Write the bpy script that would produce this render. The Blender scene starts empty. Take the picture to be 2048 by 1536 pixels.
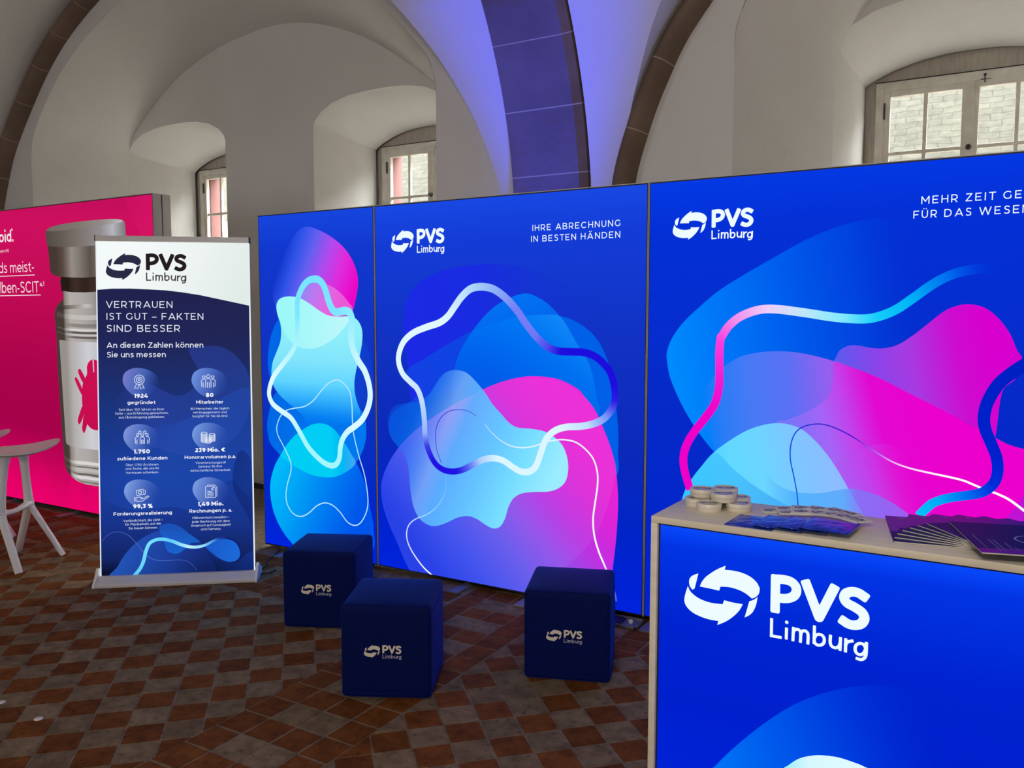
import bpy, bmesh, math, random
from mathutils import Vector, Matrix
from mathutils.geometry import tessellate_polygon
random.seed(7)
C = bpy.context.scene.collection
SC = bpy.context.scene
PI = math.pi
# ------------------------------------------------------------------ camera, sky, lights, exposure
EYE = 1.55
YAW, PITCH, ROLL, FPX = 0.5271, 0.0804, 0.0012, 1663.7
fw = Vector((-math.sin(YAW) * math.cos(PITCH), math.cos(YAW) * math.cos(PITCH), -math.sin(PITCH)))
rt = Vector((math.cos(YAW), math.sin(YAW), 0))
up = rt.cross(fw)
rt, up = rt * math.cos(ROLL) + up * math.sin(ROLL), up * math.cos(ROLL) - rt * math.sin(ROLL)
cam = bpy.data.cameras.new('camera')
cam.sensor_width = 36
cam.lens = FPX / 2048 * 36
cam.clip_start = 0.02
camo = bpy.data.objects.new('camera', cam)
camo.matrix_world = Matrix(((rt.x, up.x, -fw.x, 0), (rt.y, up.y, -fw.y, 0), (rt.z, up.z, -fw.z, EYE), (0, 0, 0, 1)))
C.objects.link(camo)
SC.camera = camo
w = bpy.data.worlds.new('sky')
SC.world = w
w.use_nodes = True
w.node_tree.nodes['Background'].inputs[0].default_value = (0.93, 0.96, 1.0, 1)
w.node_tree.nodes['Background'].inputs[1].default_value = 32
SC.view_settings.view_transform = 'Standard'
SC.view_settings.look = 'None'
SC.view_settings.gamma = 1
SC.view_settings.exposure = 0.0
SC.view_settings.use_curve_mapping = False
SC.cycles.transparent_max_bounces = 48
SC.cycles.max_bounces = 8
SC.cycles.diffuse_bounces = 6


def lamp(name, kind, loc, target, energy, color, **kw):
    d = bpy.data.lights.new(name, kind)
    d.energy = energy
    d.color = color
    for k, v in kw.items():
        setattr(d, k, v)
    o = bpy.data.objects.new(name, d)
    o.location = loc
    o.rotation_euler = (Vector(target) - Vector(loc)).to_track_quat('-Z', 'Y').to_euler()
    C.objects.link(o)
    return o


# blue stage light standing behind the backlit walls, aimed up at the arch
lamp('blue_uplight', 'SPOT', (-2.225, 4.155, 1.0), (-2.225, 3.85, 3.6), 500, (0.015, 0.05, 1.0), spot_size=0.80, spot_blend=1.0, shadow_soft_size=0.05)
# added fill lights on the far side of the hall, for assumed unseen windows
for lx, le in ((-5.6, 60), (0.9, 24)):
    lamp('hall_fill_light', 'AREA', (lx, -3.9, 1.9), (lx, 0, 1.9), le, (1.0, 0.98, 0.95), shape='RECTANGLE', size=1.3, size_y=2.0)
# added fill light from the right, brightening the faces turned that way
lamp('side_fill_light', 'AREA', (8.8, 1.6, 2.2), (0, 1.8, 2.0), 50, (1.0, 0.97, 0.93), shape='RECTANGLE', size=1.4, size_y=2.2)
# added warm fill light behind and above the camera, without any fixture
lamp('warm_fill_light', 'POINT', (-0.1, -0.7, 2.55), (0, 0, 0), 118, (1.0, 0.91, 0.78), shadow_soft_size=0.22)


# ------------------------------------------------------------------ helpers
def lin(c):
    c = c / 255.0
    return c / 12.92 if c <= 0.04045 else ((c + 0.055) / 1.055) ** 2.4


def rgb(r, g, b):
    return (lin(r), lin(g), lin(b))


def mat(name, color, rough=0.6, metal=0.0, spec=0.5):
    m = bpy.data.materials.new(name)
    m.use_nodes = True
    b = m.node_tree.nodes['Principled BSDF']
    b.inputs['Base Color'].default_value = (*color, 1)
    b.inputs['Roughness'].default_value = rough
    b.inputs['Metallic'].default_value = metal
    b.inputs['Specular IOR Level'].default_value = spec
    return m


def nodes(m):
    return m.node_tree.nodes, m.node_tree.links, m.node_tree.nodes['Principled BSDF']


def noise_mat(name, c1, c2, scale, rough=0.7, bump=0.0, bscale=None, detail=6, stretch=(1, 1, 1), metal=0.0, spec=0.5, lo=0.35, hi=0.65):
    m = mat(name, c1, rough, metal, spec)
    n, l, b = nodes(m)
    tc = n.new('ShaderNodeTexCoord')
    mp = n.new('ShaderNodeMapping')
    mp.inputs['Scale'].default_value = stretch
    l.new(tc.outputs['Object'], mp.inputs[0])
    t = n.new('ShaderNodeTexNoise')
    t.inputs['Scale'].default_value = scale
    t.inputs['Detail'].default_value = detail
    l.new(mp.outputs[0], t.inputs['Vector'])
    r = n.new('ShaderNodeValToRGB')
    r.color_ramp.elements[0].position = lo
    r.color_ramp.elements[1].position = hi
    r.color_ramp.elements[0].color = (*c1, 1)
    r.color_ramp.elements[1].color = (*c2, 1)
    l.new(t.outputs['Fac'], r.inputs[0])
    l.new(r.outputs[0], b.inputs['Base Color'])
    if bump:
        t2 = n.new('ShaderNodeTexNoise')
        t2.inputs['Scale'].default_value = bscale or scale * 4
        t2.inputs['Detail'].default_value = 5
        l.new(mp.outputs[0], t2.inputs['Vector'])
        bp = n.new('ShaderNodeBump')
        bp.inputs['Strength'].default_value = bump
        bp.inputs['Distance'].default_value = 0.02
        l.new(t2.outputs['Fac'], bp.inputs['Height'])
        l.new(bp.outputs[0], b.inputs['Normal'])
    return m


def tag(o, label=None, cat=None, group=None, kind=None):
    if label: o['label'] = label
    if cat: o['category'] = cat
    if group: o['group'] = group
    if kind: o['kind'] = kind
    return o


def thing(name, label, cat, loc=(0, 0, 0), rz=0.0, group=None, kind=None):
    o = bpy.data.objects.new(name, None)
    o.empty_display_size = 0.05
    C.objects.link(o)
    o.location = loc
    o.rotation_euler = (0, 0, rz)
    return tag(o, label, cat, group, kind)


def inv_of(o):
    m = Matrix.Identity(4)
    while o is not None:
        m = (Matrix.Translation(o.location) @ o.rotation_euler.to_matrix().to_4x4()) @ m
        o = o.parent
    return m.inverted()


class MB:
    """collects vertices, faces, material slots and colours for one mesh object"""
    def __init__(s):
        s.v, s.f, s.mi, s.c, s.sm = [], [], [], [], []

    def add(s, vs, fs, mi=0, cols=None, smooth=False):
        o = len(s.v)
        s.v += [tuple(v) for v in vs]
        s.c += cols if cols else [(1, 1, 1, 1)] * len(vs)
        for f in fs:
            s.f.append(tuple(i + o for i in f))
            s.mi.append(mi)
            s.sm.append(smooth)
        return s

    def quad(s, a, b, c, d, mi=0):
        return s.add([a, b, c, d], [(0, 1, 2, 3)], mi)

    def grid(s, rows, mi=0, smooth=True, close_u=False, close_v=False):
        n, m = len(rows), len(rows[0])
        fs = []
        for i in range(n if close_u else n - 1):
            for j in range(m if close_v else m - 1):
                fs.append((i * m + j, i * m + (j + 1) % m, ((i + 1) % n) * m + (j + 1) % m, ((i + 1) % n) * m + j))
        return s.add([p for r in rows for p in r], fs, mi, None, smooth)

    def box(s, lo, hi, bev=0.0, mi=0, M=None, seg=2, smooth=True):
        bm = bmesh.new()
        bmesh.ops.create_cube(bm, size=1)
        for v in bm.verts:
            v.co = Vector([(lo[i] + hi[i]) / 2 + v.co[i] * (hi[i] - lo[i]) for i in range(3)])
        if bev > 0:
            bmesh.ops.bevel(bm, geom=bm.edges[:], offset=bev, segments=seg, profile=0.5, affect='EDGES')
        return s.bm(bm, mi, M, smooth and bev > 0)

    def bm(s, bm, mi=0, M=None, smooth=False):
        bm.verts.index_update()
        vs = [(M @ v.co) if M else v.co.copy() for v in bm.verts]
        fs = [tuple(v.index for v in f.verts) for f in bm.faces]
        bm.free()
        return s.add(vs, fs, mi, None, smooth)

    def tube(s, pts, rad, n=10, mi=0, caps=True, flat=None):
        pts = [Vector(p) for p in pts]
        rads = rad if isinstance(rad, (list, tuple)) else [rad] * len(pts)
        rows = []
        ref = None
        for i, p in enumerate(pts):
            t = (pts[min(i + 1, len(pts) - 1)] - pts[max(i - 1, 0)]).normalized()
            if ref is None:
                ref = Vector((0, 0, 1)) if abs(t.z) < 0.9 else Vector((1, 0, 0))
            a = t.cross(ref).normalized()
            b = a.cross(t).normalized()
            ref = b
            ra, rb = rads[i] if isinstance(rads[i], (list, tuple)) else (rads[i], rads[i])
            rows.append([p + a * math.cos(2 * PI * k / n) * ra + b * math.sin(2 * PI * k / n) * rb for k in range(n)])
        s.grid(rows, mi, True, False, True)
        if caps:
            s.add(rows[0], [tuple(range(n))], mi)
            s.add(rows[-1], [tuple(reversed(range(n)))], mi)
        return s

    def lathe(s, prof, n=40, mi=0, M=None):
        rows = [[(r * math.cos(2 * PI * k / n), r * math.sin(2 * PI * k / n), z) for k in range(n)] for r, z in prof]
        if M: rows = [[M @ Vector(p) for p in r] for r in rows]
        return s.grid(rows, mi, True, False, True)

    def build(s, name, mats, parent=None, angle=None):
        me = bpy.data.meshes.new(name)
        vs = s.v
        if parent is not None:
            M = inv_of(parent)
            vs = [tuple(M @ Vector(v)) for v in vs]
        me.from_pydata(vs, [], s.f)
        if not isinstance(mats, (list, tuple)): mats = [mats]
        for m in mats: me.materials.append(m)
        me.polygons.foreach_set('material_index', s.mi)
        me.polygons.foreach_set('use_smooth', s.sm)
        if any(c != (1, 1, 1, 1) for c in s.c):
            at = me.color_attributes.new('Col', 'FLOAT_COLOR', 'POINT')
            at.data.foreach_set('color', [x for c in s.c for x in c])
        me.update()
        if angle is not None:
            me.set_sharp_from_angle(angle=angle)
        o = bpy.data.objects.new(name, me)
        C.objects.link(o)
        if parent is not None: o.parent = parent
        return o


def recalc(o):
    bm = bmesh.new()
    bm.from_mesh(o.data)
    bmesh.ops.recalc_face_normals(bm, faces=bm.faces)
    bm.to_mesh(o.data)
    bm.free()
    return o


def copy_tree(o, parent=None):
    c = o.copy()
    C.objects.link(c)
    if parent is not None: c.parent = parent
    for ch in o.children: copy_tree(ch, c)
    return c


def spline(pts, closed, n=6):
    P = [Vector((p[0], p[1])) for p in pts]
    N = len(P)
    out = []
    for i in range(N if closed else N - 1):
        if closed:
            a, b, c, d = P[(i - 1) % N], P[i], P[(i + 1) % N], P[(i + 2) % N]
        else:
            a, b, c, d = P[max(i - 1, 0)], P[i], P[i + 1], P[min(i + 2, N - 1)]
        # centripetal parametrisation keeps uneven control points smooth
        t0 = 0.0
        t1 = t0 + max((b - a).length, 1e-6) ** 0.5
        t2 = t1 + max((c - b).length, 1e-6) ** 0.5
        t3 = t2 + max((d - c).length, 1e-6) ** 0.5
        m1 = (c - a) / (t2 - t0) if t2 - t0 > 1e-4 else Vector((0, 0))
        m2 = (d - b) / (t3 - t1) if t3 - t1 > 1e-4 else Vector((0, 0))
        h = t2 - t1
        for k in range(n):
            u = k / n
            out.append(b * (2 * u**3 - 3 * u**2 + 1) + m1 * h * (u**3 - 2 * u**2 + u) + c * (-2 * u**3 + 3 * u**2) + m2 * h * (u**3 - u**2))
    if not closed: out.append(P[-1])
    return out


def stops_at(st, t):
    if t <= st[0][0]: return st[0][1:]
    for a, b in zip(st, st[1:]):
        if t <= b[0]:
            k = (t - a[0]) / max(b[0] - a[0], 1e-9)
            return tuple(x + (y - x) * k for x, y in zip(a[1:], b[1:]))
    return st[-1][1:]


def tocol(c):
    return (lin(c[0]), lin(c[1]), lin(c[2]), c[3] if len(c) > 3 else 1.0)


def clip_bm(bm, rect):
    x0, z0, x1, z1 = rect
    for co, no in (((x0, 0, 0), (-1, 0, 0)), ((x1, 0, 0), (1, 0, 0)), ((0, z0, 0), (0, -1, 0)), ((0, z1, 0), (0, 1, 0))):
        g = bm.verts[:] + bm.edges[:] + bm.faces[:]
        bmesh.ops.bisect_plane(bm, geom=g, plane_co=co, plane_no=no, clear_outer=True)


def draw_fill(mb, pts, st, g, straight, rect, place, off):
    P = [Vector((p[0], p[1], 0)) for p in pts] if straight else [Vector((p.x, p.y, 0)) for p in spline(pts, True)]
    bm = bmesh.new()
    vs = [bm.verts.new(p) for p in P]
    for t in tessellate_polygon([P]):
        try: bm.faces.new([vs[i] for i in t])
        except ValueError: pass
    if rect: clip_bm(bm, rect)
    g0, g1 = Vector((*g[0], 0)), Vector((*g[1], 0))
    d = g1 - g0
    # emission is linear light while the stops are display values: split each span so it stays even
    ts = []
    for a, b in zip(st, st[1:]):
        n = 4 if any(abs(x - y) > 25 for x, y in zip(a[1:4], b[1:4])) else 1
        ts += [a[0] + (b[0] - a[0]) * k / n for k in range(n)]
    ts.append(st[-1][0])
    for t in ts:
        bmesh.ops.bisect_plane(bm, geom=bm.verts[:] + bm.edges[:] + bm.faces[:], plane_co=g0 + d * t, plane_no=d.normalized())
    bmesh.ops.triangulate(bm, faces=bm.faces[:])
    bm.verts.index_update()
    cols = [tocol(stops_at(st, (v.co - g0).dot(d) / d.length_squared)) for v in bm.verts]
    mb.add([place(v.co.x, v.co.y, off) for v in bm.verts], [tuple(v.index for v in f.verts) for f in bm.faces], 0, cols)
    bm.free()


def draw_stroke(mb, pts, wd, st, closed, rect, place, off, straight=False):
    S = [Vector(p) for p in pts] if straight else spline(pts, closed, 7)
    if closed: S.append(S[0].copy())
    L = [0.0]
    for a, b in zip(S, S[1:]): L.append(L[-1] + (b - a).length)
    T = L[-1] or 1
    bm = bmesh.new()
    lay = bm.verts.layers.float_color.new('c')
    prev = None
    N = len(S)
    for i, p in enumerate(S):
        if closed:
            t = S[(i + 1) % (N - 1)] - S[(i - 1) % (N - 1)]
        else:
            t = S[min(i + 1, N - 1)] - S[max(i - 1, 0)]
        t = t.normalized() if t.length > 1e-9 else Vector((1, 0))
        n = Vector((-t.y, t.x))
        k = L[i] / T
        ww = (stops_at(wd, k)[0] if isinstance(wd, list) else wd) / 2
        a, b = bm.verts.new((*(p + n * ww), 0)), bm.verts.new((*(p - n * ww), 0))
        a[lay] = b[lay] = tocol(stops_at(st, k))
        if prev: bm.faces.new((prev[0], prev[1], b, a))
        prev = (a, b)
    if rect: clip_bm(bm, rect)
    bm.verts.index_update()
    mb.add([place(v.co.x, v.co.y, off) for v in bm.verts], [tuple(v.index for v in f.verts) for f in bm.faces], 0, [tuple(v[lay]) for v in bm.verts])
    bm.free()


def draw_art(art, rect, place, step=0.00012):
    mb = MB()
    for i, it in enumerate(art):
        if it[0] == 'F': draw_fill(mb, it[1], it[2], it[3], it[4], rect, place, i * step)
        else: draw_stroke(mb, it[1], it[2], it[3], it[4], rect, place, i * step)
    return mb


def disc(mb, p, r, place, off, col):
    mb.add([place(p[0] + r * math.cos(2 * PI * k / 20), p[1] + r * math.sin(2 * PI * k / 20), off) for k in range(20)], [tuple(range(20))], 0, [tocol(col)] * 20)


def round_stroke(mb, pts, wd, place, off, col, n=5, ends=(1, 1)):
    """one letter stroke with slightly rounded square ends"""
    S = [Vector(p) for p in pts] if len(pts) == 2 else spline(pts, False, n)
    if (S[0] - S[-1]).length < wd * 0.4 and len(pts) == 2: return disc(mb, S[0], wd * 0.58, place, off, col)
    draw_stroke(mb, S, wd, [(0,) + col, (1,) + col], False, None, place, off, True)
    for e, p, q in ((ends[0], S[0], S[1]), (ends[1], S[-1], S[-2])):
        if not e: continue
        d = (p - q).normalized()
        m = Vector((-d.y, d.x))
        r, w = 0.20 * wd, wd / 2
        ring = [p - m * w - d * r, p - m * w + d * (w - r)]
        for c, a0 in ((p - m * (w - r) + d * (w - r), -90), (p + m * (w - r) + d * (w - r), 0)):
            for k in range(5):
                a = math.radians(a0 + 90 * k / 4)
                ring.append(c + d * r * math.cos(a) + m * r * math.sin(a))
        ring += [p + m * w - d * r]
        mb.add([place(v.x, v.y, off + 0.00004) for v in ring], [tuple(range(len(ring)))], 0, [tocol(col)] * len(ring))


def round_runs(pts, lim=0.62):
    """closed outline with its sharp corners kept and the runs between them smoothed"""
    P = [Vector(p) for p in pts]
    N = len(P)
    cor = []
    for i in range(N):
        a, b = (P[i] - P[i - 1]).normalized(), (P[(i + 1) % N] - P[i]).normalized()
        if a.angle(b) > lim: cor.append(i)
    if len(cor) < 2: return spline(P, True, 4)
    out = []
    for k, i in enumerate(cor):
        j = cor[(k + 1) % len(cor)]
        run = [P[(i + m) % N] for m in range(((j - i) % N) + 1)]
        out += spline(run, False, 4)[:-1] if len(run) > 2 else run[:-1]
    return out


def logo(mb, x, z, W, place, off, col, col2=None, col3=None):
    col2 = col2 or col
    col3 = col3 or col2
    for part in LOGO_EMBLEM:
        draw_fill(mb, [(x + a * W, z + b * W) for a, b in round_runs(part)], [(0,) + col, (1,) + col], ((x, z), (x + W, z)), True, None, place, off)
    for i, s in enumerate(LOGO_BOLD):
        P = [(x + a * W, z + b * W) for a, b in s]
        for q, e in ([(P[:2], (1, 0)), (P[1:], (0, 1))] if i == 2 else [(P, (0, 0) if i == 1 else (1, 1))]):
            round_stroke(mb, q, LOGO_W[0] * W, place, off + 0.0001 * (i + (q[0] != P[0])), col2, 5, e)
        if i == 2: disc(mb, P[1], LOGO_W[0] * W / 2, place, off + 0.0004, col2)
    for i, s in enumerate(LOGO_LIGHT):
        P = [(x + a * W, z + b * W) for a, b in s]
        for q in ([P[:2], P[1:]] if i == 0 else [P]): round_stroke(mb, q, LOGO_W[1] * W, place, off + 0.0001 * (i % 4 + 5 * (q[0] != P[0])), col3)
    return mb


# a plain geometric sans drawn from strokes: cap height 1, stroke width t
def bow(cx, cy, rx, ry, a0, a1, n=0):
    n = n or max(4, int(abs(a1 - a0) / 15))
    return [(cx + rx * math.cos(math.radians(a0 + (a1 - a0) * k / n)), cy + ry * math.sin(math.radians(a0 + (a1 - a0) * k / n))) for k in range(n + 1)]


def oval(cx, cy, rx, ry):
    return bow(cx, cy, rx, ry, 0, 360, 28)


def glyph(ch, t):
    h = t / 2
    X = 0.745
    m = X / 2
    if ch in 'ÄÖÜäöü':
        base = {'Ä': 'A', 'Ö': 'O', 'Ü': 'U', 'ä': 'a', 'ö': 'o', 'ü': 'u'}[ch]
        S, W = glyph(base, t)
        y = 1.2 if ch in 'ÄÖÜ' else 0.97
        d = max(0.15, t * 0.95)
        return S + [[(W / 2 - d - h, y), (W / 2 - d + h, y)], [(W / 2 + d - h, y), (W / 2 + d + h, y)]], W
    vs = lambda x, a=0.0, b=1.0: [(x, a), (x, b)]
    hs = lambda y, a, b: [(a, y), (b, y)]
    if ch == ' ': return [], 0.22
    if ch == 'A':
        W = 1.04
        return [[(h * 1.1, 0), (W / 2 + h * 0.2, 1)], [(W / 2 - h * 0.2, 1), (W - h * 1.1, 0)], hs(0.29, 0.2, W - 0.2)], W
    if ch == 'B':
        return [vs(h), hs(1 - h, 0, 0.46), [(0.44, 1 - h)] + bow(0.46, 0.755, 0.24, 0.245 - h, 90, -90)[0:], hs(0.52, 0, 0.5), bow(0.49, 0.265, 0.27, 0.265 - h + 0.0, 90, -90), hs(h, 0, 0.5), hs(0.53 - 0.0, 0, 0.5)], 0.8
    if ch == 'C': return [bow(0.5, 0.5, 0.5 - h, 0.5 - h, 42, 318)], 0.93
    if ch == 'D': return [vs(h), hs(1 - h, 0, 0.42), hs(h, 0, 0.42), bow(0.41, 0.5, 0.49 - h, 0.5 - h, 90, -90)], 0.92
    if ch == 'E': return [vs(h), hs(1 - h, 0, 0.7), hs(0.505, 0, 0.62), hs(h, 0, 0.72)], 0.73
    if ch == 'F': return [vs(h), hs(1 - h, 0, 0.7), hs(0.47, 0, 0.62)], 0.7
    if ch == 'G': return [bow(0.5, 0.5, 0.5 - h, 0.5 - h, 42, 325), vs(0.9 - h, 0.13, 0.5)], 0.95
    if ch == 'H': return [vs(h), vs(0.8 - h), hs(0.505, h, 0.8 - h)], 0.8
    if ch == 'I': return [vs(h)], t
    if ch == 'J': return [hs(1 - h, 0.1, 0.5), vs(0.5 - h, 0.3, 1), bow(0.25, 0.3, 0.25 - h, 0.3 - h, 0, -140)], 0.5
    if ch == 'K': return [vs(h), [(h, 0.28), (0.72, 1)], [(0.28, 0.5), (0.78, 0)]], 0.8
    if ch == 'L': return [vs(h), hs(h, 0, 0.66)], 0.66
    if ch == 'M': return [vs(h), vs(0.98 - h), [(h * 0.8, 1 - h * 0.3), (0.5, 0.3)], [(0.48, 0.3), (0.98 - h * 0.8, 1 - h * 0.3)]], 0.98
    if ch == 'N': return [vs(h), vs(0.82 - h), [(h * 0.7, 1 - h * 0.3), (0.82 - h * 0.7, h * 0.3)]], 0.82
    if ch == 'O': return [oval(0.54, 0.5, 0.54 - h, 0.5 - h)], 1.08
    if ch == 'P': return [vs(h), hs(1 - h, 0, 0.42), bow(0.41, 0.655, 0.345 - h, 0.345 - h, 90, -90), hs(0.31 + h, 0, 0.42)], 0.76
    if ch == 'R': return [vs(h), hs(1 - h, 0, 0.42), bow(0.41, 0.655, 0.345 - h, 0.345 - h, 90, -90), hs(0.31 + h, 0, 0.42), [(0.42, 0.33), (0.70, 0)]], 0.77
    if ch == 'S':
        return [spl([(0.63, 0.83), (0.52, 0.93 - h * 0.2), (0.36, 1 - h), (0.18, 0.93 - h * 0.3), (0.10 + h * 0.3, 0.76), (0.18, 0.60), (0.36, 0.52), (0.55, 0.44), (0.64 - h * 0.2, 0.27), (0.56, 0.09 + h * 0.3), (0.36, h), (0.18, 0.05 + h * 0.6), (0.07, 0.15)])], 0.7
    if ch == 'T': return [hs(1 - h, 0, 0.78), vs(0.39)], 0.78
    if ch == 'U': return [vs(h, 0.38), vs(0.78 - h, 0.38), bow(0.39, 0.39, 0.39 - h, 0.39 - h, 180, 360)], 0.78
    if ch == 'V': return [[(h, 1), (0.48, 0)], [(0.46, 0), (0.94 - h, 1)]], 0.94
    if ch == 'W': return [[(h, 1), (0.40, 0)], [(0.38, 0), (0.735, 1)], [(0.715, 1), (1.08, 0)], [(1.06, 0), (1.46 - h, 1)]], 1.46
    if ch == 'Z': return [hs(1 - h, 0.04, 0.74), hs(h, 0, 0.76), [(0.06, h), (0.70, 1 - h)]], 0.76
    # small letters
    if ch == 'a': return [vs(0.58 - h, 0, 0.45), bow(0.31, 0.45, 0.27 - h, X - 0.45 - h, 0, 150), bow(0.27, 0.21, 0.27 - h, 0.21 - h * 0.6, 90, 270), hs(0.42 - h * 0.6, 0.27, 0.55), [(0.27, h * 0.55), (0.44, 0.06 + h * 0.5), (0.55, 0.2)]], 0.58
    if ch == 'b': return [vs(h, 0, 1.05), oval(0.35, m, 0.35 - h, m - h)], 0.7
    if ch == 'c': return [bow(m, m, m - h, m - h, 45, 315)], 0.65
    if ch == 'd': return [vs(0.7 - h, 0, 1.05), oval(0.35, m, 0.35 - h, m - h)], 0.7
    if ch == 'e': return [hs(m - h * 0.2, h, 0.7 - h), bow(0.36, m, 0.36 - h, m - h, -5, 315)], 0.72
    if ch == 'f': return [vs(0.2, 0, 0.82), bow(0.2 + 0.2, 0.82, 0.2, 0.23 - h, 180, 75), hs(X - h, 0, 0.42)], 0.42
    if ch == 'g': return [vs(0.7 - h, 0, X), oval(0.35, m, 0.35 - h, m - h), bow(0.34, 0.02, 0.36 - h, 0.30 - h, 0, -140)], 0.7
    if ch == 'h': return [vs(h, 0, 1.05), bow(0.32, X - 0.32, 0.32 - h, 0.32 - h, 0, 175), vs(0.64 - h, 0, X - 0.32)], 0.64
    if ch == 'i': return [vs(h, 0, X), vs(h, 0.93, 0.93 + t * 1.1)], t
    if ch == 'j': return [vs(0.12 + h, 0.0, X), vs(0.12 + h, 0.93, 0.93 + t * 1.1), bow(-0.05, 0.0, 0.17 + h, 0.24, 0, -80)], 0.12 + t
    if ch == 'k': return [vs(h, 0, 1.05), [(h, 0.2), (0.56, X)], [(0.24, 0.42), (0.6, 0)]], 0.6
    if ch == 'l': return [vs(h, 0, 1.05)], t
    if ch == 'm': return [vs(h, 0, X), bow(0.29, X - 0.29, 0.29 - h, 0.29 - h, 0, 170), vs(0.58 - h, 0, X - 0.29), bow(0.87 - t, X - 0.29, 0.29 - h, 0.29 - h, 0, 170), vs(1.16 - t - h, 0, X - 0.29)], 1.16 - t
    if ch == 'n': return [vs(h, 0, X), bow(0.32, X - 0.32, 0.32 - h, 0.32 - h, 0, 170), vs(0.64 - h, 0, X - 0.32)], 0.64
    if ch == 'o': return [oval(m, m, m - h, m - h)], X
    if ch == 'p': return [vs(h, -0.28, X), oval(0.35, m, 0.35 - h, m - h)], 0.7
    if ch == 'r': return [vs(h, 0, X), bow(0.36, X - 0.30, 0.36 - h, 0.30 - h, 170, 90)], 0.4
    if ch == 's': return [spl([(0.50, 0.61), (0.40, 0.69 - h * 0.3), (0.28, X - h), (0.14, 0.70 - h * 0.5), (0.09 + h * 0.2, 0.56), (0.15, 0.45), (0.28, 0.385), (0.42, 0.33), (0.51 - h * 0.3, 0.20), (0.42, 0.06 + h * 0.4), (0.28, h), (0.14, 0.04 + h * 0.5), (0.05, 0.12)])], 0.54
    if ch == 't': return [vs(0.2, 0.22, 0.92), bow(0.4, 0.22, 0.2, 0.22 - h, 180, 285), hs(X - h, 0, 0.44)], 0.45
    if ch == 'u': return [vs(h, 0.32, X), vs(0.64 - h, 0, X), bow(0.32, 0.32, 0.32 - h, 0.32 - h, 180, 350)], 0.64
    if ch == 'v': return [[(h * 0.8, X), (0.335, 0)], [(0.315, 0), (0.65 - h * 0.8, X)]], 0.65
    if ch == 'w': return [[(h * 0.8, X), (0.29, 0)], [(0.27, 0), (0.525, X)], [(0.505, X), (0.76, 0)], [(0.74, 0), (1.03 - h * 0.8, X)]], 1.03
    if ch == 'z': return [hs(X - h, 0.02, 0.54), hs(h, 0, 0.56), [(0.05, h), (0.5, X - h)]], 0.56
    # figures and signs
    if ch == '0': return [oval(0.38, 0.5, 0.38 - h, 0.5 - h)], 0.76
    if ch == '1': return [vs(0.32 - h), hs(1 - h, 0, 0.32 - h)], 0.34
    if ch == '2': return [bow(0.33, 0.68, 0.31 - h, 0.32 - h, 150, -30), [(0.33 + (0.31 - h) * 0.87, 0.68 - (0.32 - h) * 0.5), (0.08, h)], hs(h, 0, 0.66)], 0.66
    if ch == '3': return [hs(1 - h, 0.05, 0.6), [(0.58, 1 - h), (0.32, 0.6)], bow(0.30, 0.31, 0.33 - h, 0.31 - h, 100, -150)], 0.64
    if ch == '4': return [[(0.5, 1), (0.06, 0.28)], hs(0.27, 0, 0.8), vs(0.57, 0, 0.5)], 0.8
    if ch == '5': return [hs(1 - h, 0.1, 0.6), [(0.14, 1 - h), (0.11, 0.55)], hs(0.60 - h, 0.08, 0.32), bow(0.30, 0.31, 0.33 - h, 0.31 - h, 85, -150)], 0.64
    if ch == '6': return [oval(0.35, 0.33, 0.35 - h, 0.33 - h), bow(0.45, 0.45, 0.45 - h, 0.55 - h, 180, 80)], 0.7
    if ch == '7': return [hs(1 - h, 0.02, 0.68), vs(0.02 + h, 0.76, 1), [(0.64, 1 - h), (0.24, 0)]], 0.68
    if ch == '8': return [oval(0.36, 0.26, 0.36 - h, 0.26 - h * 0.7), oval(0.36, 0.75, 0.31 - h, 0.25 - h * 0.7)], 0.72
    if ch == '9': return [oval(0.35, 0.67, 0.35 - h, 0.33 - h), bow(0.25, 0.55, 0.45 - h, 0.55 - h, 0, -100)], 0.7
    if ch == '.': return [vs(h, 0, t * 1.15)], t
    if ch == ',': return [[(h + 0.03, t * 1.1), (h - 0.04, -0.16)]], t
    if ch == '-': return [hs(0.36, 0, 0.32)], 0.32
    if ch == '–': return [hs(0.38, 0, 0.66)], 0.66
    if ch == '%': return [oval(0.2, 0.76, 0.2 - h * 0.7, 0.24 - h * 0.7), oval(0.72, 0.24, 0.2 - h * 0.7, 0.24 - h * 0.7), [(0.2, 0), (0.72, 1)]], 0.92
    if ch == '€': return [bow(0.55, 0.5, 0.45 - h, 0.5 - h, 45, 315), hs(0.6, 0, 0.55), hs(0.4, 0, 0.55)], 0.9
    if ch == '®': return [oval(0.5, 0.5, 0.45, 0.45)] + [[(0.5 + (x - 0.38) * 0.5, 0.5 + (y - 0.5) * 0.5) for x, y in s] for s in glyph('R', t)[0]], 1.0
    return [], 0.4


def spl(p):
    return [(v.x, v.y) for v in spline(p, False, 4)]


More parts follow.
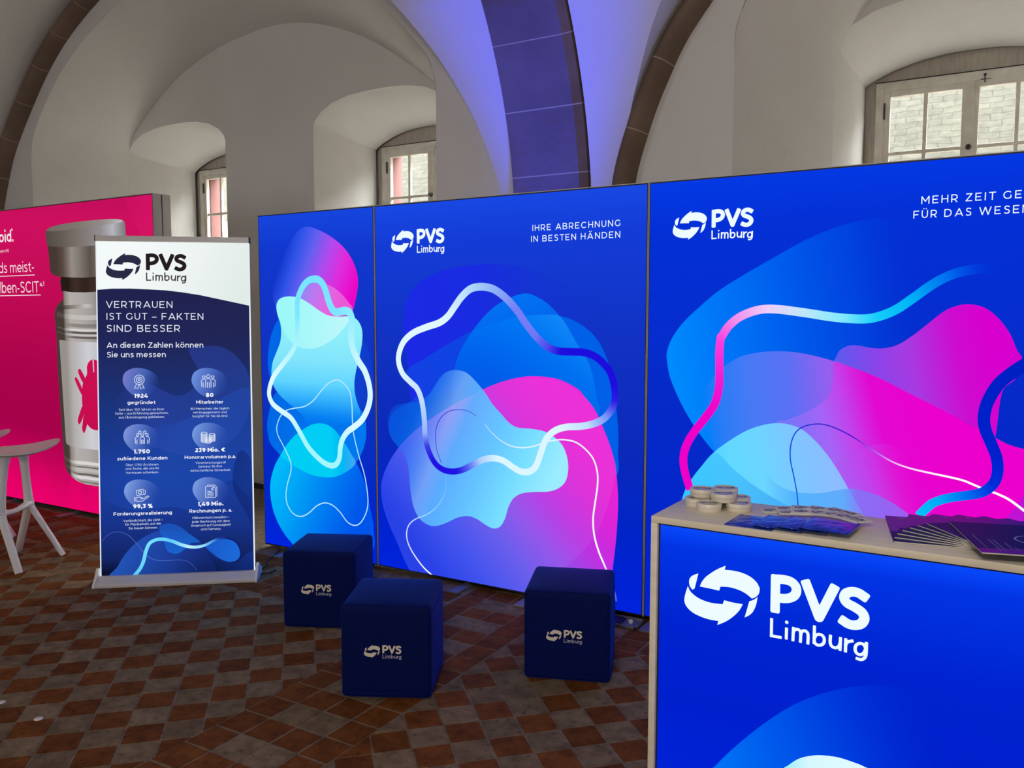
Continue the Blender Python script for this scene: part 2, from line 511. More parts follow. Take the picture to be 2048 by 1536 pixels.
def text(mb, body, x0, x1, z, cap, place, off, col, t=0.12, gap=0.14, rest=''):
    """body set so that it spans x0..x1 on the baseline z with capitals of height cap; rest continues the line"""
    def layout(s):
        x, out = 0.0, []
        for ch in s:
            S, W = glyph(ch, t)
            out.append((x, S))
            x += W + gap * (0.75 if ch in 'LTVArft1,.' else 1.0)
        return out, x - gap
    _, total = layout(body)
    kx = (x1 - x0) / total
    lay, _ = layout(body + rest)
    cl = tocol(col)
    for gx, S in lay:
        for pts in S:
            P = [Vector(p) for p in pts]
            N = len(P)
            shut = N > 3 and (P[0] - P[-1]).length < 1e-4
            L_, R_ = [], []
            for i, p in enumerate(P):
                if shut: d = P[1] - P[-2] if i in (0, N - 1) else P[i + 1] - P[i - 1]
                else: d = P[min(i + 1, N - 1)] - P[max(i - 1, 0)]
                d.normalize()
                n = Vector((-d.y, d.x)) * t / 2
                L_.append(p + n)
                R_.append(p - n)
            v = [place(x0 + (gx + q.x) * kx, z + q.y * cap, off) for q in L_ + R_]
            mb.add(v, [(i, i + 1, N + i + 1, N + i) for i in range(N - 1)], 0, [cl] * len(v))


# ------------------------------------------------------------------ printed artwork, painted LED glow and logo outlines, in metres on their own panels
ART_A=[('F',[(-4.24,2.293),(-3.179,2.251),(-3.193,-0.011),(-4.271,-0.044)],[(0, 22, 70, 222, 1), (0.12, 18, 55, 205, 1), (0.55, 14, 48, 190, 1), (0.8, 2, 40, 200, 1), (1, 0, 35, 220, 1)],[(-3.653,2.214),(-3.704,0.023)],1),
('F',[(-3.906,1.608),(-4.028,1.533),(-4.098,1.424),(-4.131,1.278),(-4.123,1.18),(-4.086,1.097),(-3.999,1.012),(-3.891,0.961),(-3.816,0.91),(-3.791,0.855),(-3.504,0.882),(-3.305,0.949),(-3.26,1.065),(-3.248,1.178),(-3.248,1.211),(-3.27,1.33),(-3.326,1.419),(-3.413,1.508),(-3.591,1.584)],[(0, 0, 105, 232, 1), (0.5, 0, 90, 225, 0.9), (1, 18, 60, 205, 0.6)],[(-4.131,1.278),(-3.243,1.196)],0),
('F',[(-4.07,1.049),(-4.137,0.906),(-4.151,0.823),(-4.131,0.725),(-4.076,0.672),(-3.988,0.614),(-3.89,0.574),(-3.772,0.541),(-3.656,0.534),(-3.573,0.544),(-3.48,0.581),(-3.409,0.634),(-3.348,0.709),(-3.312,0.796),(-3.306,0.865),(-3.315,0.933),(-3.344,0.977),(-3.501,1.053),(-3.706,1.098),(-3.92,1.088)],[(0, 0, 110, 232, 0.85), (0.4, 0, 118, 240, 0.9), (1, 0, 125, 245, 0.9)],[(-4.089,0.983),(-3.409,0.634)],0),
('F',[(-3.765,2.113),(-3.662,2.085),(-3.561,2.038),(-3.463,1.97),(-3.396,1.89),(-3.36,1.807),(-3.357,1.74),(-3.375,1.658),(-3.406,1.587),(-3.491,1.553),(-3.695,1.538),(-3.961,1.561),(-4.053,1.625),(-4.078,1.713),(-4.093,1.777),(-4.052,1.855),(-3.972,1.955),(-3.894,2.038),(-3.839,2.09)],[(0, 40, 85, 235, 0), (0.16, 55, 90, 240, 0.75), (0.34, 100, 95, 240, 1), (0.55, 175, 75, 238, 1), (0.75, 222, 45, 220, 1), (1, 235, 5, 200, 1)],[(-3.972,1.963),(-3.39,1.688)],0),
('F',[(-3.855,1.686),(-3.774,1.743),(-3.7,1.761),(-3.598,1.748),(-3.508,1.705),(-3.43,1.636),(-3.396,1.591),(-3.432,1.515),(-3.593,1.507),(-3.908,1.506),(-3.917,1.584)],[(0, 255, 255, 255, 0.16), (1, 255, 220, 255, 0.13)],[(-3.902,1.742),(-3.49,1.583)],0),
('F',[(-4.042,1.625),(-4.013,1.664),(-3.947,1.679),(-3.871,1.675),(-3.808,1.658),(-3.735,1.623),(-3.663,1.584),(-3.592,1.557),(-3.511,1.551),(-3.431,1.553),(-3.382,1.542),(-3.344,1.508),(-3.326,1.456),(-3.332,1.381),(-3.352,1.305),(-3.373,1.244),(-3.389,1.183),(-3.395,1.142),(-3.391,1.081),(-3.372,1.021),(-3.349,0.969),(-3.364,0.915),(-3.444,0.886),(-3.607,0.872),(-3.732,0.871),(-3.796,0.875),(-3.816,0.902),(-3.859,0.939),(-3.912,0.968),(-3.977,1.005),(-4.042,1.05),(-4.086,1.101),(-4.096,1.141),(-4.1,1.189),(-4.087,1.254),(-4.051,1.32),(-4.016,1.385),(-4.005,1.449),(-4.012,1.513),(-4.036,1.569)],[(0, 150, 243, 250, 1), (0.3, 142, 238, 250, 1), (0.5, 130, 228, 252, 1), (0.68, 95, 212, 254, 1), (0.84, 40, 165, 250, 1), (1, 0, 128, 240, 0.2)],[(-3.666,1.67),(-3.684,0.872)],0),
('F',[(-4.012,1.513),(-3.986,1.465),(-3.944,1.41),(-3.869,1.364),(-3.773,1.348),(-3.668,1.363),(-3.544,1.423),(-3.452,1.5),(-3.417,1.549),(-3.511,1.551),(-3.592,1.557),(-3.663,1.584),(-3.735,1.623),(-3.808,1.658),(-3.871,1.675),(-3.947,1.679),(-4.013,1.664),(-4.042,1.625),(-4.036,1.569)],[(0, 160, 250, 248, 0.75), (0.6, 185, 250, 250, 0.75), (1, 205, 250, 252, 0.7)],[(-3.961,1.585),(-3.432,1.508)],0),
('F',[(-4.043,0.634),(-3.98,0.713),(-3.895,0.788),(-3.818,0.834),(-3.743,0.867),(-3.679,0.877),(-3.617,0.871),(-3.556,0.84),(-3.486,0.775),(-3.428,0.702),(-3.36,0.608),(-3.308,0.497),(-3.285,0.392),(-3.267,0.317),(-3.258,0.264),(-3.29,0.097),(-3.84,-0.016),(-3.948,0.067),(-4.002,0.109),(-4.068,0.184),(-4.116,0.278),(-4.136,0.385),(-4.128,0.469),(-4.091,0.564)],[(0, 0, 190, 250, 1), (0.3, 0, 165, 246, 1), (0.6, 0, 130, 242, 1), (1, 0, 85, 235, 1)],[(-4.102,0.571),(-3.416,0.244)],0),
('F',[(-4.026,0.639),(-3.98,0.713),(-3.895,0.788),(-3.818,0.834),(-3.743,0.867),(-3.679,0.877),(-3.617,0.871),(-3.556,0.84),(-3.486,0.775),(-3.428,0.702),(-3.394,0.647),(-3.48,0.581),(-3.573,0.544),(-3.656,0.534),(-3.772,0.541),(-3.89,0.574),(-3.977,0.611)],[(0, 0, 206, 244, 1), (0.65, 2, 205, 246, 1), (0.8, 0, 185, 245, 1), (1, 70, 165, 245, 1)],[(-3.932,0.627),(-3.398,0.674)],0),
('S',[(-3.534,1.159),(-3.479,1.138),(-3.435,1.094),(-3.417,1.019),(-3.414,0.904),(-3.405,0.827),(-3.368,0.7),(-3.321,0.573),(-3.299,0.437),(-3.31,0.358),(-3.355,0.283),(-3.406,0.255),(-3.466,0.269),(-3.526,0.324),(-3.587,0.361),(-3.654,0.369),(-3.723,0.341),(-3.789,0.289),(-3.86,0.256),(-3.931,0.267),(-3.98,0.319),(-3.992,0.384),(-3.976,0.459),(-3.942,0.553),(-3.949,0.617),(-4.008,0.71),(-4.056,0.78),(-4.06,0.837),(-4.024,0.905),(-3.979,0.94),(-3.901,0.961),(-3.815,0.977),(-3.739,1.017),(-3.664,1.088),(-3.601,1.137)],0.007,[(0, 185, 235, 255, 1), (1, 185, 235, 255, 1)],1),
('S',[(-3.715,1.785),(-3.763,1.774),(-3.811,1.736),(-3.85,1.671),(-3.859,1.624),(-3.859,1.545),(-3.864,1.458),(-3.879,1.379),(-3.913,1.323),(-3.981,1.257),(-4.061,1.182),(-4.096,1.137),(-4.123,1.071),(-4.122,1.022),(-4.089,0.975),(-4.012,0.934),(-3.936,0.898),(-3.883,0.841),(-3.836,0.78),(-3.789,0.72),(-3.726,0.669),(-3.654,0.628),(-3.592,0.614),(-3.55,0.629),(-3.524,0.671),(-3.516,0.734),(-3.496,0.79),(-3.455,0.839),(-3.394,0.878),(-3.335,0.924),(-3.29,0.995),(-3.271,1.064),(-3.278,1.139),(-3.31,1.221),(-3.358,1.28),(-3.405,1.365),(-3.414,1.44),(-3.407,1.516),(-3.412,1.553),(-3.431,1.58),(-3.47,1.587),(-3.531,1.578),(-3.566,1.599),(-3.595,1.653),(-3.614,1.706),(-3.639,1.753),(-3.674,1.78)],[(0, 0.045), (0.15, 0.036), (0.5, 0.036), (0.72, 0.04), (0.85, 0.05), (1, 0.045)],[(0, 120, 228, 255, 1), (0.09, 125, 230, 255, 1), (0.14, 165, 242, 252, 1), (0.25, 222, 250, 255, 1), (0.36, 215, 248, 255, 1), (0.42, 165, 246, 252, 1), (0.55, 165, 246, 252, 1), (0.62, 222, 250, 255, 1), (0.75, 215, 248, 255, 1), (0.84, 160, 240, 255, 1), (0.9, 125, 230, 255, 1), (1, 120, 228, 255, 1)],1)]
ART_B=[('F',[(-3.274,2.243),(-1.472,2.24),(-1.436,-0.005),(-3.292,-0.043)],[(0, 24, 72, 226, 1), (0.1, 20, 60, 214, 1), (0.35, 17, 50, 195, 1), (0.6, 12, 42, 185, 1), (0.8, 0, 36, 200, 1), (1, 0, 34, 222, 1)],[(-2.29,2.203),(-2.288,0.004)],1),
('F',[(-3.01,1.536),(-2.993,1.634),(-2.932,1.722),(-2.822,1.783),(-2.658,1.826),(-2.428,1.838),(-2.252,1.822),(-2.082,1.773),(-1.918,1.697),(-1.783,1.617),(-1.705,1.554),(-1.65,1.434),(-1.717,1.256),(-2.121,1.166),(-2.662,1.126),(-2.907,1.058),(-2.966,1.074),(-2.973,1.169),(-2.999,1.332),(-3.015,1.471)],[(0, 28, 40, 232, 0.9), (0.4, 26, 42, 226, 0.9), (0.75, 20, 50, 208, 0.5), (1, 17, 50, 196, 0)],[(-3.004,1.536),(-1.72,1.539)],0),
('F',[(-2.998,1.226),(-2.856,1.312),(-2.699,1.395),(-2.52,1.476),(-2.339,1.53),(-2.182,1.557),(-2.056,1.562),(-1.957,1.55),(-1.861,1.51),(-1.781,1.447),(-1.726,1.362),(-1.694,1.271),(-1.682,1.186),(-1.664,1.106),(-1.65,0.982),(-1.649,0.856),(-1.664,0.728),(-1.947,0.525),(-2.458,0.557),(-2.911,0.644),(-2.982,0.715),(-3.054,0.777),(-3.121,0.841),(-3.136,0.938),(-3.088,1.02),(-2.978,1.05),(-2.918,1.106)],[(0, 10, 80, 225, 0.5), (0.3, 0, 80, 228, 0.6), (0.6, 0, 98, 236, 0.95), (1, 0, 96, 230, 1)],[(-2.958,1.129),(-1.688,1.398)],0),
('F',[(-2.196,1.676),(-2.295,1.651),(-2.41,1.591),(-2.529,1.475),(-2.623,1.341),(-2.662,1.222),(-2.672,1.142),(-2.671,1.099),(-2.655,1.006),(-2.567,0.826),(-2.247,0.58),(-1.852,0.623),(-1.725,0.85),(-1.734,1.018),(-1.765,1.16),(-1.779,1.181),(-1.795,1.253),(-1.827,1.331),(-1.892,1.423),(-1.974,1.539),(-2.048,1.612),(-2.123,1.657)],[(0, 0, 118, 245, 0.92), (0.5, 0, 100, 238, 0.9), (1, 0, 92, 232, 0.6)],[(-2.196,1.676),(-2.079,1.161)],0),
('F',[(-1.982,1.55),(-2.056,1.562),(-2.182,1.557),(-2.339,1.53),(-2.474,1.491),(-2.529,1.472),(-2.623,1.341),(-2.662,1.222),(-2.643,1.103),(-2.384,0.922),(-1.872,0.921),(-1.757,1.038),(-1.766,1.124),(-1.779,1.181),(-1.795,1.253),(-1.827,1.331),(-1.892,1.423)],[(0, 20, 140, 250, 0.85), (0.35, 0, 125, 245, 0.6), (1, 0, 110, 240, 0)],[(-1.998,1.557),(-2.295,1.158)],0),
('F',[(-2.465,1.147),(-2.339,1.195),(-2.207,1.227),(-2.096,1.233),(-1.996,1.223),(-1.914,1.194),(-1.866,1.167),(-1.848,1.147),(-1.782,1.075),(-1.726,0.968),(-1.679,0.854),(-1.656,0.746),(-1.645,0.603),(-1.652,0.432),(-1.668,0.276),(-1.689,0.125),(-1.799,-0.052),(-2.46,-0.196),(-2.858,-0.074),(-2.989,0.043),(-3.086,0.209),(-3.153,0.331),(-3.189,0.437),(-3.191,0.547),(-3.142,0.661),(-3.054,0.777),(-2.933,0.884),(-2.791,0.979),(-2.621,1.073)],[(0, 35, 60, 228, 1), (0.2, 62, 80, 236, 1), (0.4, 105, 88, 235, 1), (0.55, 150, 78, 232, 1), (0.7, 190, 48, 225, 1), (0.85, 222, 35, 215, 1), (1, 235, 36, 214, 1)],[(-2.88,0.139),(-1.97,1.047)],0),
('F',[(-1.656,0.78),(-1.682,0.65),(-1.73,0.499),(-1.803,0.368),(-1.907,0.252),(-2.093,0.102),(-2.46,-0.101),(-2.917,-0.015),(-3.086,0.209),(-3.153,0.331),(-3.189,0.437),(-3.191,0.547),(-3.142,0.661),(-3.054,0.777),(-2.933,0.884),(-2.791,0.979),(-2.621,1.073),(-2.468,1.143),(-2.331,1.196),(-2.147,1.225),(-1.991,1.214),(-1.857,1.151),(-1.787,1.074),(-1.731,0.968),(-1.684,0.853)],[(0, 90, 120, 255, 0.06), (0.5, 150, 140, 255, 0.1), (1, 235, 110, 230, 0.09)],[(-2.798,0.034),(-1.715,0.808)],0),
('F',[(-2.658,1.249),(-2.715,1.233),(-2.758,1.196),(-2.801,1.141),(-2.831,1.104),(-2.89,1.065),(-2.995,1.039),(-3.071,1),(-3.118,0.948),(-3.132,0.886),(-3.112,0.825),(-3.066,0.779),(-3.021,0.74),(-2.991,0.674),(-2.98,0.602),(-2.97,0.504),(-2.948,0.42),(-2.904,0.358),(-2.837,0.329),(-2.778,0.334),(-2.706,0.364),(-2.634,0.401),(-2.564,0.418),(-2.508,0.409),(-2.453,0.385),(-2.399,0.368),(-2.352,0.384),(-2.319,0.436),(-2.299,0.497),(-2.267,0.552),(-2.215,0.586),(-2.138,0.603),(-2.05,0.615),(-1.989,0.639),(-1.946,0.682),(-1.931,0.749),(-1.939,0.814),(-1.966,0.872),(-2.015,0.912),(-2.077,0.939),(-2.152,0.947),(-2.241,0.949),(-2.293,0.971),(-2.346,1.019),(-2.399,1.067),(-2.452,1.133),(-2.52,1.199),(-2.581,1.24)],[(0, 0, 110, 242, 0.35), (0.1, 10, 120, 246, 0.42), (0.2, 75, 160, 255, 0.45), (0.3, 135, 195, 255, 0.55), (0.4, 90, 175, 255, 0.92), (0.6, 100, 195, 255, 1), (0.8, 120, 222, 255, 1), (1, 156, 236, 255, 1)],[(-3.041,0.99),(-2.075,0.546)],0),
('S',[(-2.81,0.027),(-2.881,0.07),(-2.952,0.139),(-2.994,0.202),(-3.004,0.26),(-2.986,0.312),(-2.938,0.353),(-2.854,0.392),(-2.784,0.444),(-2.737,0.507),(-2.716,0.567),(-2.716,0.634)],[(0, 0.009), (0.5, 0.007), (1, 0.005)],[(0, 255, 255, 255, 1), (0.4, 215, 230, 255, 1), (0.7, 150, 215, 255, 0.9), (1, 120, 190, 255, 0.6)],0),
('S',[(-2.747,0.707),(-2.776,0.771),(-2.787,0.837),(-2.786,0.894),(-2.757,0.962),(-2.7,1.008),(-2.633,1.024),(-2.566,1.021),(-2.506,0.996)],0.005,[(0, 50, 60, 230, 0.9), (0.5, 25, 25, 200, 0.9), (1, 60, 80, 225, 0.7)],0),
('S',[(-2.452,0.954),(-2.404,0.907),(-2.341,0.866),(-2.279,0.844),(-2.207,0.84),(-2.136,0.855),(-2.067,0.881),(-1.998,0.899),(-1.94,0.903),(-1.883,0.893),(-1.826,0.858),(-1.784,0.811),(-1.762,0.744),(-1.761,0.676),(-1.773,0.589),(-1.784,0.501),(-1.777,0.415),(-1.751,0.332),(-1.714,0.256),(-1.671,0.163),(-1.647,0.081)],[(0, 0.006), (0.4, 0.008), (1, 0.011)],[(0, 190, 225, 255, 0.6), (0.15, 225, 240, 255, 1), (0.85, 255, 255, 255, 1), (0.93, 240, 200, 255, 0.6), (1, 90, 130, 255, 0.4)],0),
('S',[(-2.492,1.716),(-2.547,1.704),(-2.603,1.662),(-2.65,1.608),(-2.698,1.553),(-2.756,1.517),(-2.854,1.489),(-2.944,1.456),(-3.011,1.406),(-3.046,1.34),(-3.051,1.282),(-3.023,1.217),(-2.968,1.17),(-2.917,1.131),(-2.884,1.059),(-2.867,0.955),(-2.862,0.86),(-2.839,0.775),(-2.793,0.703),(-2.736,0.67),(-2.668,0.665),(-2.601,0.682),(-2.523,0.722),(-2.458,0.753),(-2.394,0.766),(-2.331,0.758),(-2.268,0.727),(-2.217,0.708),(-2.166,0.713),(-2.126,0.745),(-2.096,0.819),(-2.067,0.892),(-2.018,0.943),(-1.95,0.97),(-1.865,0.98),(-1.791,0.998),(-1.727,1.031),(-1.682,1.089),(-1.667,1.156),(-1.69,1.257),(-1.725,1.305),(-1.78,1.347),(-1.843,1.367),(-1.916,1.369),(-1.989,1.371),(-2.055,1.391),(-2.123,1.442),(-2.191,1.516),(-2.243,1.583),(-2.313,1.651),(-2.383,1.697),(-2.437,1.713)],[(0, 0.043), (0.2, 0.036), (0.4, 0.036), (0.6, 0.036), (0.8, 0.04), (1, 0.043)],[(0, 165, 205, 250, 1), (0.03, 195, 228, 253, 1), (0.08, 225, 247, 255, 1), (0.2, 225, 247, 255, 1), (0.27, 190, 220, 252, 1), (0.315, 150, 180, 250, 1), (0.335, 60, 60, 230, 1), (0.36, 32, 18, 226, 1), (0.405, 32, 18, 226, 1), (0.425, 80, 95, 238, 1), (0.45, 170, 205, 252, 1), (0.48, 220, 246, 255, 1), (0.62, 220, 246, 255, 1), (0.66, 190, 222, 252, 1), (0.69, 120, 150, 248, 1), (0.715, 40, 30, 228, 1), (0.735, 30, 14, 222, 1), (0.835, 30, 14, 222, 1), (0.855, 75, 72, 236, 1), (0.88, 110, 120, 245, 1), (0.93, 118, 130, 246, 1), (0.96, 135, 165, 248, 1), (1, 165, 205, 250, 1)],1)]
ART_C=[('F',[(-1.55,2.247),(0.06,2.249),(0.532,2.254),(0.726,-0.074),(-1.511,-0.416)],[(0, 4, 58, 228, 1), (0.12, 4, 48, 214, 1), (0.5, 6, 42, 200, 1), (1, 0, 34, 205, 1)],[(-1.012,2.225),(-0.962,0.111)],1),
('F',[(-0.288,1.94),(-0.36,1.964),(-0.446,1.974),(-0.542,1.966),(-0.655,1.936),(-0.772,1.888),(-0.892,1.823),(-1.016,1.754),(-1.145,1.675),(-1.25,1.588),(-1.323,1.517),(-1.373,1.445),(-1.394,1.389),(-1.397,1.348),(-1.379,1.258),(-1.34,1.169),(-1.296,1.089),(-1.23,0.994),(-1.155,0.909),(-1.082,0.844),(-1.002,0.785),(-0.905,0.729),(-0.829,0.694),(-0.696,0.632),(-0.315,0.72),(-0.05,1.062),(0.193,1.375),(0.239,1.698),(-0.016,1.837),(-0.184,1.912)],[(0, 0, 138, 252, 1), (0.3, 0, 112, 246, 1), (0.55, 0, 88, 234, 1), (0.78, 0, 70, 225, 0.8), (1, 0, 50, 212, 0)],[(-1.397,1.462),(-0.278,1.662)],0),
('F',[(-1.224,1.156),(-1.163,1.266),(-1.102,1.325),(-1.033,1.367),(-0.947,1.388),(-0.864,1.395),(-0.774,1.39),(-0.677,1.371),(-0.575,1.341),(-0.445,1.293),(-0.297,1.219),(-0.155,1.148),(-0.051,1.093),(0.05,1.039),(0.211,0.963),(0.229,0.559),(-0.854,0.392),(-1.035,0.724),(-1.175,0.98)],[(0, 20, 125, 250, 0), (0.12, 50, 125, 246, 0.7), (0.28, 70, 122, 245, 1), (0.5, 90, 112, 244, 1), (0.7, 150, 95, 240, 1), (0.85, 210, 40, 220, 1), (1, 230, 5, 205, 1)],[(-1.222,1.066),(-0.367,1.16)],0),
('F',[(-0.615,1.369),(-0.6,1.402),(-0.57,1.423),(-0.532,1.428),(-0.464,1.417),(-0.413,1.418),(-0.362,1.435),(-0.307,1.475),(-0.259,1.518),(-0.192,1.577),(-0.138,1.601),(-0.092,1.603),(-0.045,1.588),(0.002,1.547),(0.044,1.487),(0.072,1.42),(0.092,1.38),(0.071,1.304),(0.028,1.25),(0.004,1.036),(-0.051,1.093),(-0.155,1.148),(-0.297,1.219),(-0.445,1.293),(-0.575,1.341),(-0.62,1.352)],[(0, 88, 92, 238, 1), (0.25, 135, 70, 234, 1), (0.5, 168, 58, 226, 1), (0.8, 205, 12, 208, 1), (1, 216, 0, 206, 1)],[(-0.614,1.352),(-0.034,1.475)],0),
('F',[(-0.619,1.352),(-0.62,1.278),(-0.626,1.236),(-0.648,1.185),(-0.694,1.145),(-0.758,1.108),(-0.814,1.082),(-0.871,1.037),(-0.854,0.392),(0.229,0.559),(0.212,0.948),(0.05,1.039),(-0.051,1.093),(-0.155,1.148),(-0.297,1.219),(-0.445,1.293),(-0.575,1.341)],[(0, 120, 115, 248, 1), (0.25, 165, 100, 246, 1), (0.42, 195, 65, 234, 1), (0.62, 226, 8, 208, 1), (1, 236, 0, 204, 1)],[(-0.797,1.042),(-0.219,1.207)],0),
('F',[(-0.608,0.888),(-0.551,0.818),(-0.502,0.731),(-0.437,0.582),(-0.534,0.526),(-0.171,0.658),(-0.25,0.889),(-0.399,1.004)],[(0, 170, 90, 240, 0.7), (0.5, 200, 60, 232, 0.5), (1, 225, 20, 215, 0)],[(-0.559,0.817),(-0.286,0.917)],0),
('F',[(0.212,0.948),(0.146,0.881),(0.105,0.801),(0.064,0.689),(0.229,0.559)],[(0, 190, 20, 212, 1), (1, 190, 20, 212, 1)],[(0.061,0.765),(0.157,0.777)],0),
('F',[(-1.352,0.503),(-1.316,0.61),(-1.298,0.686),(-1.262,0.759),(-1.217,0.823),(-1.155,0.9),(-1.085,0.96),(-1.007,1.014),(-0.939,1.045),(-0.872,1.062),(-0.814,1.062),(-0.756,1.045),(-0.707,1.01),(-0.657,0.959),(-0.608,0.896),(-0.559,0.817),(-0.518,0.746),(-0.482,0.688),(-0.437,0.582),(-0.61,0.43),(-1.207,0.338)],[(0, 62, 200, 255, 1), (0.35, 98, 216, 255, 1), (0.55, 108, 212, 255, 1), (0.75, 125, 198, 255, 1), (1, 142, 186, 255, 1)],[(-1.28,0.697),(-0.584,0.89)],0),
('F',[(-1.146,0.901),(-1.064,0.837),(-0.984,0.778),(-0.888,0.722),(-0.803,0.684),(-0.696,0.632),(-0.94,0.379),(-1.35,0.41),(-1.298,0.686),(-1.262,0.759),(-1.217,0.823)],[(0, 45, 190, 255, 0.45), (1, 15, 150, 240, 0.6)],[(-1.262,0.745),(-0.861,0.655)],0),
('F',[(-0.916,0.816),(-0.865,0.786),(-0.814,0.761),(-0.756,0.75),(-0.659,0.758),(-0.581,0.781),(-0.527,0.791),(-0.466,0.785),(-0.398,0.764),(-0.33,0.727),(-0.278,0.676),(-0.235,0.488),(-0.94,0.379)],[(0, 70, 175, 252, 0.0), (0.2, 70, 175, 252, 0.8), (0.55, 85, 168, 250, 0.85), (0.65, 125, 115, 246, 0.8), (1, 130, 105, 244, 0.75)],[(-0.905,0.694),(-0.281,0.757)],0),
('S',[(-0.756,0.689),(-0.764,0.753),(-0.778,0.82),(-0.794,0.888),(-0.798,0.939),(-0.791,0.991),(-0.772,1.031),(-0.74,1.056),(-0.692,1.07),(-0.645,1.069),(-0.582,1.048),(-0.519,1.016),(-0.45,0.972),(-0.374,0.929),(-0.308,0.907),(-0.236,0.894),(-0.151,0.882),(-0.096,0.872),(-0.055,0.857),(-0.014,0.842),(0.026,0.83),(0.072,0.809),(0.132,0.765)],[(0, 0.005), (0.5, 0.005), (0.7, 0.008), (1, 0.01)],[(0, 0, 80, 225, 1), (0.25, 10, 50, 210, 1), (0.45, 40, 20, 190, 1), (0.52, 150, 80, 235, 1), (0.62, 250, 200, 250, 1), (0.75, 255, 255, 255, 1), (1, 255, 255, 255, 1)],0),
('S',[(-1.266,0.708),(-1.295,0.797),(-1.303,0.861),(-1.289,0.926),(-1.253,0.992),(-1.204,1.059),(-1.155,1.133),(-1.135,1.214),(-1.134,1.294),(-1.136,1.382),(-1.131,1.452),(-1.122,1.466),(-1.097,1.505),(-1.054,1.544),(-1.003,1.57),(-0.944,1.586),(-0.877,1.587),(-0.803,1.578),(-0.723,1.566),(-0.644,1.553),(-0.566,1.545),(-0.491,1.544),(-0.432,1.558),(-0.375,1.585),(-0.312,1.632),(-0.251,1.681),(-0.197,1.715),(-0.144,1.736),(-0.091,1.746),(-0.038,1.747),(0.007,1.736)],0.0395,[(0, 238, 0, 200, 1), (0.2, 238, 0, 200, 1), (0.3, 240, 30, 210, 1), (0.38, 250, 60, 222, 1), (0.44, 240, 140, 236, 1), (0.52, 238, 205, 250, 1), (0.6, 190, 232, 250, 1), (0.68, 130, 232, 255, 1), (0.75, 20, 205, 250, 1), (0.82, 0, 180, 248, 1), (0.9, 0, 112, 240, 1), (0.96, 0, 60, 222, 0.7), (1, 0, 45, 212, 0)],0),
('S',[(-0.257,0.703),(-0.237,0.73),(-0.203,0.766),(-0.148,0.792),(-0.08,0.811),(-0.027,0.829),(0.011,0.867),(0.025,0.915),(0.02,0.976),(-0.002,1.035),(-0.026,1.095),(-0.032,1.148),(-0.02,1.21),(0.014,1.28),(0.057,1.326),(0.099,1.361),(0.172,1.419)],[(0, 0.036), (0.3, 0.04), (1, 0.052)],[(0, 0, 196, 250, 1), (0.12, 0, 165, 246, 1), (0.22, 0, 110, 240, 1), (0.33, 0, 45, 218, 1), (0.45, 0, 32, 205, 1), (1, 0, 32, 192, 1)],0)]
ART_COUNTER=[('F',[(0.02,-0.05),(1.2,-0.05),(1.2,1),(0.02,1)],[(0, 8, 72, 250, 1), (0.06, 2, 52, 228, 1), (0.3, 0, 36, 208, 1), (0.55, 0, 32, 205, 1), (1, 0, 36, 220, 1)],[(0.3,0.975),(0.3,0.1)],1),
('F',[(0.172,0.293),(0.194,0.329),(0.231,0.379),(0.285,0.443),(0.341,0.503),(0.396,0.553),(0.45,0.591),(0.502,0.62),(0.549,0.64),(0.591,0.652),(0.644,0.66),(0.693,0.644),(0.753,0.601),(0.812,0.546),(0.852,0.474),(0.705,0.312),(0.261,0.159)],[(0, 0, 112, 245, 1), (0.35, 0, 82, 232, 1), (0.65, 0, 58, 222, 0.8), (1, 0, 36, 208, 0)],[(0.206,0.371),(0.735,0.587)],0),
('F',[(0.373,0.367),(0.387,0.388),(0.414,0.414),(0.446,0.431),(0.472,0.439),(0.508,0.444),(0.543,0.442),(0.569,0.438),(0.595,0.427),(0.58,0.365),(0.403,0.308)],[(0, 165, 240, 252, 1), (0.3, 215, 248, 255, 1), (1, 225, 250, 255, 1)],[(0.382,0.392),(0.569,0.438)],0)]
LOGO_EMBLEM=[[(0.0257,0.0408),(0.0305,0.0639),(0.0474,0.083),(0.0806,0.1003),(0.0704,0.0537),(0.0601,0.0077),(0.0468,-0.0021),(0.0314,0.0159)],
[(0.091,0.0249),(0.1002,0.05),(0.1216,0.083),(0.154,0.114),(0.1934,0.1445),(0.2396,0.1716),(0.2345,0.1469),(0.2829,0.1499),(0.3324,0.146),(0.3817,0.1307),(0.4169,0.1049),(0.4349,0.0741),(0.4308,0.045),(0.4155,0.0231),(0.393,0.0083),(0.3562,0.0316),(0.3137,0.0454),(0.2638,0.051),(0.2122,0.0455),(0.2055,0.0204),(0.1559,0.0232)],
[(0.0186,0.0152),(0.0342,-0.0132),(0.0646,-0.0358),(0.1059,-0.0519),(0.165,-0.0592),(0.2267,-0.055),(0.2355,-0.0301),(0.2871,-0.0343),(0.3423,-0.0333),(0.3235,-0.0728),(0.289,-0.1155),(0.2468,-0.1529),(0.199,-0.1822),(0.2035,-0.1578),(0.1524,-0.1592),(0.1005,-0.1525),(0.0516,-0.1375),(0.0172,-0.1129),(0,-0.0826),(0.0023,-0.0449)],
[(0.4238,0.0225),(0.4166,-0.0229),(0.4003,-0.0652),(0.3787,-0.0908),(0.3539,-0.1078),(0.3667,-0.0573),(0.3781,-0.0101),(0.4021,0.0029)]]
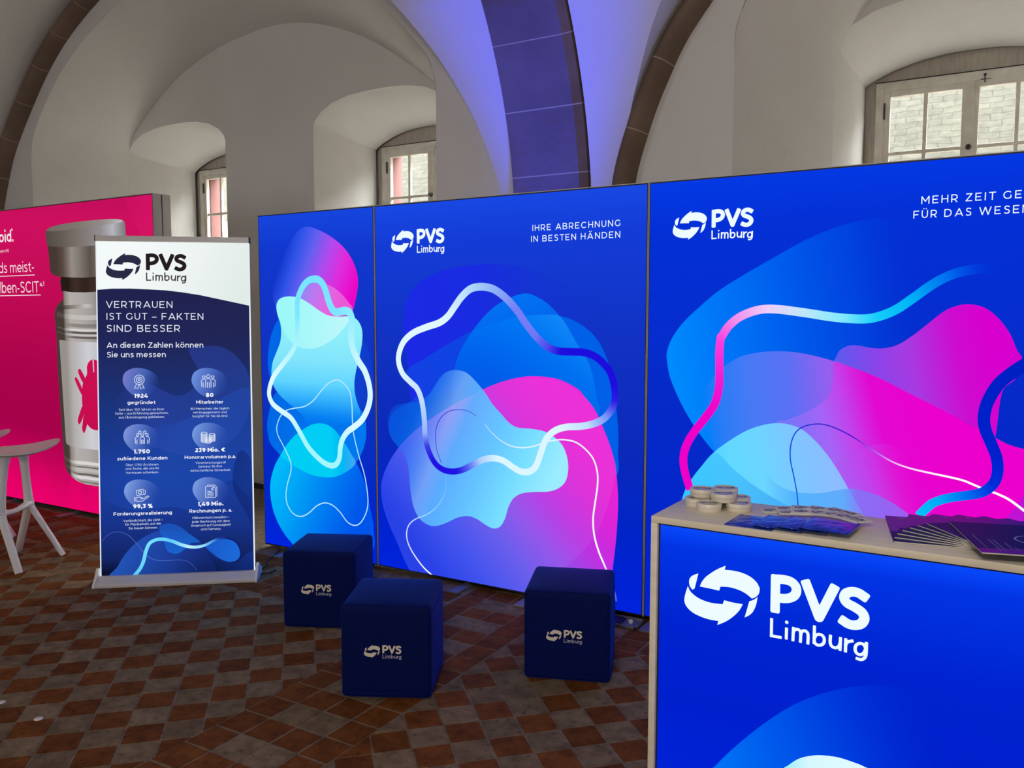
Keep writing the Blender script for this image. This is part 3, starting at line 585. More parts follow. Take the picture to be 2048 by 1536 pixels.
LOGO_BOLD=[[(0.5195,0.1422),(0.5212,-0.0243)],
[(0.5195,0.1422),(0.5649,0.1465),(0.6048,0.1402),(0.6285,0.1173),(0.6313,0.0867),(0.6137,0.0593),(0.5744,0.0417),(0.5209,0.0388)],
[(0.6839,0.1415),(0.7539,-0.0292),(0.8235,0.1388)],
[(0.9729,0.1269),(0.947,0.1401),(0.9164,0.1413),(0.8873,0.1274),(0.8776,0.1008),(0.8926,0.0767),(0.9312,0.0605),(0.9673,0.0394),(0.9797,0.0098),(0.9644,-0.0219),(0.9313,-0.0366),(0.9005,-0.0348),(0.8797,-0.0248)]]
LOGO_LIGHT=[[(0.5039,-0.0897),(0.5049,-0.1821),(0.5536,-0.1811)],
[(0.5856,-0.1274),(0.5857,-0.1785)],
[(0.5859,-0.0895),(0.5863,-0.0901)],
[(0.6225,-0.1164),(0.6216,-0.1808)],
[(0.6219,-0.1444),(0.6267,-0.1266),(0.6416,-0.1173),(0.6569,-0.1232),(0.6614,-0.1432),(0.6611,-0.1815)],
[(0.6615,-0.1473),(0.6661,-0.1269),(0.6809,-0.1176),(0.6961,-0.1249),(0.7006,-0.1454),(0.7003,-0.1821)],
[(0.7318,-0.0858),(0.733,-0.1731)],
[(0.733,-0.1489),(0.7414,-0.1299),(0.7585,-0.1216),(0.7772,-0.1273),(0.7848,-0.1483),(0.7785,-0.1702),(0.7603,-0.1817),(0.7429,-0.1799),(0.7335,-0.1661)],
[(0.8151,-0.1201),(0.8149,-0.1556),(0.8236,-0.1742),(0.8427,-0.1783),(0.8592,-0.1665),(0.8649,-0.1483)],
[(0.866,-0.1223),(0.8653,-0.1822)],
[(0.8927,-0.1234),(0.8928,-0.1843)],
[(0.893,-0.1504),(0.9017,-0.1337),(0.9236,-0.1236)],
[(0.9916,-0.148),(0.9801,-0.1304),(0.9606,-0.1292),(0.9439,-0.1435),(0.9404,-0.1658),(0.9483,-0.1843),(0.9668,-0.189),(0.9828,-0.1767),(0.9907,-0.1562)],
[(0.9944,-0.122),(0.9939,-0.181),(0.9856,-0.2043),(0.9695,-0.2146),(0.9523,-0.2131)]]
LOGO_W=(0.0510,0.0163)
ART_BANNER=[('F',[(-0.06,0),(0.92,0),(0.92,2.2),(-0.06,2.2)],[(0, 34, 34, 78, 1), (0.18, 32, 38, 88, 1), (0.42, 26, 52, 125, 1), (0.66, 26, 62, 158, 1), (0.82, 24, 52, 140, 1), (0.95, 18, 36, 100, 1), (1, 8, 14, 45, 1)],[(0.4,1.7),(0.4,0.06)],1),
('F',[(0.433,1.089),(0.552,1.194),(0.491,1.364),(0.577,1.381),(0.664,1.381),(0.745,1.338),(0.805,1.268),(0.832,1.205),(0.843,1.075),(0.808,0.924),(0.704,0.802),(0.55,0.734),(0.398,0.755),(0.256,0.81),(0.131,0.883),(0.041,1.015),(0.215,1.17)],[(0, 60, 70, 165, 0.0), (0.35, 50, 75, 180, 0.35), (1, 45, 75, 180, 0.35)],[(0.049,1.041),(0.722,1.032)],0),
('F',[(-0.002,0.538),(0.064,0.466),(0.213,0.418),(0.38,0.439),(0.549,0.417),(0.72,0.588),(0.839,0.497),(0.843,1.12),(0.466,0.947),(0.131,0.883),(-0.001,0.937)],[(0, 30, 70, 190, 0), (0.5, 35, 90, 200, 0.25), (1, 30, 80, 190, 0.3)],[(0.049,0.867),(0.634,0.502)],0),
('F',[(0.737,0.561),(0.77,0.463),(0.813,0.391),(0.847,0.319),(0.849,0.674),(0.789,0.764),(0.746,0.676)],[(0, 12, 24, 90, 0.55), (1, 12, 24, 90, 0.4)],[(0.72,0.588),(0.849,0.585)],0),
('F',[(0.055,0.033),(0.088,0.101),(0.129,0.169),(0.187,0.232),(0.254,0.277),(0.329,0.301),(0.43,0.289),(0.531,0.241),(0.59,0.16),(0.623,0.009)],[(0, 40, 95, 205, 0.7), (0.6, 35, 75, 185, 0.5), (1, 30, 60, 160, 0.2)],[(0.113,0.169),(0.589,0.107)],0),
('F',[(0.321,0.327),(0.371,0.342),(0.43,0.324),(0.489,0.278),(0.548,0.228),(0.497,0.223),(0.463,0.189),(0.429,0.166),(0.396,0.165),(0.362,0.186),(0.346,0.239),(0.327,0.284)],[(0, 30, 95, 205, 0.6), (1, 25, 105, 215, 0.8)],[(0.38,0.334),(0.412,0.167)],0),
('F',[(0.577,0.203),(0.624,0.225),(0.675,0.245),(0.726,0.239),(0.765,0.207),(0.779,0.153),(0.76,0.114),(0.717,0.104),(0.674,0.117),(0.632,0.145)],[(0, 25, 95, 210, 0.9), (1, 30, 110, 225, 0.9)],[(0.598,0.213),(0.751,0.11)],0),
('F',[(0.463,0.156),(0.548,0.221),(0.598,0.186),(0.674,0.122),(0.751,0.101),(0.846,0.159),(0.845,-0.018),(0.462,-0.001)],[(0, 22, 44, 130, 0.0), (1, 24, 60, 165, 0.4)],[(0.463,0.112),(0.803,0.099)],0),
('S',[(0.006,0.251),(0.031,0.283),(0.064,0.3),(0.105,0.3),(0.154,0.276),(0.204,0.218),(0.245,0.164),(0.295,0.132),(0.362,0.125),(0.429,0.127),(0.48,0.116),(0.513,0.084),(0.53,0.057)],0.004,[(0, 80, 80, 170, 0.7), (0.5, 90, 120, 205, 0.8), (1, 70, 90, 180, 0.5)],0),
('S',[(0.174,0.037),(0.212,0.083),(0.233,0.13),(0.245,0.182),(0.266,0.229),(0.304,0.249),(0.346,0.25),(0.396,0.236),(0.446,0.214),(0.497,0.2),(0.539,0.199),(0.581,0.209),(0.624,0.231),(0.667,0.245),(0.701,0.244),(0.743,0.229),(0.771,0.193),(0.781,0.144),(0.764,0.105)],[(0, 0.02), (0.5, 0.019), (0.75, 0.012), (1, 0.008)],[(0, 95, 205, 245, 1), (0.25, 120, 225, 255, 1), (0.4, 95, 205, 250, 1), (0.52, 190, 240, 255, 1), (0.62, 150, 220, 252, 1), (0.7, 70, 140, 225, 1), (0.74, 30, 60, 160, 0.8), (0.8, 16, 28, 100, 1), (1, 16, 28, 100, 0.8)],0),
('F',[(0.12,1.193),(0.132,1.228),(0.166,1.25),(0.203,1.256),(0.249,1.249),(0.291,1.227),(0.316,1.196),(0.324,1.161),(0.307,1.126),(0.257,1.095),(0.19,1.092),(0.149,1.123),(0.124,1.163)],[(0, 120, 125, 205, 0.95), (0.5, 78, 110, 195, 0.8), (1, 40, 75, 170, 0.0)],[(0.124,1.198),(0.32,1.134)],0),
('F',[(0.506,1.19),(0.519,1.225),(0.553,1.247),(0.591,1.253),(0.638,1.246),(0.68,1.224),(0.706,1.192),(0.714,1.157),(0.697,1.121),(0.646,1.091),(0.577,1.087),(0.535,1.119),(0.51,1.159)],[(0, 110, 145, 225, 0.95), (0.5, 78, 110, 195, 0.8), (1, 40, 75, 170, 0.0)],[(0.51,1.194),(0.71,1.13)],0),
('F',[(0.123,0.865),(0.136,0.9),(0.169,0.921),(0.206,0.927),(0.252,0.92),(0.294,0.897),(0.319,0.866),(0.327,0.831),(0.31,0.796),(0.26,0.767),(0.193,0.764),(0.152,0.795),(0.127,0.835)],[(0, 130, 150, 220, 0.95), (0.5, 78, 110, 195, 0.8), (1, 40, 75, 170, 0.0)],[(0.127,0.87),(0.323,0.805)],0),
('F',[(0.508,0.866),(0.521,0.901),(0.555,0.923),(0.594,0.928),(0.64,0.922),(0.683,0.899),(0.708,0.867),(0.717,0.831),(0.699,0.796),(0.648,0.766),(0.58,0.763),(0.538,0.795),(0.512,0.835)],[(0, 120, 155, 225, 0.95), (0.5, 78, 110, 195, 0.8), (1, 40, 75, 170, 0.0)],[(0.513,0.871),(0.712,0.805)],0),
('F',[(0.126,0.543),(0.139,0.577),(0.172,0.598),(0.209,0.603),(0.255,0.596),(0.297,0.573),(0.322,0.542),(0.33,0.507),(0.313,0.472),(0.263,0.443),(0.196,0.441),(0.155,0.472),(0.13,0.512)],[(0, 130, 160, 225, 0.95), (0.5, 78, 110, 195, 0.8), (1, 40, 75, 170, 0.0)],[(0.13,0.547),(0.326,0.48)],0),
('F',[(0.509,0.545),(0.522,0.58),(0.556,0.601),(0.594,0.607),(0.641,0.599),(0.684,0.576),(0.709,0.544),(0.718,0.509),(0.7,0.474),(0.649,0.445),(0.581,0.442),(0.539,0.474),(0.513,0.515)],[(0, 125, 158, 225, 0.95), (0.5, 78, 110, 195, 0.8), (1, 40, 75, 170, 0.0)],[(0.514,0.55),(0.713,0.482)],0),
('F',[(-0.025,1.714),(-0.016,1.714),(0.065,1.721),(0.163,1.722),(0.261,1.718),(0.36,1.713),(0.459,1.701),(0.559,1.685),(0.659,1.663),(0.76,1.641),(0.841,1.623),(0.92,2.2),(-0.06,2.2)],[(0, 225, 235, 232, 1), (0.5, 238, 244, 242, 1), (1, 244, 250, 250, 1)],[(0.794,1.695),(0.164,1.968)],1)]
ART_PINK=[('F',[(-10.691,3.248),(-5.012,2.49),(-5.136,-0.024),(-11.18,0.101)],[(0, 196, 14, 92, 1), (0.06, 205, 16, 94, 1), (0.3, 192, 10, 84, 1), (0.55, 170, 4, 74, 1), (0.75, 165, 2, 74, 1), (0.92, 215, 4, 98, 1), (1, 230, 2, 104, 1)],[(-6.373,2.428),(-6.55,0.04)],1),  # backlight falloff painted into the pink ground
('F',[(-5.456,2.384),(-5.144,2.415),(-5.159,2.121),(-5.302,2.128)],[(0, 215, 20, 104, 0), (1, 215, 20, 100, 0.8)],[(-5.577,2.285),(-5.152,2.26)],1),
('F',[(-8.351,0.014),(-8.295,0.204),(-7.956,0.414),(-7.868,0.541),(-7.805,0.426),(-7.528,0.186),(-7.513,0.013)],[(0, 200, 8, 90, 0), (0.5, 230, 0, 104, 0.3), (1, 234, 0, 106, 0.4)],[(-7.868,0.541),(-7.911,0.104)],0),  # LED glow lobes painted along the bottom edge
('F',[(-8.262,0.013),(-8.218,0.17),(-7.946,0.357),(-7.876,0.459),(-7.825,0.367),(-7.605,0.157),(-7.592,0.013)],[(0, 200, 8, 90, 0), (0.5, 230, 0, 104, 0.3), (1, 234, 0, 106, 0.4)],[(-7.876,0.459),(-7.911,0.104)],0),
('F',[(-8.175,0.013),(-8.142,0.136),(-7.937,0.299),(-7.884,0.376),(-7.846,0.307),(-7.681,0.127),(-7.673,0.013)],[(0, 200, 8, 90, 0), (0.5, 230, 0, 104, 0.3), (1, 234, 0, 106, 0.4)],[(-7.884,0.376),(-7.911,0.104)],0),
('F',[(-8.098,0.013),(-8.074,0.105),(-7.928,0.248),(-7.891,0.302),(-7.865,0.253),(-7.751,0.1),(-7.746,0.013)],[(0, 200, 8, 90, 0), (0.5, 230, 0, 104, 0.3), (1, 234, 0, 106, 0.4)],[(-7.891,0.302),(-7.911,0.104)],0),
('F',[(-8.025,0.013),(-8.01,0.077),(-7.92,0.199),(-7.898,0.231),(-7.882,0.202),(-7.818,0.074),(-7.816,0.013)],[(0, 200, 8, 90, 0), (0.5, 230, 0, 104, 0.3), (1, 234, 0, 106, 0.4)],[(-7.898,0.231),(-7.911,0.104)],0),
('F',[(-7.434,0.012),(-7.387,0.191),(-7.163,0.392),(-7.085,0.512),(-7.028,0.403),(-6.958,0.179),(-6.942,0.012)],[(0, 200, 8, 90, 0), (0.5, 230, 0, 104, 0.3), (1, 234, 0, 106, 0.4)],[(-7.085,0.512),(-7.12,0.098)],0),
('F',[(-7.371,0.012),(-7.334,0.159),(-7.154,0.337),(-7.092,0.434),(-7.046,0.347),(-6.991,0.15),(-6.979,0.012)],[(0, 200, 8, 90, 0), (0.5, 230, 0, 104, 0.3), (1, 234, 0, 106, 0.4)],[(-7.092,0.434),(-7.12,0.098)],0),
('F',[(-7.31,0.012),(-7.281,0.128),(-7.145,0.283),(-7.098,0.356),(-7.064,0.291),(-7.025,0.121),(-7.016,0.012)],[(0, 200, 8, 90, 0), (0.5, 230, 0, 104, 0.3), (1, 234, 0, 106, 0.4)],[(-7.098,0.356),(-7.12,0.098)],0),
('F',[(-7.254,0.012),(-7.234,0.099),(-7.137,0.234),(-7.104,0.285),(-7.08,0.24),(-7.055,0.095),(-7.049,0.012)],[(0, 200, 8, 90, 0), (0.5, 230, 0, 104, 0.3), (1, 234, 0, 106, 0.4)],[(-7.104,0.285),(-7.12,0.098)],0),
('F',[(-7.203,0.012),(-7.19,0.073),(-7.129,0.188),(-7.11,0.218),(-7.095,0.191),(-7.083,0.07),(-7.081,0.012)],[(0, 200, 8, 90, 0), (0.5, 230, 0, 104, 0.3), (1, 234, 0, 106, 0.4)],[(-7.11,0.218),(-7.12,0.098)],0),
('F',[(-6.834,0.012),(-6.792,0.183),(-6.741,0.38),(-6.668,0.497),(-6.614,0.391),(-6.485,0.172),(-6.47,0.011)],[(0, 200, 8, 90, 0), (0.5, 230, 0, 104, 0.3), (1, 234, 0, 106, 0.4)],[(-6.668,0.497),(-6.699,0.095)],0),
('F',[(-6.808,0.012),(-6.774,0.153),(-6.732,0.327),(-6.674,0.421),(-6.63,0.337),(-6.529,0.145),(-6.516,0.011)],[(0, 200, 8, 90, 0), (0.5, 230, 0, 104, 0.3), (1, 234, 0, 106, 0.4)],[(-6.674,0.421),(-6.699,0.095)],0),
('F',[(-6.782,0.012),(-6.756,0.123),(-6.723,0.274),(-6.68,0.345),(-6.647,0.282),(-6.572,0.117),(-6.563,0.011)],[(0, 200, 8, 90, 0), (0.5, 230, 0, 104, 0.3), (1, 234, 0, 106, 0.4)],[(-6.68,0.345),(-6.699,0.095)],0),
('F',[(-6.759,0.012),(-6.741,0.096),(-6.716,0.227),(-6.685,0.277),(-6.662,0.232),(-6.611,0.092),(-6.606,0.011)],[(0, 200, 8, 90, 0), (0.5, 230, 0, 104, 0.3), (1, 234, 0, 106, 0.4)],[(-6.685,0.277),(-6.699,0.095)],0),
('F',[(-6.737,0.012),(-6.726,0.07),(-6.708,0.182),(-6.69,0.212),(-6.676,0.185),(-6.649,0.068),(-6.646,0.011)],[(0, 200, 8, 90, 0), (0.5, 230, 0, 104, 0.3), (1, 234, 0, 106, 0.4)],[(-6.69,0.212),(-6.699,0.095)],0),
('F',[(-6.315,0.011),(-6.277,0.176),(-6.238,0.366),(-6.171,0.478),(-6.12,0.377),(-6.089,0.167),(-6.074,0.011)],[(0, 200, 8, 90, 0), (0.5, 230, 0, 104, 0.3), (1, 234, 0, 106, 0.4)],[(-6.171,0.478),(-6.198,0.091)],0),
('F',[(-6.293,0.011),(-6.262,0.147),(-6.229,0.315),(-6.176,0.405),(-6.135,0.324),(-6.111,0.14),(-6.099,0.011)],[(0, 200, 8, 90, 0), (0.5, 230, 0, 104, 0.3), (1, 234, 0, 106, 0.4)],[(-6.176,0.405),(-6.198,0.091)],0),
('F',[(-6.27,0.011),(-6.247,0.118),(-6.221,0.264),(-6.181,0.332),(-6.15,0.271),(-6.134,0.113),(-6.125,0.011)],[(0, 200, 8, 90, 0), (0.5, 230, 0, 104, 0.3), (1, 234, 0, 106, 0.4)],[(-6.181,0.332),(-6.198,0.091)],0),
('F',[(-6.25,0.011),(-6.233,0.092),(-6.214,0.218),(-6.186,0.266),(-6.164,0.223),(-6.154,0.088),(-6.148,0.011)],[(0, 200, 8, 90, 0), (0.5, 230, 0, 104, 0.3), (1, 234, 0, 106, 0.4)],[(-6.186,0.266),(-6.198,0.091)],0),
('F',[(-6.231,0.011),(-6.22,0.067),(-6.207,0.175),(-6.19,0.204),(-6.177,0.178),(-6.173,0.065),(-6.17,0.011)],[(0, 200, 8, 90, 0), (0.5, 230, 0, 104, 0.3), (1, 234, 0, 106, 0.4)],[(-6.19,0.204),(-6.198,0.091)],0),
('F',[(-6.074,0.011),(-6.037,0.173),(-5.931,0.357),(-5.868,0.467),(-5.819,0.368),(-5.758,0.163),(-5.743,0.01)],[(0, 200, 8, 90, 0), (0.5, 230, 0, 104, 0.3), (1, 234, 0, 106, 0.4)],[(-5.868,0.467),(-5.892,0.089)],0),
('F',[(-6.038,0.011),(-6.009,0.144),(-5.923,0.307),(-5.872,0.396),(-5.833,0.316),(-5.785,0.136),(-5.773,0.01)],[(0, 200, 8, 90, 0), (0.5, 230, 0, 104, 0.3), (1, 234, 0, 106, 0.4)],[(-5.872,0.396),(-5.892,0.089)],0),
('F',[(-6.002,0.011),(-5.98,0.115),(-5.915,0.258),(-5.877,0.324),(-5.847,0.265),(-5.812,0.11),(-5.804,0.01)],[(0, 200, 8, 90, 0), (0.5, 230, 0, 104, 0.3), (1, 234, 0, 106, 0.4)],[(-5.877,0.324),(-5.892,0.089)],0),
('F',[(-5.97,0.011),(-5.955,0.09),(-5.907,0.213),(-5.881,0.26),(-5.86,0.218),(-5.837,0.086),(-5.831,0.01)],[(0, 200, 8, 90, 0), (0.5, 230, 0, 104, 0.3), (1, 234, 0, 106, 0.4)],[(-5.881,0.26),(-5.892,0.089)],0),
('F',[(-5.94,0.011),(-5.931,0.066),(-5.901,0.171),(-5.885,0.199),(-5.872,0.174),(-5.861,0.064),(-5.858,0.01)],[(0, 200, 8, 90, 0), (0.5, 230, 0, 104, 0.3), (1, 234, 0, 106, 0.4)],[(-5.885,0.199),(-5.892,0.089)],0),
('F',[(-5.682,0.01),(-5.649,0.167),(-5.555,0.346),(-5.496,0.453),(-5.45,0.357),(-5.374,0.157),(-5.359,0.01)],[(0, 200, 8, 90, 0), (0.5, 230, 0, 104, 0.3), (1, 234, 0, 106, 0.4)],[(-5.496,0.453),(-5.517,0.086)],0),
('F',[(-5.649,0.01),(-5.623,0.139),(-5.547,0.298),(-5.5,0.384),(-5.463,0.307),(-5.403,0.132),(-5.391,0.01)],[(0, 200, 8, 90, 0), (0.5, 230, 0, 104, 0.3), (1, 234, 0, 106, 0.4)],[(-5.5,0.384),(-5.517,0.086)],0),
('F',[(-5.617,0.01),(-5.597,0.112),(-5.54,0.25),(-5.504,0.315),(-5.476,0.257),(-5.432,0.107),(-5.423,0.01)],[(0, 200, 8, 90, 0), (0.5, 230, 0, 104, 0.3), (1, 234, 0, 106, 0.4)],[(-5.504,0.315),(-5.517,0.086)],0),
('F',[(-5.588,0.01),(-5.574,0.087),(-5.532,0.207),(-5.508,0.252),(-5.488,0.212),(-5.458,0.083),(-5.453,0.01)],[(0, 200, 8, 90, 0), (0.5, 230, 0, 104, 0.3), (1, 234, 0, 106, 0.4)],[(-5.508,0.252),(-5.517,0.086)],0),
('F',[(-5.561,0.01),(-5.552,0.063),(-5.526,0.166),(-5.511,0.193),(-5.499,0.169),(-5.483,0.062),(-5.48,0.01)],[(0, 200, 8, 90, 0), (0.5, 230, 0, 104, 0.3), (1, 234, 0, 106, 0.4)],[(-5.511,0.193),(-5.517,0.086)],0),
('F',[(-6.257,1.838),(-6.26,1.766),(-6.244,1.698),(-6.285,1.662),(-6.337,1.626),(-6.366,1.567),(-6.365,1.503),(-6.36,1.439),(-6.355,1.384),(-6.357,1.131),(-6.329,0.53),(-6.32,0.456),(-6.316,0.39),(-6.29,0.338),(-6.237,0.298),(-6.145,0.266),(-6.012,0.253),(-5.862,0.254),(-6.048,0.254),(-5.898,0.253),(-5.765,0.266),(-5.672,0.298),(-5.62,0.338),(-5.594,0.39),(-5.59,0.456),(-5.581,0.53),(-5.553,1.131),(-5.555,1.384),(-5.55,1.439),(-5.545,1.503),(-5.544,1.567),(-5.573,1.626),(-5.625,1.662),(-5.665,1.698),(-5.65,1.766),(-5.653,1.838)],[(0, 70, 58, 52, 1), (0.05, 140, 132, 126, 1), (0.16, 178, 172, 168, 1), (0.4, 172, 168, 165, 1), (0.6, 160, 155, 152, 1), (0.85, 130, 122, 118, 1), (1, 60, 50, 46, 1)],[(-6.255,1.2),(-5.655,1.2)],0),
('F',[(-6.319,1.622),(-6.226,1.635),(-6.016,1.642),(-5.814,1.644),(-6.096,1.644),(-5.894,1.642),(-5.684,1.635),(-5.591,1.622),(-5.597,1.594),(-5.697,1.605),(-5.892,1.613),(-6.095,1.615),(-5.815,1.615),(-6.018,1.613),(-6.213,1.605),(-6.313,1.594)],[(0, 60, 50, 46, 0.8), (0.5, 205, 200, 198, 0.8), (1, 60, 50, 46, 0.8)],[(-6.255,1.2),(-5.655,1.2)],1),
('F',[(-6.334,1.588),(-6.231,1.568),(-6.022,1.559),(-5.963,1.558),(-5.947,1.558),(-5.888,1.559),(-5.679,1.568),(-5.576,1.588),(-5.574,1.552),(-5.677,1.532),(-5.886,1.523),(-5.944,1.523),(-5.966,1.523),(-6.024,1.523),(-6.233,1.532),(-6.336,1.552)],[(0, 205, 200, 196, 0.05), (0.2, 205, 200, 196, 0.6), (0.8, 205, 200, 196, 0.6), (1, 205, 200, 196, 0.05)],[(-6.255,1.2),(-5.655,1.2)],1),
('F',[(-6.339,1.52),(-6.236,1.5),(-6.026,1.492),(-5.968,1.492),(-5.942,1.492),(-5.884,1.492),(-5.674,1.5),(-5.571,1.52),(-5.569,1.492),(-5.672,1.473),(-5.882,1.465),(-5.941,1.465),(-5.969,1.465),(-6.028,1.465),(-6.237,1.473),(-6.341,1.492)],[(0, 96, 86, 80, 0.05), (0.2, 96, 86, 80, 0.55), (0.8, 96, 86, 80, 0.55), (1, 96, 86, 80, 0.05)],[(-6.255,1.2),(-5.655,1.2)],1),
('F',[(-6.342,1.479),(-6.238,1.459),(-6.029,1.452),(-5.97,1.452),(-5.94,1.452),(-5.881,1.452),(-5.672,1.459),(-5.568,1.479),(-5.567,1.463),(-5.67,1.444),(-5.88,1.437),(-5.939,1.437),(-5.971,1.437),(-6.03,1.437),(-6.24,1.444),(-6.343,1.463)],[(0, 225, 222, 222, 0.05), (0.2, 225, 222, 222, 0.8), (0.8, 225, 222, 222, 0.8), (1, 225, 222, 222, 0.05)],[(-6.255,1.2),(-5.655,1.2)],1),
('F',[(-6.343,1.458),(-6.24,1.439),(-6.03,1.432),(-5.971,1.431),(-5.938,1.431),(-5.88,1.432),(-5.67,1.439),(-5.567,1.458),(-5.566,1.442),(-5.669,1.423),(-5.879,1.416),(-5.937,1.416),(-5.972,1.416),(-6.031,1.416),(-6.241,1.423),(-6.344,1.442)],[(0, 60, 50, 46, 0.05), (0.2, 60, 50, 46, 0.85), (0.8, 60, 50, 46, 0.85), (1, 60, 50, 46, 0.05)],[(-6.255,1.2),(-5.655,1.2)],1),
('F',[(-6.344,1.439),(-6.241,1.42),(-6.031,1.414),(-5.973,1.413),(-5.937,1.413),(-5.879,1.414),(-5.669,1.42),(-5.565,1.439),(-5.565,1.427),(-5.668,1.408),(-5.878,1.401),(-5.936,1.401),(-5.973,1.401),(-6.032,1.401),(-6.242,1.408),(-6.345,1.427)],[(0, 210, 206, 205, 0.05), (0.2, 210, 206, 205, 0.7), (0.8, 210, 206, 205, 0.7), (1, 210, 206, 205, 0.05)],[(-6.255,1.2),(-5.655,1.2)],1),
('F',[(-6.346,1.421),(-6.242,1.402),(-6.033,1.396),(-5.974,1.396),(-5.936,1.396),(-5.877,1.396),(-5.667,1.402),(-5.564,1.421),(-5.563,1.405),(-5.666,1.386),(-5.876,1.38),(-5.935,1.38),(-5.975,1.38),(-6.034,1.38),(-6.244,1.386),(-6.347,1.405)],[(0, 70, 60, 56, 0.05), (0.2, 70, 60, 56, 0.8), (0.8, 70, 60, 56, 0.8), (1, 70, 60, 56, 0.05)],[(-6.255,1.2),(-5.655,1.2)],1),
('F',[(-6.319,1.368),(-6.185,1.36),(-6.035,1.356),(-5.976,1.357),(-5.934,1.357),(-5.875,1.356),(-5.725,1.36),(-5.591,1.368),(-5.623,0.568),(-5.627,0.558),(-5.642,0.549),(-5.665,0.541),(-5.698,0.536),(-5.737,0.532),(-5.782,0.531),(-5.83,0.531),(-5.881,0.535),(-6.029,0.535),(-6.08,0.531),(-6.128,0.531),(-6.173,0.532),(-6.212,0.536),(-6.245,0.541),(-6.268,0.549),(-6.283,0.558),(-6.287,0.568)],[(0, 150, 144, 140, 1), (0.12, 178, 172, 170, 1), (0.3, 190, 188, 190, 1), (0.5, 205, 205, 212, 1), (0.8, 190, 188, 190, 1), (1, 140, 132, 128, 1)],[(-6.235,1),(-5.675,1)],1),
('F',[(-6.306,0.459),(-6.3,0.449),(-6.28,0.44),(-6.247,0.434),(-6.204,0.43),(-6.153,0.429),(-6.096,0.431),(-6.036,0.435),(-5.874,0.435),(-5.814,0.431),(-5.757,0.429),(-5.706,0.43),(-5.663,0.434),(-5.63,0.44),(-5.61,0.449),(-5.604,0.459),(-5.606,0.431),(-5.612,0.421),(-5.632,0.413),(-5.664,0.407),(-5.706,0.404),(-5.757,0.403),(-5.813,0.404),(-5.872,0.409),(-6.038,0.409),(-6.097,0.404),(-6.153,0.403),(-6.204,0.404),(-6.246,0.407),(-6.278,0.413),(-6.298,0.421),(-6.304,0.431)],[(0, 225, 222, 222, 0.05), (0.2, 225, 222, 222, 0.8), (0.8, 225, 222, 222, 0.8), (1, 225, 222, 222, 0.05)],[(-6.255,1),(-5.655,1)],1),
('F',[(-6.3,0.418),(-6.294,0.408),(-6.275,0.399),(-6.244,0.393),(-6.202,0.389),(-6.152,0.388),(-6.097,0.39),(-6.039,0.394),(-5.871,0.394),(-5.813,0.39),(-5.758,0.388),(-5.708,0.389),(-5.666,0.393),(-5.635,0.399),(-5.615,0.408),(-5.609,0.418),(-5.613,0.408),(-5.619,0.398),(-5.638,0.39),(-5.669,0.384),(-5.71,0.381),(-5.759,0.38),(-5.814,0.382),(-5.871,0.386),(-6.039,0.386),(-6.096,0.382),(-6.151,0.38),(-6.2,0.381),(-6.241,0.384),(-6.272,0.39),(-6.291,0.398),(-6.297,0.408)],[(0, 60, 52, 48, 0.05), (0.2, 60, 52, 48, 0.8), (0.8, 60, 52, 48, 0.8), (1, 60, 52, 48, 0.05)],[(-6.255,1),(-5.655,1)],1),
('F',[(-6.296,0.403),(-6.29,0.393),(-6.271,0.385),(-6.241,0.378),(-6.2,0.375),(-6.151,0.374),(-6.096,0.375),(-6.04,0.379),(-5.87,0.379),(-5.814,0.375),(-5.759,0.374),(-5.71,0.375),(-5.669,0.378),(-5.639,0.385),(-5.62,0.393),(-5.614,0.403),(-5.616,0.377),(-5.622,0.367),(-5.641,0.359),(-5.671,0.353),(-5.711,0.35),(-5.759,0.349),(-5.813,0.35),(-5.869,0.355),(-6.041,0.355),(-6.097,0.35),(-6.151,0.349),(-6.199,0.35),(-6.239,0.353),(-6.269,0.359),(-6.288,0.367),(-6.294,0.377)],[(0, 196, 190, 188, 0.05), (0.2, 196, 190, 188, 0.7), (0.8, 196, 190, 188, 0.7), (1, 196, 190, 188, 0.05)],[(-6.255,1),(-5.655,1)],1),
('F',[(-6.274,0.367),(-6.269,0.357),(-6.252,0.348),(-6.224,0.342),(-6.187,0.338),(-6.143,0.336),(-6.094,0.338),(-6.042,0.341),(-5.868,0.341),(-5.816,0.338),(-5.767,0.336),(-5.723,0.338),(-5.686,0.342),(-5.658,0.348),(-5.641,0.357),(-5.636,0.367),(-5.639,0.349),(-5.644,0.339),(-5.661,0.331),(-5.688,0.325),(-5.724,0.321),(-5.768,0.32),(-5.816,0.321),(-5.867,0.325),(-6.043,0.325),(-6.094,0.321),(-6.142,0.32),(-6.185,0.321),(-6.222,0.325),(-6.249,0.331),(-6.266,0.339),(-6.271,0.349)],[(0, 60, 52, 48, 0.05), (0.2, 60, 52, 48, 0.75), (0.8, 60, 52, 48, 0.75), (1, 60, 52, 48, 0.05)],[(-6.255,1),(-5.655,1)],1),
('F',[(-6.234,0.348),(-6.23,0.338),(-6.216,0.329),(-6.193,0.322),(-6.163,0.317),(-6.127,0.315),(-6.086,0.315),(-6.044,0.318),(-5.866,0.318),(-5.824,0.315),(-5.783,0.315),(-5.747,0.317),(-5.717,0.322),(-5.694,0.329),(-5.68,0.338),(-5.676,0.348),(-5.678,0.322),(-5.682,0.312),(-5.696,0.303),(-5.718,0.297),(-5.748,0.292),(-5.783,0.29),(-5.823,0.291),(-5.865,0.294),(-6.045,0.294),(-6.087,0.291),(-6.126,0.29),(-6.162,0.292),(-6.192,0.297),(-6.214,0.303),(-6.228,0.312),(-6.232,0.322)],[(0, 225, 222, 224, 0.05), (0.2, 225, 222, 224, 0.8), (0.8, 225, 222, 224, 0.8), (1, 225, 222, 224, 0.05)],[(-6.255,1),(-5.655,1)],1),
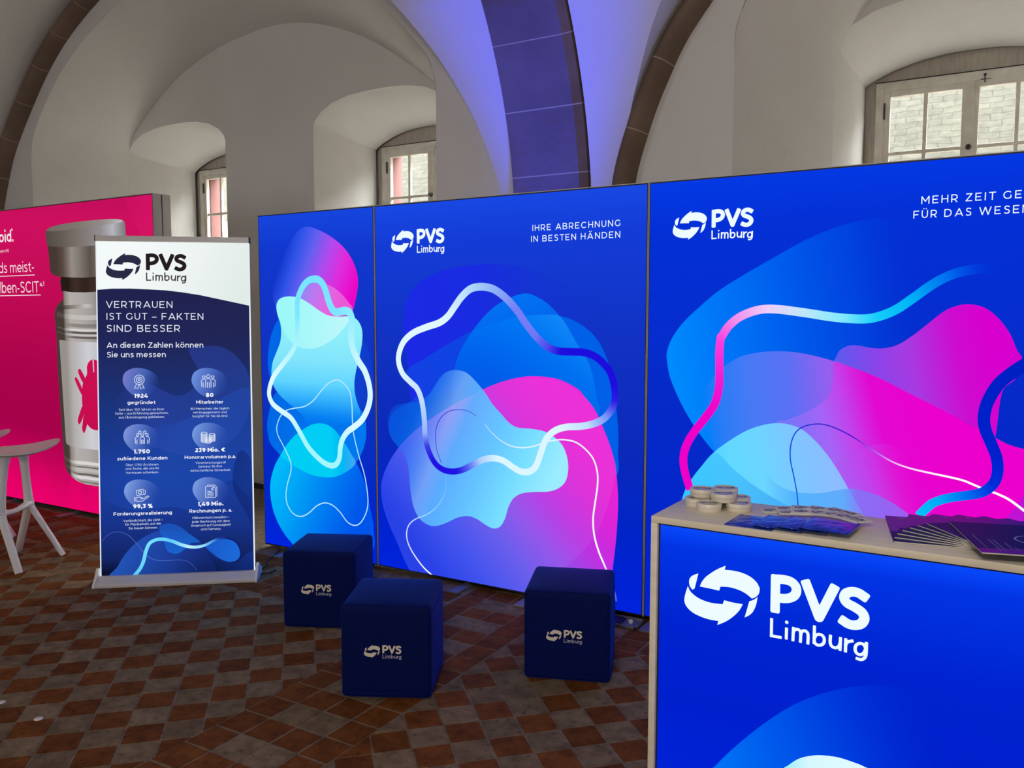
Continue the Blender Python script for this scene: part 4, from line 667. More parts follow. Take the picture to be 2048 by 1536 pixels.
('F',[(-6.166,0.313),(-6.163,0.303),(-6.155,0.293),(-6.141,0.286),(-6.122,0.28),(-6.099,0.277),(-6.073,0.276),(-6.046,0.277),(-5.864,0.277),(-5.837,0.276),(-5.811,0.277),(-5.788,0.28),(-5.769,0.286),(-5.755,0.293),(-5.747,0.303),(-5.744,0.313),(-5.747,0.301),(-5.75,0.291),(-5.758,0.282),(-5.772,0.275),(-5.79,0.269),(-5.812,0.266),(-5.837,0.265),(-5.863,0.267),(-6.047,0.267),(-6.073,0.265),(-6.098,0.266),(-6.12,0.269),(-6.138,0.275),(-6.152,0.282),(-6.16,0.291),(-6.162,0.301)],[(0, 80, 72, 68, 0.05), (0.2, 80, 72, 68, 0.7), (0.8, 80, 72, 68, 0.7), (1, 80, 72, 68, 0.05)],[(-6.255,1),(-5.655,1)],1),
('F',[(-6.265,1.856),(-6.264,1.748),(-6.129,1.735),(-5.952,1.731),(-5.958,1.731),(-5.781,1.735),(-5.646,1.748),(-5.645,1.856)],[(0, 38, 26, 22, 1), (0.2, 62, 46, 40, 1), (0.5, 48, 34, 30, 1), (0.8, 62, 46, 40, 1), (1, 38, 26, 22, 1)],[(-6.175,1.6),(-5.735,1.6)],1),
('F',[(-6.42,2.104),(-6.408,2.022),(-6.398,1.904),(-6.37,1.874),(-6.302,1.858),(-6.151,1.848),(-5.945,1.841),(-5.965,1.841),(-5.759,1.848),(-5.608,1.858),(-5.54,1.874),(-5.512,1.904),(-5.502,2.022),(-5.49,2.104)],[(0, 70, 56, 50, 1), (0.12, 88, 74, 66, 1), (0.28, 150, 140, 136, 1), (0.42, 128, 118, 112, 1), (0.6, 92, 80, 74, 1), (0.85, 140, 132, 128, 1), (1, 80, 68, 62, 1)],[(-6.315,1.8),(-5.595,1.8)],1),
('F',[(-6.434,2.209),(-6.43,2.141),(-6.423,2.104),(-6.377,2.093),(-6.135,2.078),(-5.815,2.075),(-5.619,2.083),(-5.462,2.102),(-5.453,2.181),(-5.459,2.223),(-5.487,2.244),(-5.581,2.256),(-5.761,2.261),(-5.975,2.261),(-6.182,2.255),(-6.351,2.241)],[(0, 84, 74, 68, 1), (0.2, 100, 90, 84, 1), (0.4, 122, 112, 106, 1), (0.7, 146, 140, 142, 1), (0.85, 180, 181, 190, 1), (1, 124, 119, 122, 1)],[(-6.434,2.168),(-5.454,2.156)],0),
('F',[(-6.427,2.217),(-6.351,2.241),(-6.182,2.255),(-5.975,2.261),(-5.761,2.261),(-5.581,2.256),(-5.494,2.243),(-5.488,2.231),(-5.61,2.222),(-5.834,2.219),(-6.126,2.208),(-6.323,2.206)],[(0, 112, 103, 96, 1), (0.4, 126, 117, 109, 1), (0.75, 146, 139, 134, 1), (1, 188, 188, 194, 1)],[(-6.43,2.222),(-5.487,2.237)],0),
('F',[(-5.816,1.219),(-5.846,1.221),(-5.894,1.226),(-5.94,1.212),(-5.974,1.173),(-5.978,1.115),(-6.002,1.082),(-6.036,1.035),(-6.052,0.957),(-6.053,0.879),(-6.04,0.815),(-6.022,0.764),(-5.997,0.726),(-5.953,0.697),(-5.901,0.688),(-5.849,0.69),(-5.797,0.695),(-5.745,0.711),(-5.698,0.746),(-5.67,0.786),(-5.646,0.838),(-5.627,0.902),(-5.618,0.977),(-5.624,1.052),(-5.651,1.095),(-5.669,1.126),(-5.666,1.182),(-5.694,1.219),(-5.738,1.23),(-5.785,1.223)],[(0, 205, 16, 84, 1), (1, 196, 12, 78, 1)],[(-6.002,1.295),(-6.042,0.678)],0),
('F',[(-6.071,1.15),(-6.047,1.136),(-6,1.073),(-6.003,1.024),(-6.026,1.038),(-6.059,1.073),(-6.09,1.13)],[(0, 205, 16, 84, 1), (1, 196, 12, 78, 1)],[(-6.002,1.295),(-6.042,0.678)],0),
('F',[(-5.563,1.148),(-5.598,1.091),(-5.634,1.054),(-5.657,1.038),(-5.654,1.086),(-5.602,1.15),(-5.578,1.166)],[(0, 205, 16, 84, 1), (1, 196, 12, 78, 1)],[(-6.002,1.295),(-6.042,0.678)],0),
('F',[(-6.119,1.084),(-6.088,1.059),(-6.045,0.996),(-6.03,0.932),(-6.063,0.959),(-6.112,1.026),(-6.135,1.07)],[(0, 205, 16, 84, 1), (1, 196, 12, 78, 1)],[(-6.002,1.295),(-6.042,0.678)],0),
('F',[(-5.529,1.093),(-5.555,1.049),(-5.608,0.98),(-5.642,0.951),(-5.62,1.015),(-5.573,1.079),(-5.542,1.105)],[(0, 205, 16, 84, 1), (1, 196, 12, 78, 1)],[(-6.002,1.295),(-6.042,0.678)],0),
('F',[(-6.048,0.866),(-6.025,0.829),(-6.042,0.788),(-6.078,0.737),(-6.105,0.719),(-6.117,0.751),(-6.095,0.798)],[(0, 205, 16, 84, 1), (1, 196, 12, 78, 1)],[(-6.002,1.295),(-6.042,0.678)],0),
('F',[(-5.597,0.828),(-5.582,0.785),(-5.598,0.753),(-5.621,0.766),(-5.648,0.813),(-5.66,0.85),(-5.633,0.889)],[(0, 205, 16, 84, 1), (1, 196, 12, 78, 1)],[(-6.002,1.295),(-6.042,0.678)],0),
('F',[(-6.035,0.795),(-5.996,0.746),(-6.012,0.699),(-6.029,0.67),(-6.047,0.654),(-6.066,0.683),(-6.059,0.722)],[(0, 205, 16, 84, 1), (1, 196, 12, 78, 1)],[(-6.002,1.295),(-6.042,0.678)],0),
('F',[(-5.64,0.75),(-5.638,0.712),(-5.66,0.682),(-5.675,0.694),(-5.688,0.721),(-5.697,0.765),(-5.654,0.818)],[(0, 205, 16, 84, 1), (1, 196, 12, 78, 1)],[(-6.002,1.295),(-6.042,0.678)],0),
('F',[(-5.9,1.222),(-5.885,1.225),(-5.885,1.131),(-5.896,1.128)],[(0, 200, 200, 206, 1), (1, 200, 200, 206, 1)],[(-6.002,1.295),(-6.042,0.678)],1)]
BANNER_TEXT=[('VERTRAUEN', 0.0295, 0.4004, 1.6083, 0.0405), ('IST GUT – FAKTEN', 0.0326, 0.5748, 1.5387, 0.0398), ('SIND BESSER', 0.0324, 0.4428, 1.4683, 0.0391), ('An diesen Zahlen können', 0.0321, 0.574, 1.3737, 0.0322), ('Sie uns messen', 0.0339, 0.3616, 1.3184, 0.0315), ('1924', 0.186, 0.2611, 1.0809, 0.0237), ('gegründet', 0.1468, 0.3019, 1.044, 0.0192), ('Seit über 100 Jahren an Ihrer', 0.0986, 0.3513, 1.0063, 0.0148), ('Seite – aus Erfahrung gewachsen,', 0.0779, 0.3739, 0.9844, 0.0148), ('aus Überzeugung geblieben.', 0.0985, 0.3528, 0.9616, 0.0148), ('80', 0.5875, 0.6301, 1.0806, 0.0239), ('Mitarbeiter', 0.5321, 0.6854, 1.0416, 0.0212), ('80 Menschen, die täglich', 0.5005, 0.7195, 1.0062, 0.0141), ('mit Engagement und', 0.5148, 0.7048, 0.984, 0.0141), ('Sorgfalt für Sie da sind.', 0.5088, 0.7107, 0.9619, 0.0141), ('1.750', 0.1825, 0.2708, 0.755, 0.0253), ('zufriedene Kunden', 0.0895, 0.3686, 0.7173, 0.0209), ('Über 1.750 Ärztinnen', 0.1366, 0.3181, 0.6833, 0.0148), ('und Ärzte, die uns Ihr', 0.134, 0.3222, 0.6614, 0.0148), ('Vertrauen schenken.', 0.1365, 0.3188, 0.6378, 0.0139), ('239 Mio. €', 0.5248, 0.6967, 0.7565, 0.0229), ('Honorarvolumen p.a.', 0.4654, 0.7564, 0.7176, 0.0202), ('Verantwortungsvoll', 0.5261, 0.6972, 0.6867, 0.0141), ('betreut für Ihre', 0.5447, 0.6774, 0.6646, 0.015), ('wirtschaftliche Sicherheit.', 0.4972, 0.7251, 0.6416, 0.0141), ('99,3 %', 0.1764, 0.2838, 0.436, 0.0235), ('Forderungsrealisierung', 0.068, 0.3924, 0.3968, 0.0208), ('Verlässlichkeit, die zählt –', 0.1215, 0.342, 0.3592, 0.0148), ('für Planbarkeit, auf die', 0.1314, 0.331, 0.3374, 0.0148), ('Sie bauen können.', 0.1504, 0.3125, 0.3148, 0.0148), ('1,49 Mio.', 0.5402, 0.683, 0.4386, 0.022), ('Rechnungen p. a.', 0.491, 0.7315, 0.4007, 0.0211), ('Millionenfach bewährt –', 0.5077, 0.7167, 0.3636, 0.0141), ('jede Rechnung mit dem', 0.5042, 0.7183, 0.3407, 0.0149), ('Anspruch auf Genauigkeit', 0.4982, 0.7242, 0.3187, 0.0141), ('und Fairness.', 0.5547, 0.6694, 0.2958, 0.0141)]
BANNER_ICONS=[(0.213, 1.1766), (0.6016, 1.173), (0.2286, 0.8521), (0.5991, 0.8452), (0.2199, 0.5201), (0.6127, 0.5232)]
BANNER=dict(o=(-4.42884,2.88080),ang=0.66564,tau=0.10200,w=0.8558,z0=0.050,lean=-0.01151,top=2.0081,logo=(0.0301,1.8530,0.4485))

# ------------------------------------------------------------------ materials
plaster = noise_mat('lime_plaster', (0.72, 0.71, 0.69), (0.66, 0.645, 0.615), 1.3, 0.9, 0.18, 26, spec=0.1, lo=0.3, hi=0.7)
plaster_vault = noise_mat('vault_plaster', (0.69, 0.68, 0.66), (0.65, 0.638, 0.615), 0.9, 0.9, 0.08, 14, spec=0.1)
stone = noise_mat('brown_sandstone', (0.20, 0.142, 0.105), (0.15, 0.105, 0.078), 3.0, 0.85, 0.15, 40, spec=0.15)
arch_stone_tinted = noise_mat('uplight_tinted_sandstone', (0.175, 0.14, 0.16), (0.14, 0.11, 0.13), 3.0, 0.85, 0.12, 40, spec=0.15)  # violet of the blue uplight mixed into the arch's grey stone
mortar = mat('pale_mortar', (0.36, 0.31, 0.27), 0.9)
old_paint = noise_mat('weathered_white_paint', (0.76, 0.73, 0.66), (0.62, 0.58, 0.51), 9, 0.6, 0.1, 60, spec=0.3)
lunette_board = noise_mat('grey_board', (0.50, 0.45, 0.385), (0.42, 0.375, 0.32), 8, 0.8, 0.1, 50, stretch=(6, 1, 1))
iron = mat('black_iron', (0.03, 0.025, 0.022), 0.6)
pink_stone = noise_mat('pink_painted_stone', (0.155, 0.058, 0.055), (0.135, 0.048, 0.045), 3, 0.8)
alu = mat('satin_aluminium', (0.78, 0.76, 0.71), 0.4, 0.25)
alu_matt = noise_mat('anodised_aluminium', (0.66, 0.645, 0.60), (0.60, 0.585, 0.545), 5, 0.5, stretch=(1, 1, 0.1), metal=0.1)
dark_plate = mat('dark_steel_plate', (0.23, 0.23, 0.245), 0.45, 0.4)
black_trim = mat('black_gasket', (0.012, 0.012, 0.018), 0.6)
white_plastic = mat('white_lacquer', (0.84, 0.82, 0.78), 0.42)
beige_board = noise_mat('light_oak_laminate', (0.88, 0.80, 0.64), (0.81, 0.73, 0.57), 5, 0.45, stretch=(0.5, 8, 8))
navy = noise_mat('navy_leatherette', (0.0003, 0.0055, 0.082), (0.0005, 0.007, 0.10), 60, 0.75, 0.05, 220, spec=0.12)
navy.node_tree.nodes['Principled BSDF'].inputs['Sheen Weight'].default_value = 0.5
navy.node_tree.nodes['Principled BSDF'].inputs['Sheen Roughness'].default_value = 0.35
navy.node_tree.nodes['Principled BSDF'].inputs['Sheen Tint'].default_value = (0.03, 0.12, 1.0, 1)
cream_print = mat('cream_print', (0.62, 0.56, 0.46), 0.6)
tin_metal = mat('cream_tin', (0.78, 0.73, 0.62), 0.4, 0.1)
card_white = mat('white_card', (0.80, 0.77, 0.70), 0.6)
ink = mat('dark_ink', (0.03, 0.035, 0.09), 0.6)
foil = noise_mat('blue_foil', (0.02, 0.05, 0.42), (0.03, 0.12, 0.62), 22, 0.18, 0.55, 38, metal=0.75)
foil_seal = mat('foil_seal', (0.03, 0.08, 0.5), 0.35, 0.6)
cover_navy = mat('navy_cover', (0.008, 0.012, 0.13), 0.45, spec=0.15)
cover_plum_reflect = mat('plum_reflection_cover', (0.13, 0.008, 0.24), 0.34, spec=0.5)  # plum base carries the pink wall's reflection on the covers
paper = mat('white_paper', (0.72, 0.68, 0.60), 0.7)
cover_print = mat('pale_cover_print', (0.35, 0.36, 0.55), 0.5)
cable_mat = mat('black_cable', (0.015, 0.014, 0.014), 0.5)

# printed fabric lit from behind by the LEDs inside the box
backlit = bpy.data.materials.new('backlit_print')
backlit.use_nodes = True
_n, _l = backlit.node_tree.nodes, backlit.node_tree.links
_n.clear()
_o = _n.new('ShaderNodeOutputMaterial')
_m = _n.new('ShaderNodeMixShader')
_t = _n.new('ShaderNodeBsdfTransparent')
_e = _n.new('ShaderNodeEmission')
_a = _n.new('ShaderNodeAttribute')
_a.attribute_name = 'Col'
_l.new(_a.outputs['Color'], _e.inputs[0])
_l.new(_a.outputs['Alpha'], _m.inputs[0])
_l.new(_t.outputs[0], _m.inputs[1])
_l.new(_e.outputs[0], _m.inputs[2])
_l.new(_m.outputs[0], _o.inputs[0])
# thin ink printed on paper, cloth or leather: takes its colour from the artwork
printed = mat('printed_ink', (1, 1, 1), 0.55)
_n, _l, _b = nodes(printed)
_a = _n.new('ShaderNodeAttribute')
_a.attribute_name = 'Col'
_l.new(_a.outputs['Color'], _b.inputs['Base Color'])

glass = bpy.data.materials.new('window_glass')
glass.use_nodes = True
_n, _l = glass.node_tree.nodes, glass.node_tree.links
_n.clear()
_o = _n.new('ShaderNodeOutputMaterial')
_m = _n.new('ShaderNodeMixShader')
_m.inputs[0].default_value = 0.06
_t = _n.new('ShaderNodeBsdfTransparent')
_t.inputs[0].default_value = (0.97, 0.98, 0.95, 1)
_g = _n.new('ShaderNodeBsdfGlossy')
_g.inputs['Roughness'].default_value = 0.02
_l.new(_t.outputs[0], _m.inputs[1])
_l.new(_g.outputs[0], _m.inputs[2])
_l.new(_m.outputs[0], _o.inputs[0])

tile_mat = mat('worn_terracotta_tiles', (0.2, 0.1, 0.06), 0.8, spec=0.10)
_n, _l, _b = nodes(tile_mat)
_a = _n.new('ShaderNodeAttribute')
_a.attribute_name = 'Col'
_tc = _n.new('ShaderNodeTexCoord')
_t = _n.new('ShaderNodeTexNoise')
_t.inputs['Scale'].default_value = 13
_t.inputs['Detail'].default_value = 8
_t.inputs['Roughness'].default_value = 0.65
_l.new(_tc.outputs['Object'], _t.inputs['Vector'])
_r = _n.new('ShaderNodeValToRGB')
_r.color_ramp.elements[0].position = 0.28
_r.color_ramp.elements[0].color = (0.5, 0.47, 0.45, 1)
_r.color_ramp.elements[1].position = 0.62
_r.color_ramp.elements[1].color = (1.12, 1.1, 1.08, 1)
_l.new(_t.outputs['Fac'], _r.inputs[0])
_x = _n.new('ShaderNodeMix')
_x.data_type = 'RGBA'
_x.blend_type = 'MULTIPLY'
_x.inputs[0].default_value = 1
_l.new(_a.outputs['Color'], _x.inputs[6])
_l.new(_r.outputs[0], _x.inputs[7])
_t3 = _n.new('ShaderNodeTexNoise')
_t3.inputs['Scale'].default_value = 34
_t3.inputs['Detail'].default_value = 4
_l.new(_tc.outputs['Object'], _t3.inputs['Vector'])
_r3 = _n.new('ShaderNodeValToRGB')
_r3.color_ramp.elements[0].position = 0.30
_r3.color_ramp.elements[0].color = (0.30, 0.27, 0.25, 1)
_r3.color_ramp.elements[1].position = 0.40
_r3.color_ramp.elements[1].color = (1, 1, 1, 1)
_l.new(_t3.outputs['Fac'], _r3.inputs[0])
_x3 = _n.new('ShaderNodeMix')
_x3.data_type = 'RGBA'
_x3.blend_type = 'MULTIPLY'
_x3.inputs[0].default_value = 0.55
_l.new(_x.outputs[2], _x3.inputs[6])
_l.new(_r3.outputs[0], _x3.inputs[7])
_l.new(_x3.outputs[2], _b.inputs['Base Color'])
_bp = _n.new('ShaderNodeBump')
_bp.inputs['Strength'].default_value = 0.25
_bp.inputs['Distance'].default_value = 0.01
_l.new(_t.outputs['Fac'], _bp.inputs['Height'])
_l.new(_bp.outputs[0], _b.inputs['Normal'])

roof_mat = mat('dark_slates', (0.036, 0.035, 0.03), 0.8, spec=0.1)
_n, _l, _b = nodes(roof_mat)
_tc = _n.new('ShaderNodeTexCoord')
_br = _n.new('ShaderNodeTexBrick')
_br.inputs['Scale'].default_value = 1
_br.inputs['Brick Width'].default_value = 0.24
_br.inputs['Row Height'].default_value = 0.11
_br.inputs['Mortar Size'].default_value = 0.0065
_br.inputs['Mortar Smooth'].default_value = 0.4
_br.inputs['Color1'].default_value = (0.030, 0.0285, 0.0228, 1)
_br.inputs['Color2'].default_value = (0.0245, 0.0232, 0.0184, 1)
_br.inputs['Mortar'].default_value = (0.0155, 0.014, 0.0105, 1)
_nz = _n.new('ShaderNodeTexNoise')
_nz.inputs['Scale'].default_value = 3.0
_mx = _n.new('ShaderNodeMix')
_mx.data_type = 'RGBA'
_mx.inputs[0].default_value = 0.10
_l.new(_tc.outputs['UV'], _nz.inputs['Vector'])
_l.new(_tc.outputs['UV'], _mx.inputs[6])
_l.new(_nz.outputs['Color'], _mx.inputs[7])
_l.new(_mx.outputs[2], _br.inputs['Vector'])
_nv = _n.new('ShaderNodeTexNoise')
_nv.inputs['Scale'].default_value = 9
_nv.inputs['Detail'].default_value = 6
_nv.inputs['Roughness'].default_value = 0.7
_l.new(_tc.outputs['UV'], _nv.inputs['Vector'])
_nr = _n.new('ShaderNodeValToRGB')
_nr.color_ramp.elements[0].position = 0.35
_nr.color_ramp.elements[0].color = (0.72, 0.70, 0.64, 1)
_nr.color_ramp.elements[1].position = 0.6
_nr.color_ramp.elements[1].color = (1.08, 1.08, 1.08, 1)
_l.new(_nv.outputs['Fac'], _nr.inputs[0])
_nm = _n.new('ShaderNodeMix')
_nm.data_type = 'RGBA'
_nm.blend_type = 'MULTIPLY'
_nm.inputs[0].default_value = 1
_l.new(_br.outputs['Color'], _nm.inputs[6])
_l.new(_nr.outputs[0], _nm.inputs[7])
_l.new(_nm.outputs[2], _b.inputs['Base Color'])

# ------------------------------------------------------------------ the vaulted room
Y0, Y1, Y2 = 4.303, 5.28, 6.0            # pier face, back wall of the recesses, plane of the windows
YC = 1.98                                # middle of the bay
PITCHX = 6.185
BAND = (-2.462, -1.988)


def gY(z):
    return 4.305 - (2.33 - math.sqrt(max(0, 2.33**2 - max(0, z - 2.0)**2)))


def table(pts):
    S = spline(pts, False, 8)
    def f(z):
        for a, b in zip(S, S[1:]):
            if a.y <= z <= b.y:
                k = (z - a.y) / max(b.y - a.y, 1e-9)
                return a.x + (b.x - a.x) * k
        return S[0].x if z < S[0].y else S[-1].x
    return f, S


fX, _ = table([(2.80, 1.5), (2.80, 2.0), (2.795, 2.28), (2.716, 2.57), (2.63, 2.80), (2.50, 3.05), (2.21, 3.42), (1.93, 3.72), (1.63, 3.95), (1.22, 4.17), (0.7, 4.36), (0, 4.46)])
RIB = [(2.755, 1.5), (2.755, 2.0), (2.75, 2.28), (2.665, 2.58), (2.575, 2.80), (2.44, 3.05), (2.155, 3.395), (1.875, 3.68), (1.57, 3.91), (1.16, 4.125), (0.65, 4.31), (0, 4.40)]
LV = [1.5 + 0.06 * i for i in range(46)] + [4.26, 4.29, 4.315, 4.33, 4.36, 4.40, 4.43, 4.455, 4.46]
LV = sorted(set(LV))
BAYS = [(-5.22, -2.462, -8.173, 0.15), (0.965, 4.197, -1.988, 0.0)]   # centre, band edge right, band edge left, lean of the right half
vault = MB()
for xc, xr, xl, lean in BAYS:
    for side in (-1, 1):
        for half in (0, 1):
            fy = (lambda y: y) if half == 0 else (lambda y: 2 * YC - y)
            A, B = [], []
            for z in LV:
                x = xc + side * fX(z)
                if side == 1: x -= lean * min(1, (4.46 - z) / 1.5)
                yg = gY(z) if z < 4.33 else YC
                A.append([(x, fy(Y0 + 0.05 + (yg - Y0 - 0.05) * k / 6), z) for k in range(7)])
                if z <= 4.33:
                    xe = xr if side == 1 else xl
                    B.append([(xe + (x - xe) * k / 8, fy(gY(z)), z) for k in range(9)])
            vault.grid(A)
            vault.grid(B)
o = vault.build('ceiling', plaster_vault)
tag(o, 'pale plastered groin vault springing from the stone ribs above the stands', 'ceiling', kind='structure')

# stone transverse arch running from the pier over the room, laid in courses with pale joints
prof = [(4.305, 0.0 + 0.25 * i) for i in range(8)] + [(gY(2.0 + 0.05 * i), 2.0 + 0.05 * i) for i in range(45)] + [(gY(z), z) for z in (4.24, 4.28, 4.31, 4.325)]
prof += [(2 * YC - y, z) for y, z in reversed(prof)]
prof = [Vector(p) for p in prof]


def courses(P, step, gap, first=0.1):
    """resample a polyline so that narrow joints fall every step metres; returns points and which spans are joints"""
    L = [0.0]
    for a, b in zip(P, P[1:]): L.append(L[-1] + (b - a).length)
    cuts = []
    s = first
    while s < L[-1] - gap:
        cuts += [s, s + gap]
        s += step
    out, joint = [], []
    i = 0
    marks = sorted([(l, 0) for l in L] + [(c, 1) for c in cuts])
    def at(s):
        for k in range(len(L) - 1):
            if L[k] <= s <= L[k + 1]:
                u = (s - L[k]) / max(L[k + 1] - L[k], 1e-9)
                return P[k] + (P[k + 1] - P[k]) * u
        return P[-1]
    last = -1
    for s, _ in marks:
        if s - last < 1e-5: continue
        out.append(at(s))
        joint.append(any(cuts[k] - 1e-6 <= (s + last) / 2 <= cuts[k + 1] + 1e-6 for k in range(0, len(cuts), 2)))
        last = s
    return out, joint[1:]


bandpts, bandj = courses(prof, 0.365, 0.007, 0.165)
for k, dx in enumerate((0, -PITCHX + 0.05, PITCHX)):
    mb = MB()
    nb = len(bandpts)
    for i in range(nb - 1):
        for (xa, oa), (xb, ob) in (((BAND[0], 0.12), (BAND[0], 0.0)), ((BAND[0], 0.0), (BAND[1] - 0.05, 0.0)), ((BAND[1] - 0.05, 0.0), (BAND[1] - 0.012, 0.035)), ((BAND[1] - 0.012, 0.035), (BAND[1], 0.12))):
            q = []
            for (x, off), j in (((xa, oa), i), ((xb, ob), i), ((xb, ob), i + 1), ((xa, oa), i + 1)):
                p = bandpts[j]
                a, b = bandpts[max(j - 1, 0)], bandpts[min(j + 1, nb - 1)]
                t = (b - a).normalized()
                n = Vector((t.y, -t.x))            # outwards, into the masonry
                q.append((x + dx, p.x + n.x * (off - 0.045), p.y + n.y * (off - 0.045)))
            mb.add(q, [(0, 1, 2, 3)], 1 if bandj[i] else (2 if oa + ob > 0.03 else 0))
    o = mb.build('trim_%d' % (k + 1), [arch_stone_tinted, mortar, stone])
    tag(o, ('broad stone arch rising from the pier behind the backlit walls, glowing violet', 'broad stone arch at the far left pier', 'broad stone arch right of the counter')[k], 'arch', kind='structure')

# stone wall ribs framing each recess
n_trim = 4
ribS = spline(RIB, False, 10)
for xc, xr, xl, lean in BAYS:
    for side in (-1, 1):
        if xc < 0 and side == 1: continue
        P, J = courses(ribS, 0.37, 0.006, 0.22 if xc < 0 else 0.31)
        rows = []
        for j, p in enumerate(P):
            t = (P[min(j + 1, len(P) - 1)] - P[max(j - 1, 0)]).normalized()
            n = Vector((t.y, -t.x))
            ring = []
            for k in range(13):
                a = PI * k / 12
                u, v = math.cos(a) * 0.056, math.sin(a) ** 0.7 * 0.135
                q = p + n * u
                x = xc + side * q.x
                if side == 1: x -= lean * min(1, (4.46 - q.y) / 1.5)
                ring.append((x, Y0 + 0.01 - v, q.y))
            rows.append(ring)
        mb = MB()
        for j in range(len(rows) - 1):
            mb.grid([rows[j], rows[j + 1]], 1 if J[j] else 0)
        o = mb.build('trim_%d' % n_trim, [stone, mortar])
        tag(o, 'brown stone rib curving up beside the %s' % {(-1, -1): 'pink stand at the far left', (-1, 1): 'right edge of the two-window recess', (1, -1): 'violet pier, left of the large window', (1, 1): 'large window, beyond the right edge'}[(-1 if xc < 0 else 1, side)], 'rib', kind='structure')
        n_trim += 1

# pier faces, deep recesses, back walls and window niches of the outer wall
front = [(2.17, 0), (2.17, 1.5), (2.17, 2.5), (2.17, 2.9), (2.165, 3.0), (2.12, 3.13), (2.04, 3.24), (1.85, 3.445), (1.62, 3.645), (1.33, 3.82), (0.84, 4.03), (0.4, 4.15), (0, 4.19)]
back_l = [(-7.42, 0), (-7.42, 1.5), (-7.42, 2.5), (-7.42, 2.95), (-7.41, 3.12), (-7.343, 3.285), (-7.145, 3.452), (-6.697, 3.74), (-6.213, 3.914), (-5.826, 3.985), (-5.46, 4.017), (-5.114, 3.987), (-4.785, 3.903), (-4.421, 3.754), (-4.076, 3.547), (-3.756, 3.315), (-3.4, 3.03), (-3.12, 2.7), (-3.06, 2.4), (-3.05, 1.5), (-3.05, 0)]
back_r = [(-0.885, 0), (-0.885, 1.5), (-0.885, 2.6), (-0.882, 3.0), (-0.851, 3.159), (-0.696, 3.356), (-0.4, 3.60), (0, 3.82), (0.5, 3.97), (0.965, 4.0), (1.5, 3.95), (2.0, 3.78), (2.5, 3.4), (2.75, 3.1), (2.78, 2.6), (2.78, 1.5), (2.78, 0)]
NICHE = [(0.685, 3.09), (0.682, 3.13), (0.665, 3.172), (0.60, 3.235), (0.47, 3.297), (0.30, 3.332), (0.15, 3.343), (0, 3.345)]
INNER = [(0.61, 3.045), (0.608, 3.05), (0.60, 3.055), (0.55, 3.087), (0.44, 3.133), (0.30, 3.172), (0.15, 3.194), (0, 3.199)]
SILL1, SILL2 = 0.98, 1.12


def resample(P, n):
    P = [Vector(p) for p in P]
    L = [0.0]
    for a, b in zip(P, P[1:]): L.append(L[-1] + (b - a).length)
    out = []
    for i in range(n + 1):
        s = L[-1] * i / n
        for k in range(len(L) - 1):
            if L[k] - 1e-9 <= s <= L[k + 1] + 1e-9:
                out.append(P[k] + (P[k + 1] - P[k]) * ((s - L[k]) / max(L[k + 1] - L[k], 1e-9)))
                break
    return out


def sym(half, xc):
    return [(xc - a, z) for a, z in half] + [(xc + a, z) for a, z in reversed(half[:-1])]


def smooth_outline(P, n=3):
    i0 = next(i for i, p in enumerate(P) if p[1] > 2.4)
    i1 = len(P) - 1 - next(i for i, p in enumerate(reversed(P)) if p[1] > 2.3)
    return [Vector(p) for p in P[:i0]] + spline(P[i0:i1 + 1], False, n) + [Vector(p) for p in P[i1 + 1:]]


def interp(P, x):
    for a, b in zip(P, P[1:]):
        if a[0] <= x <= b[0] and b[0] > a[0]:
            return a[1] + (b[1] - a[1]) * (x - a[0]) / (b[0] - a[0])
    return P[0][1] if x < P[0][0] else P[-1][1]


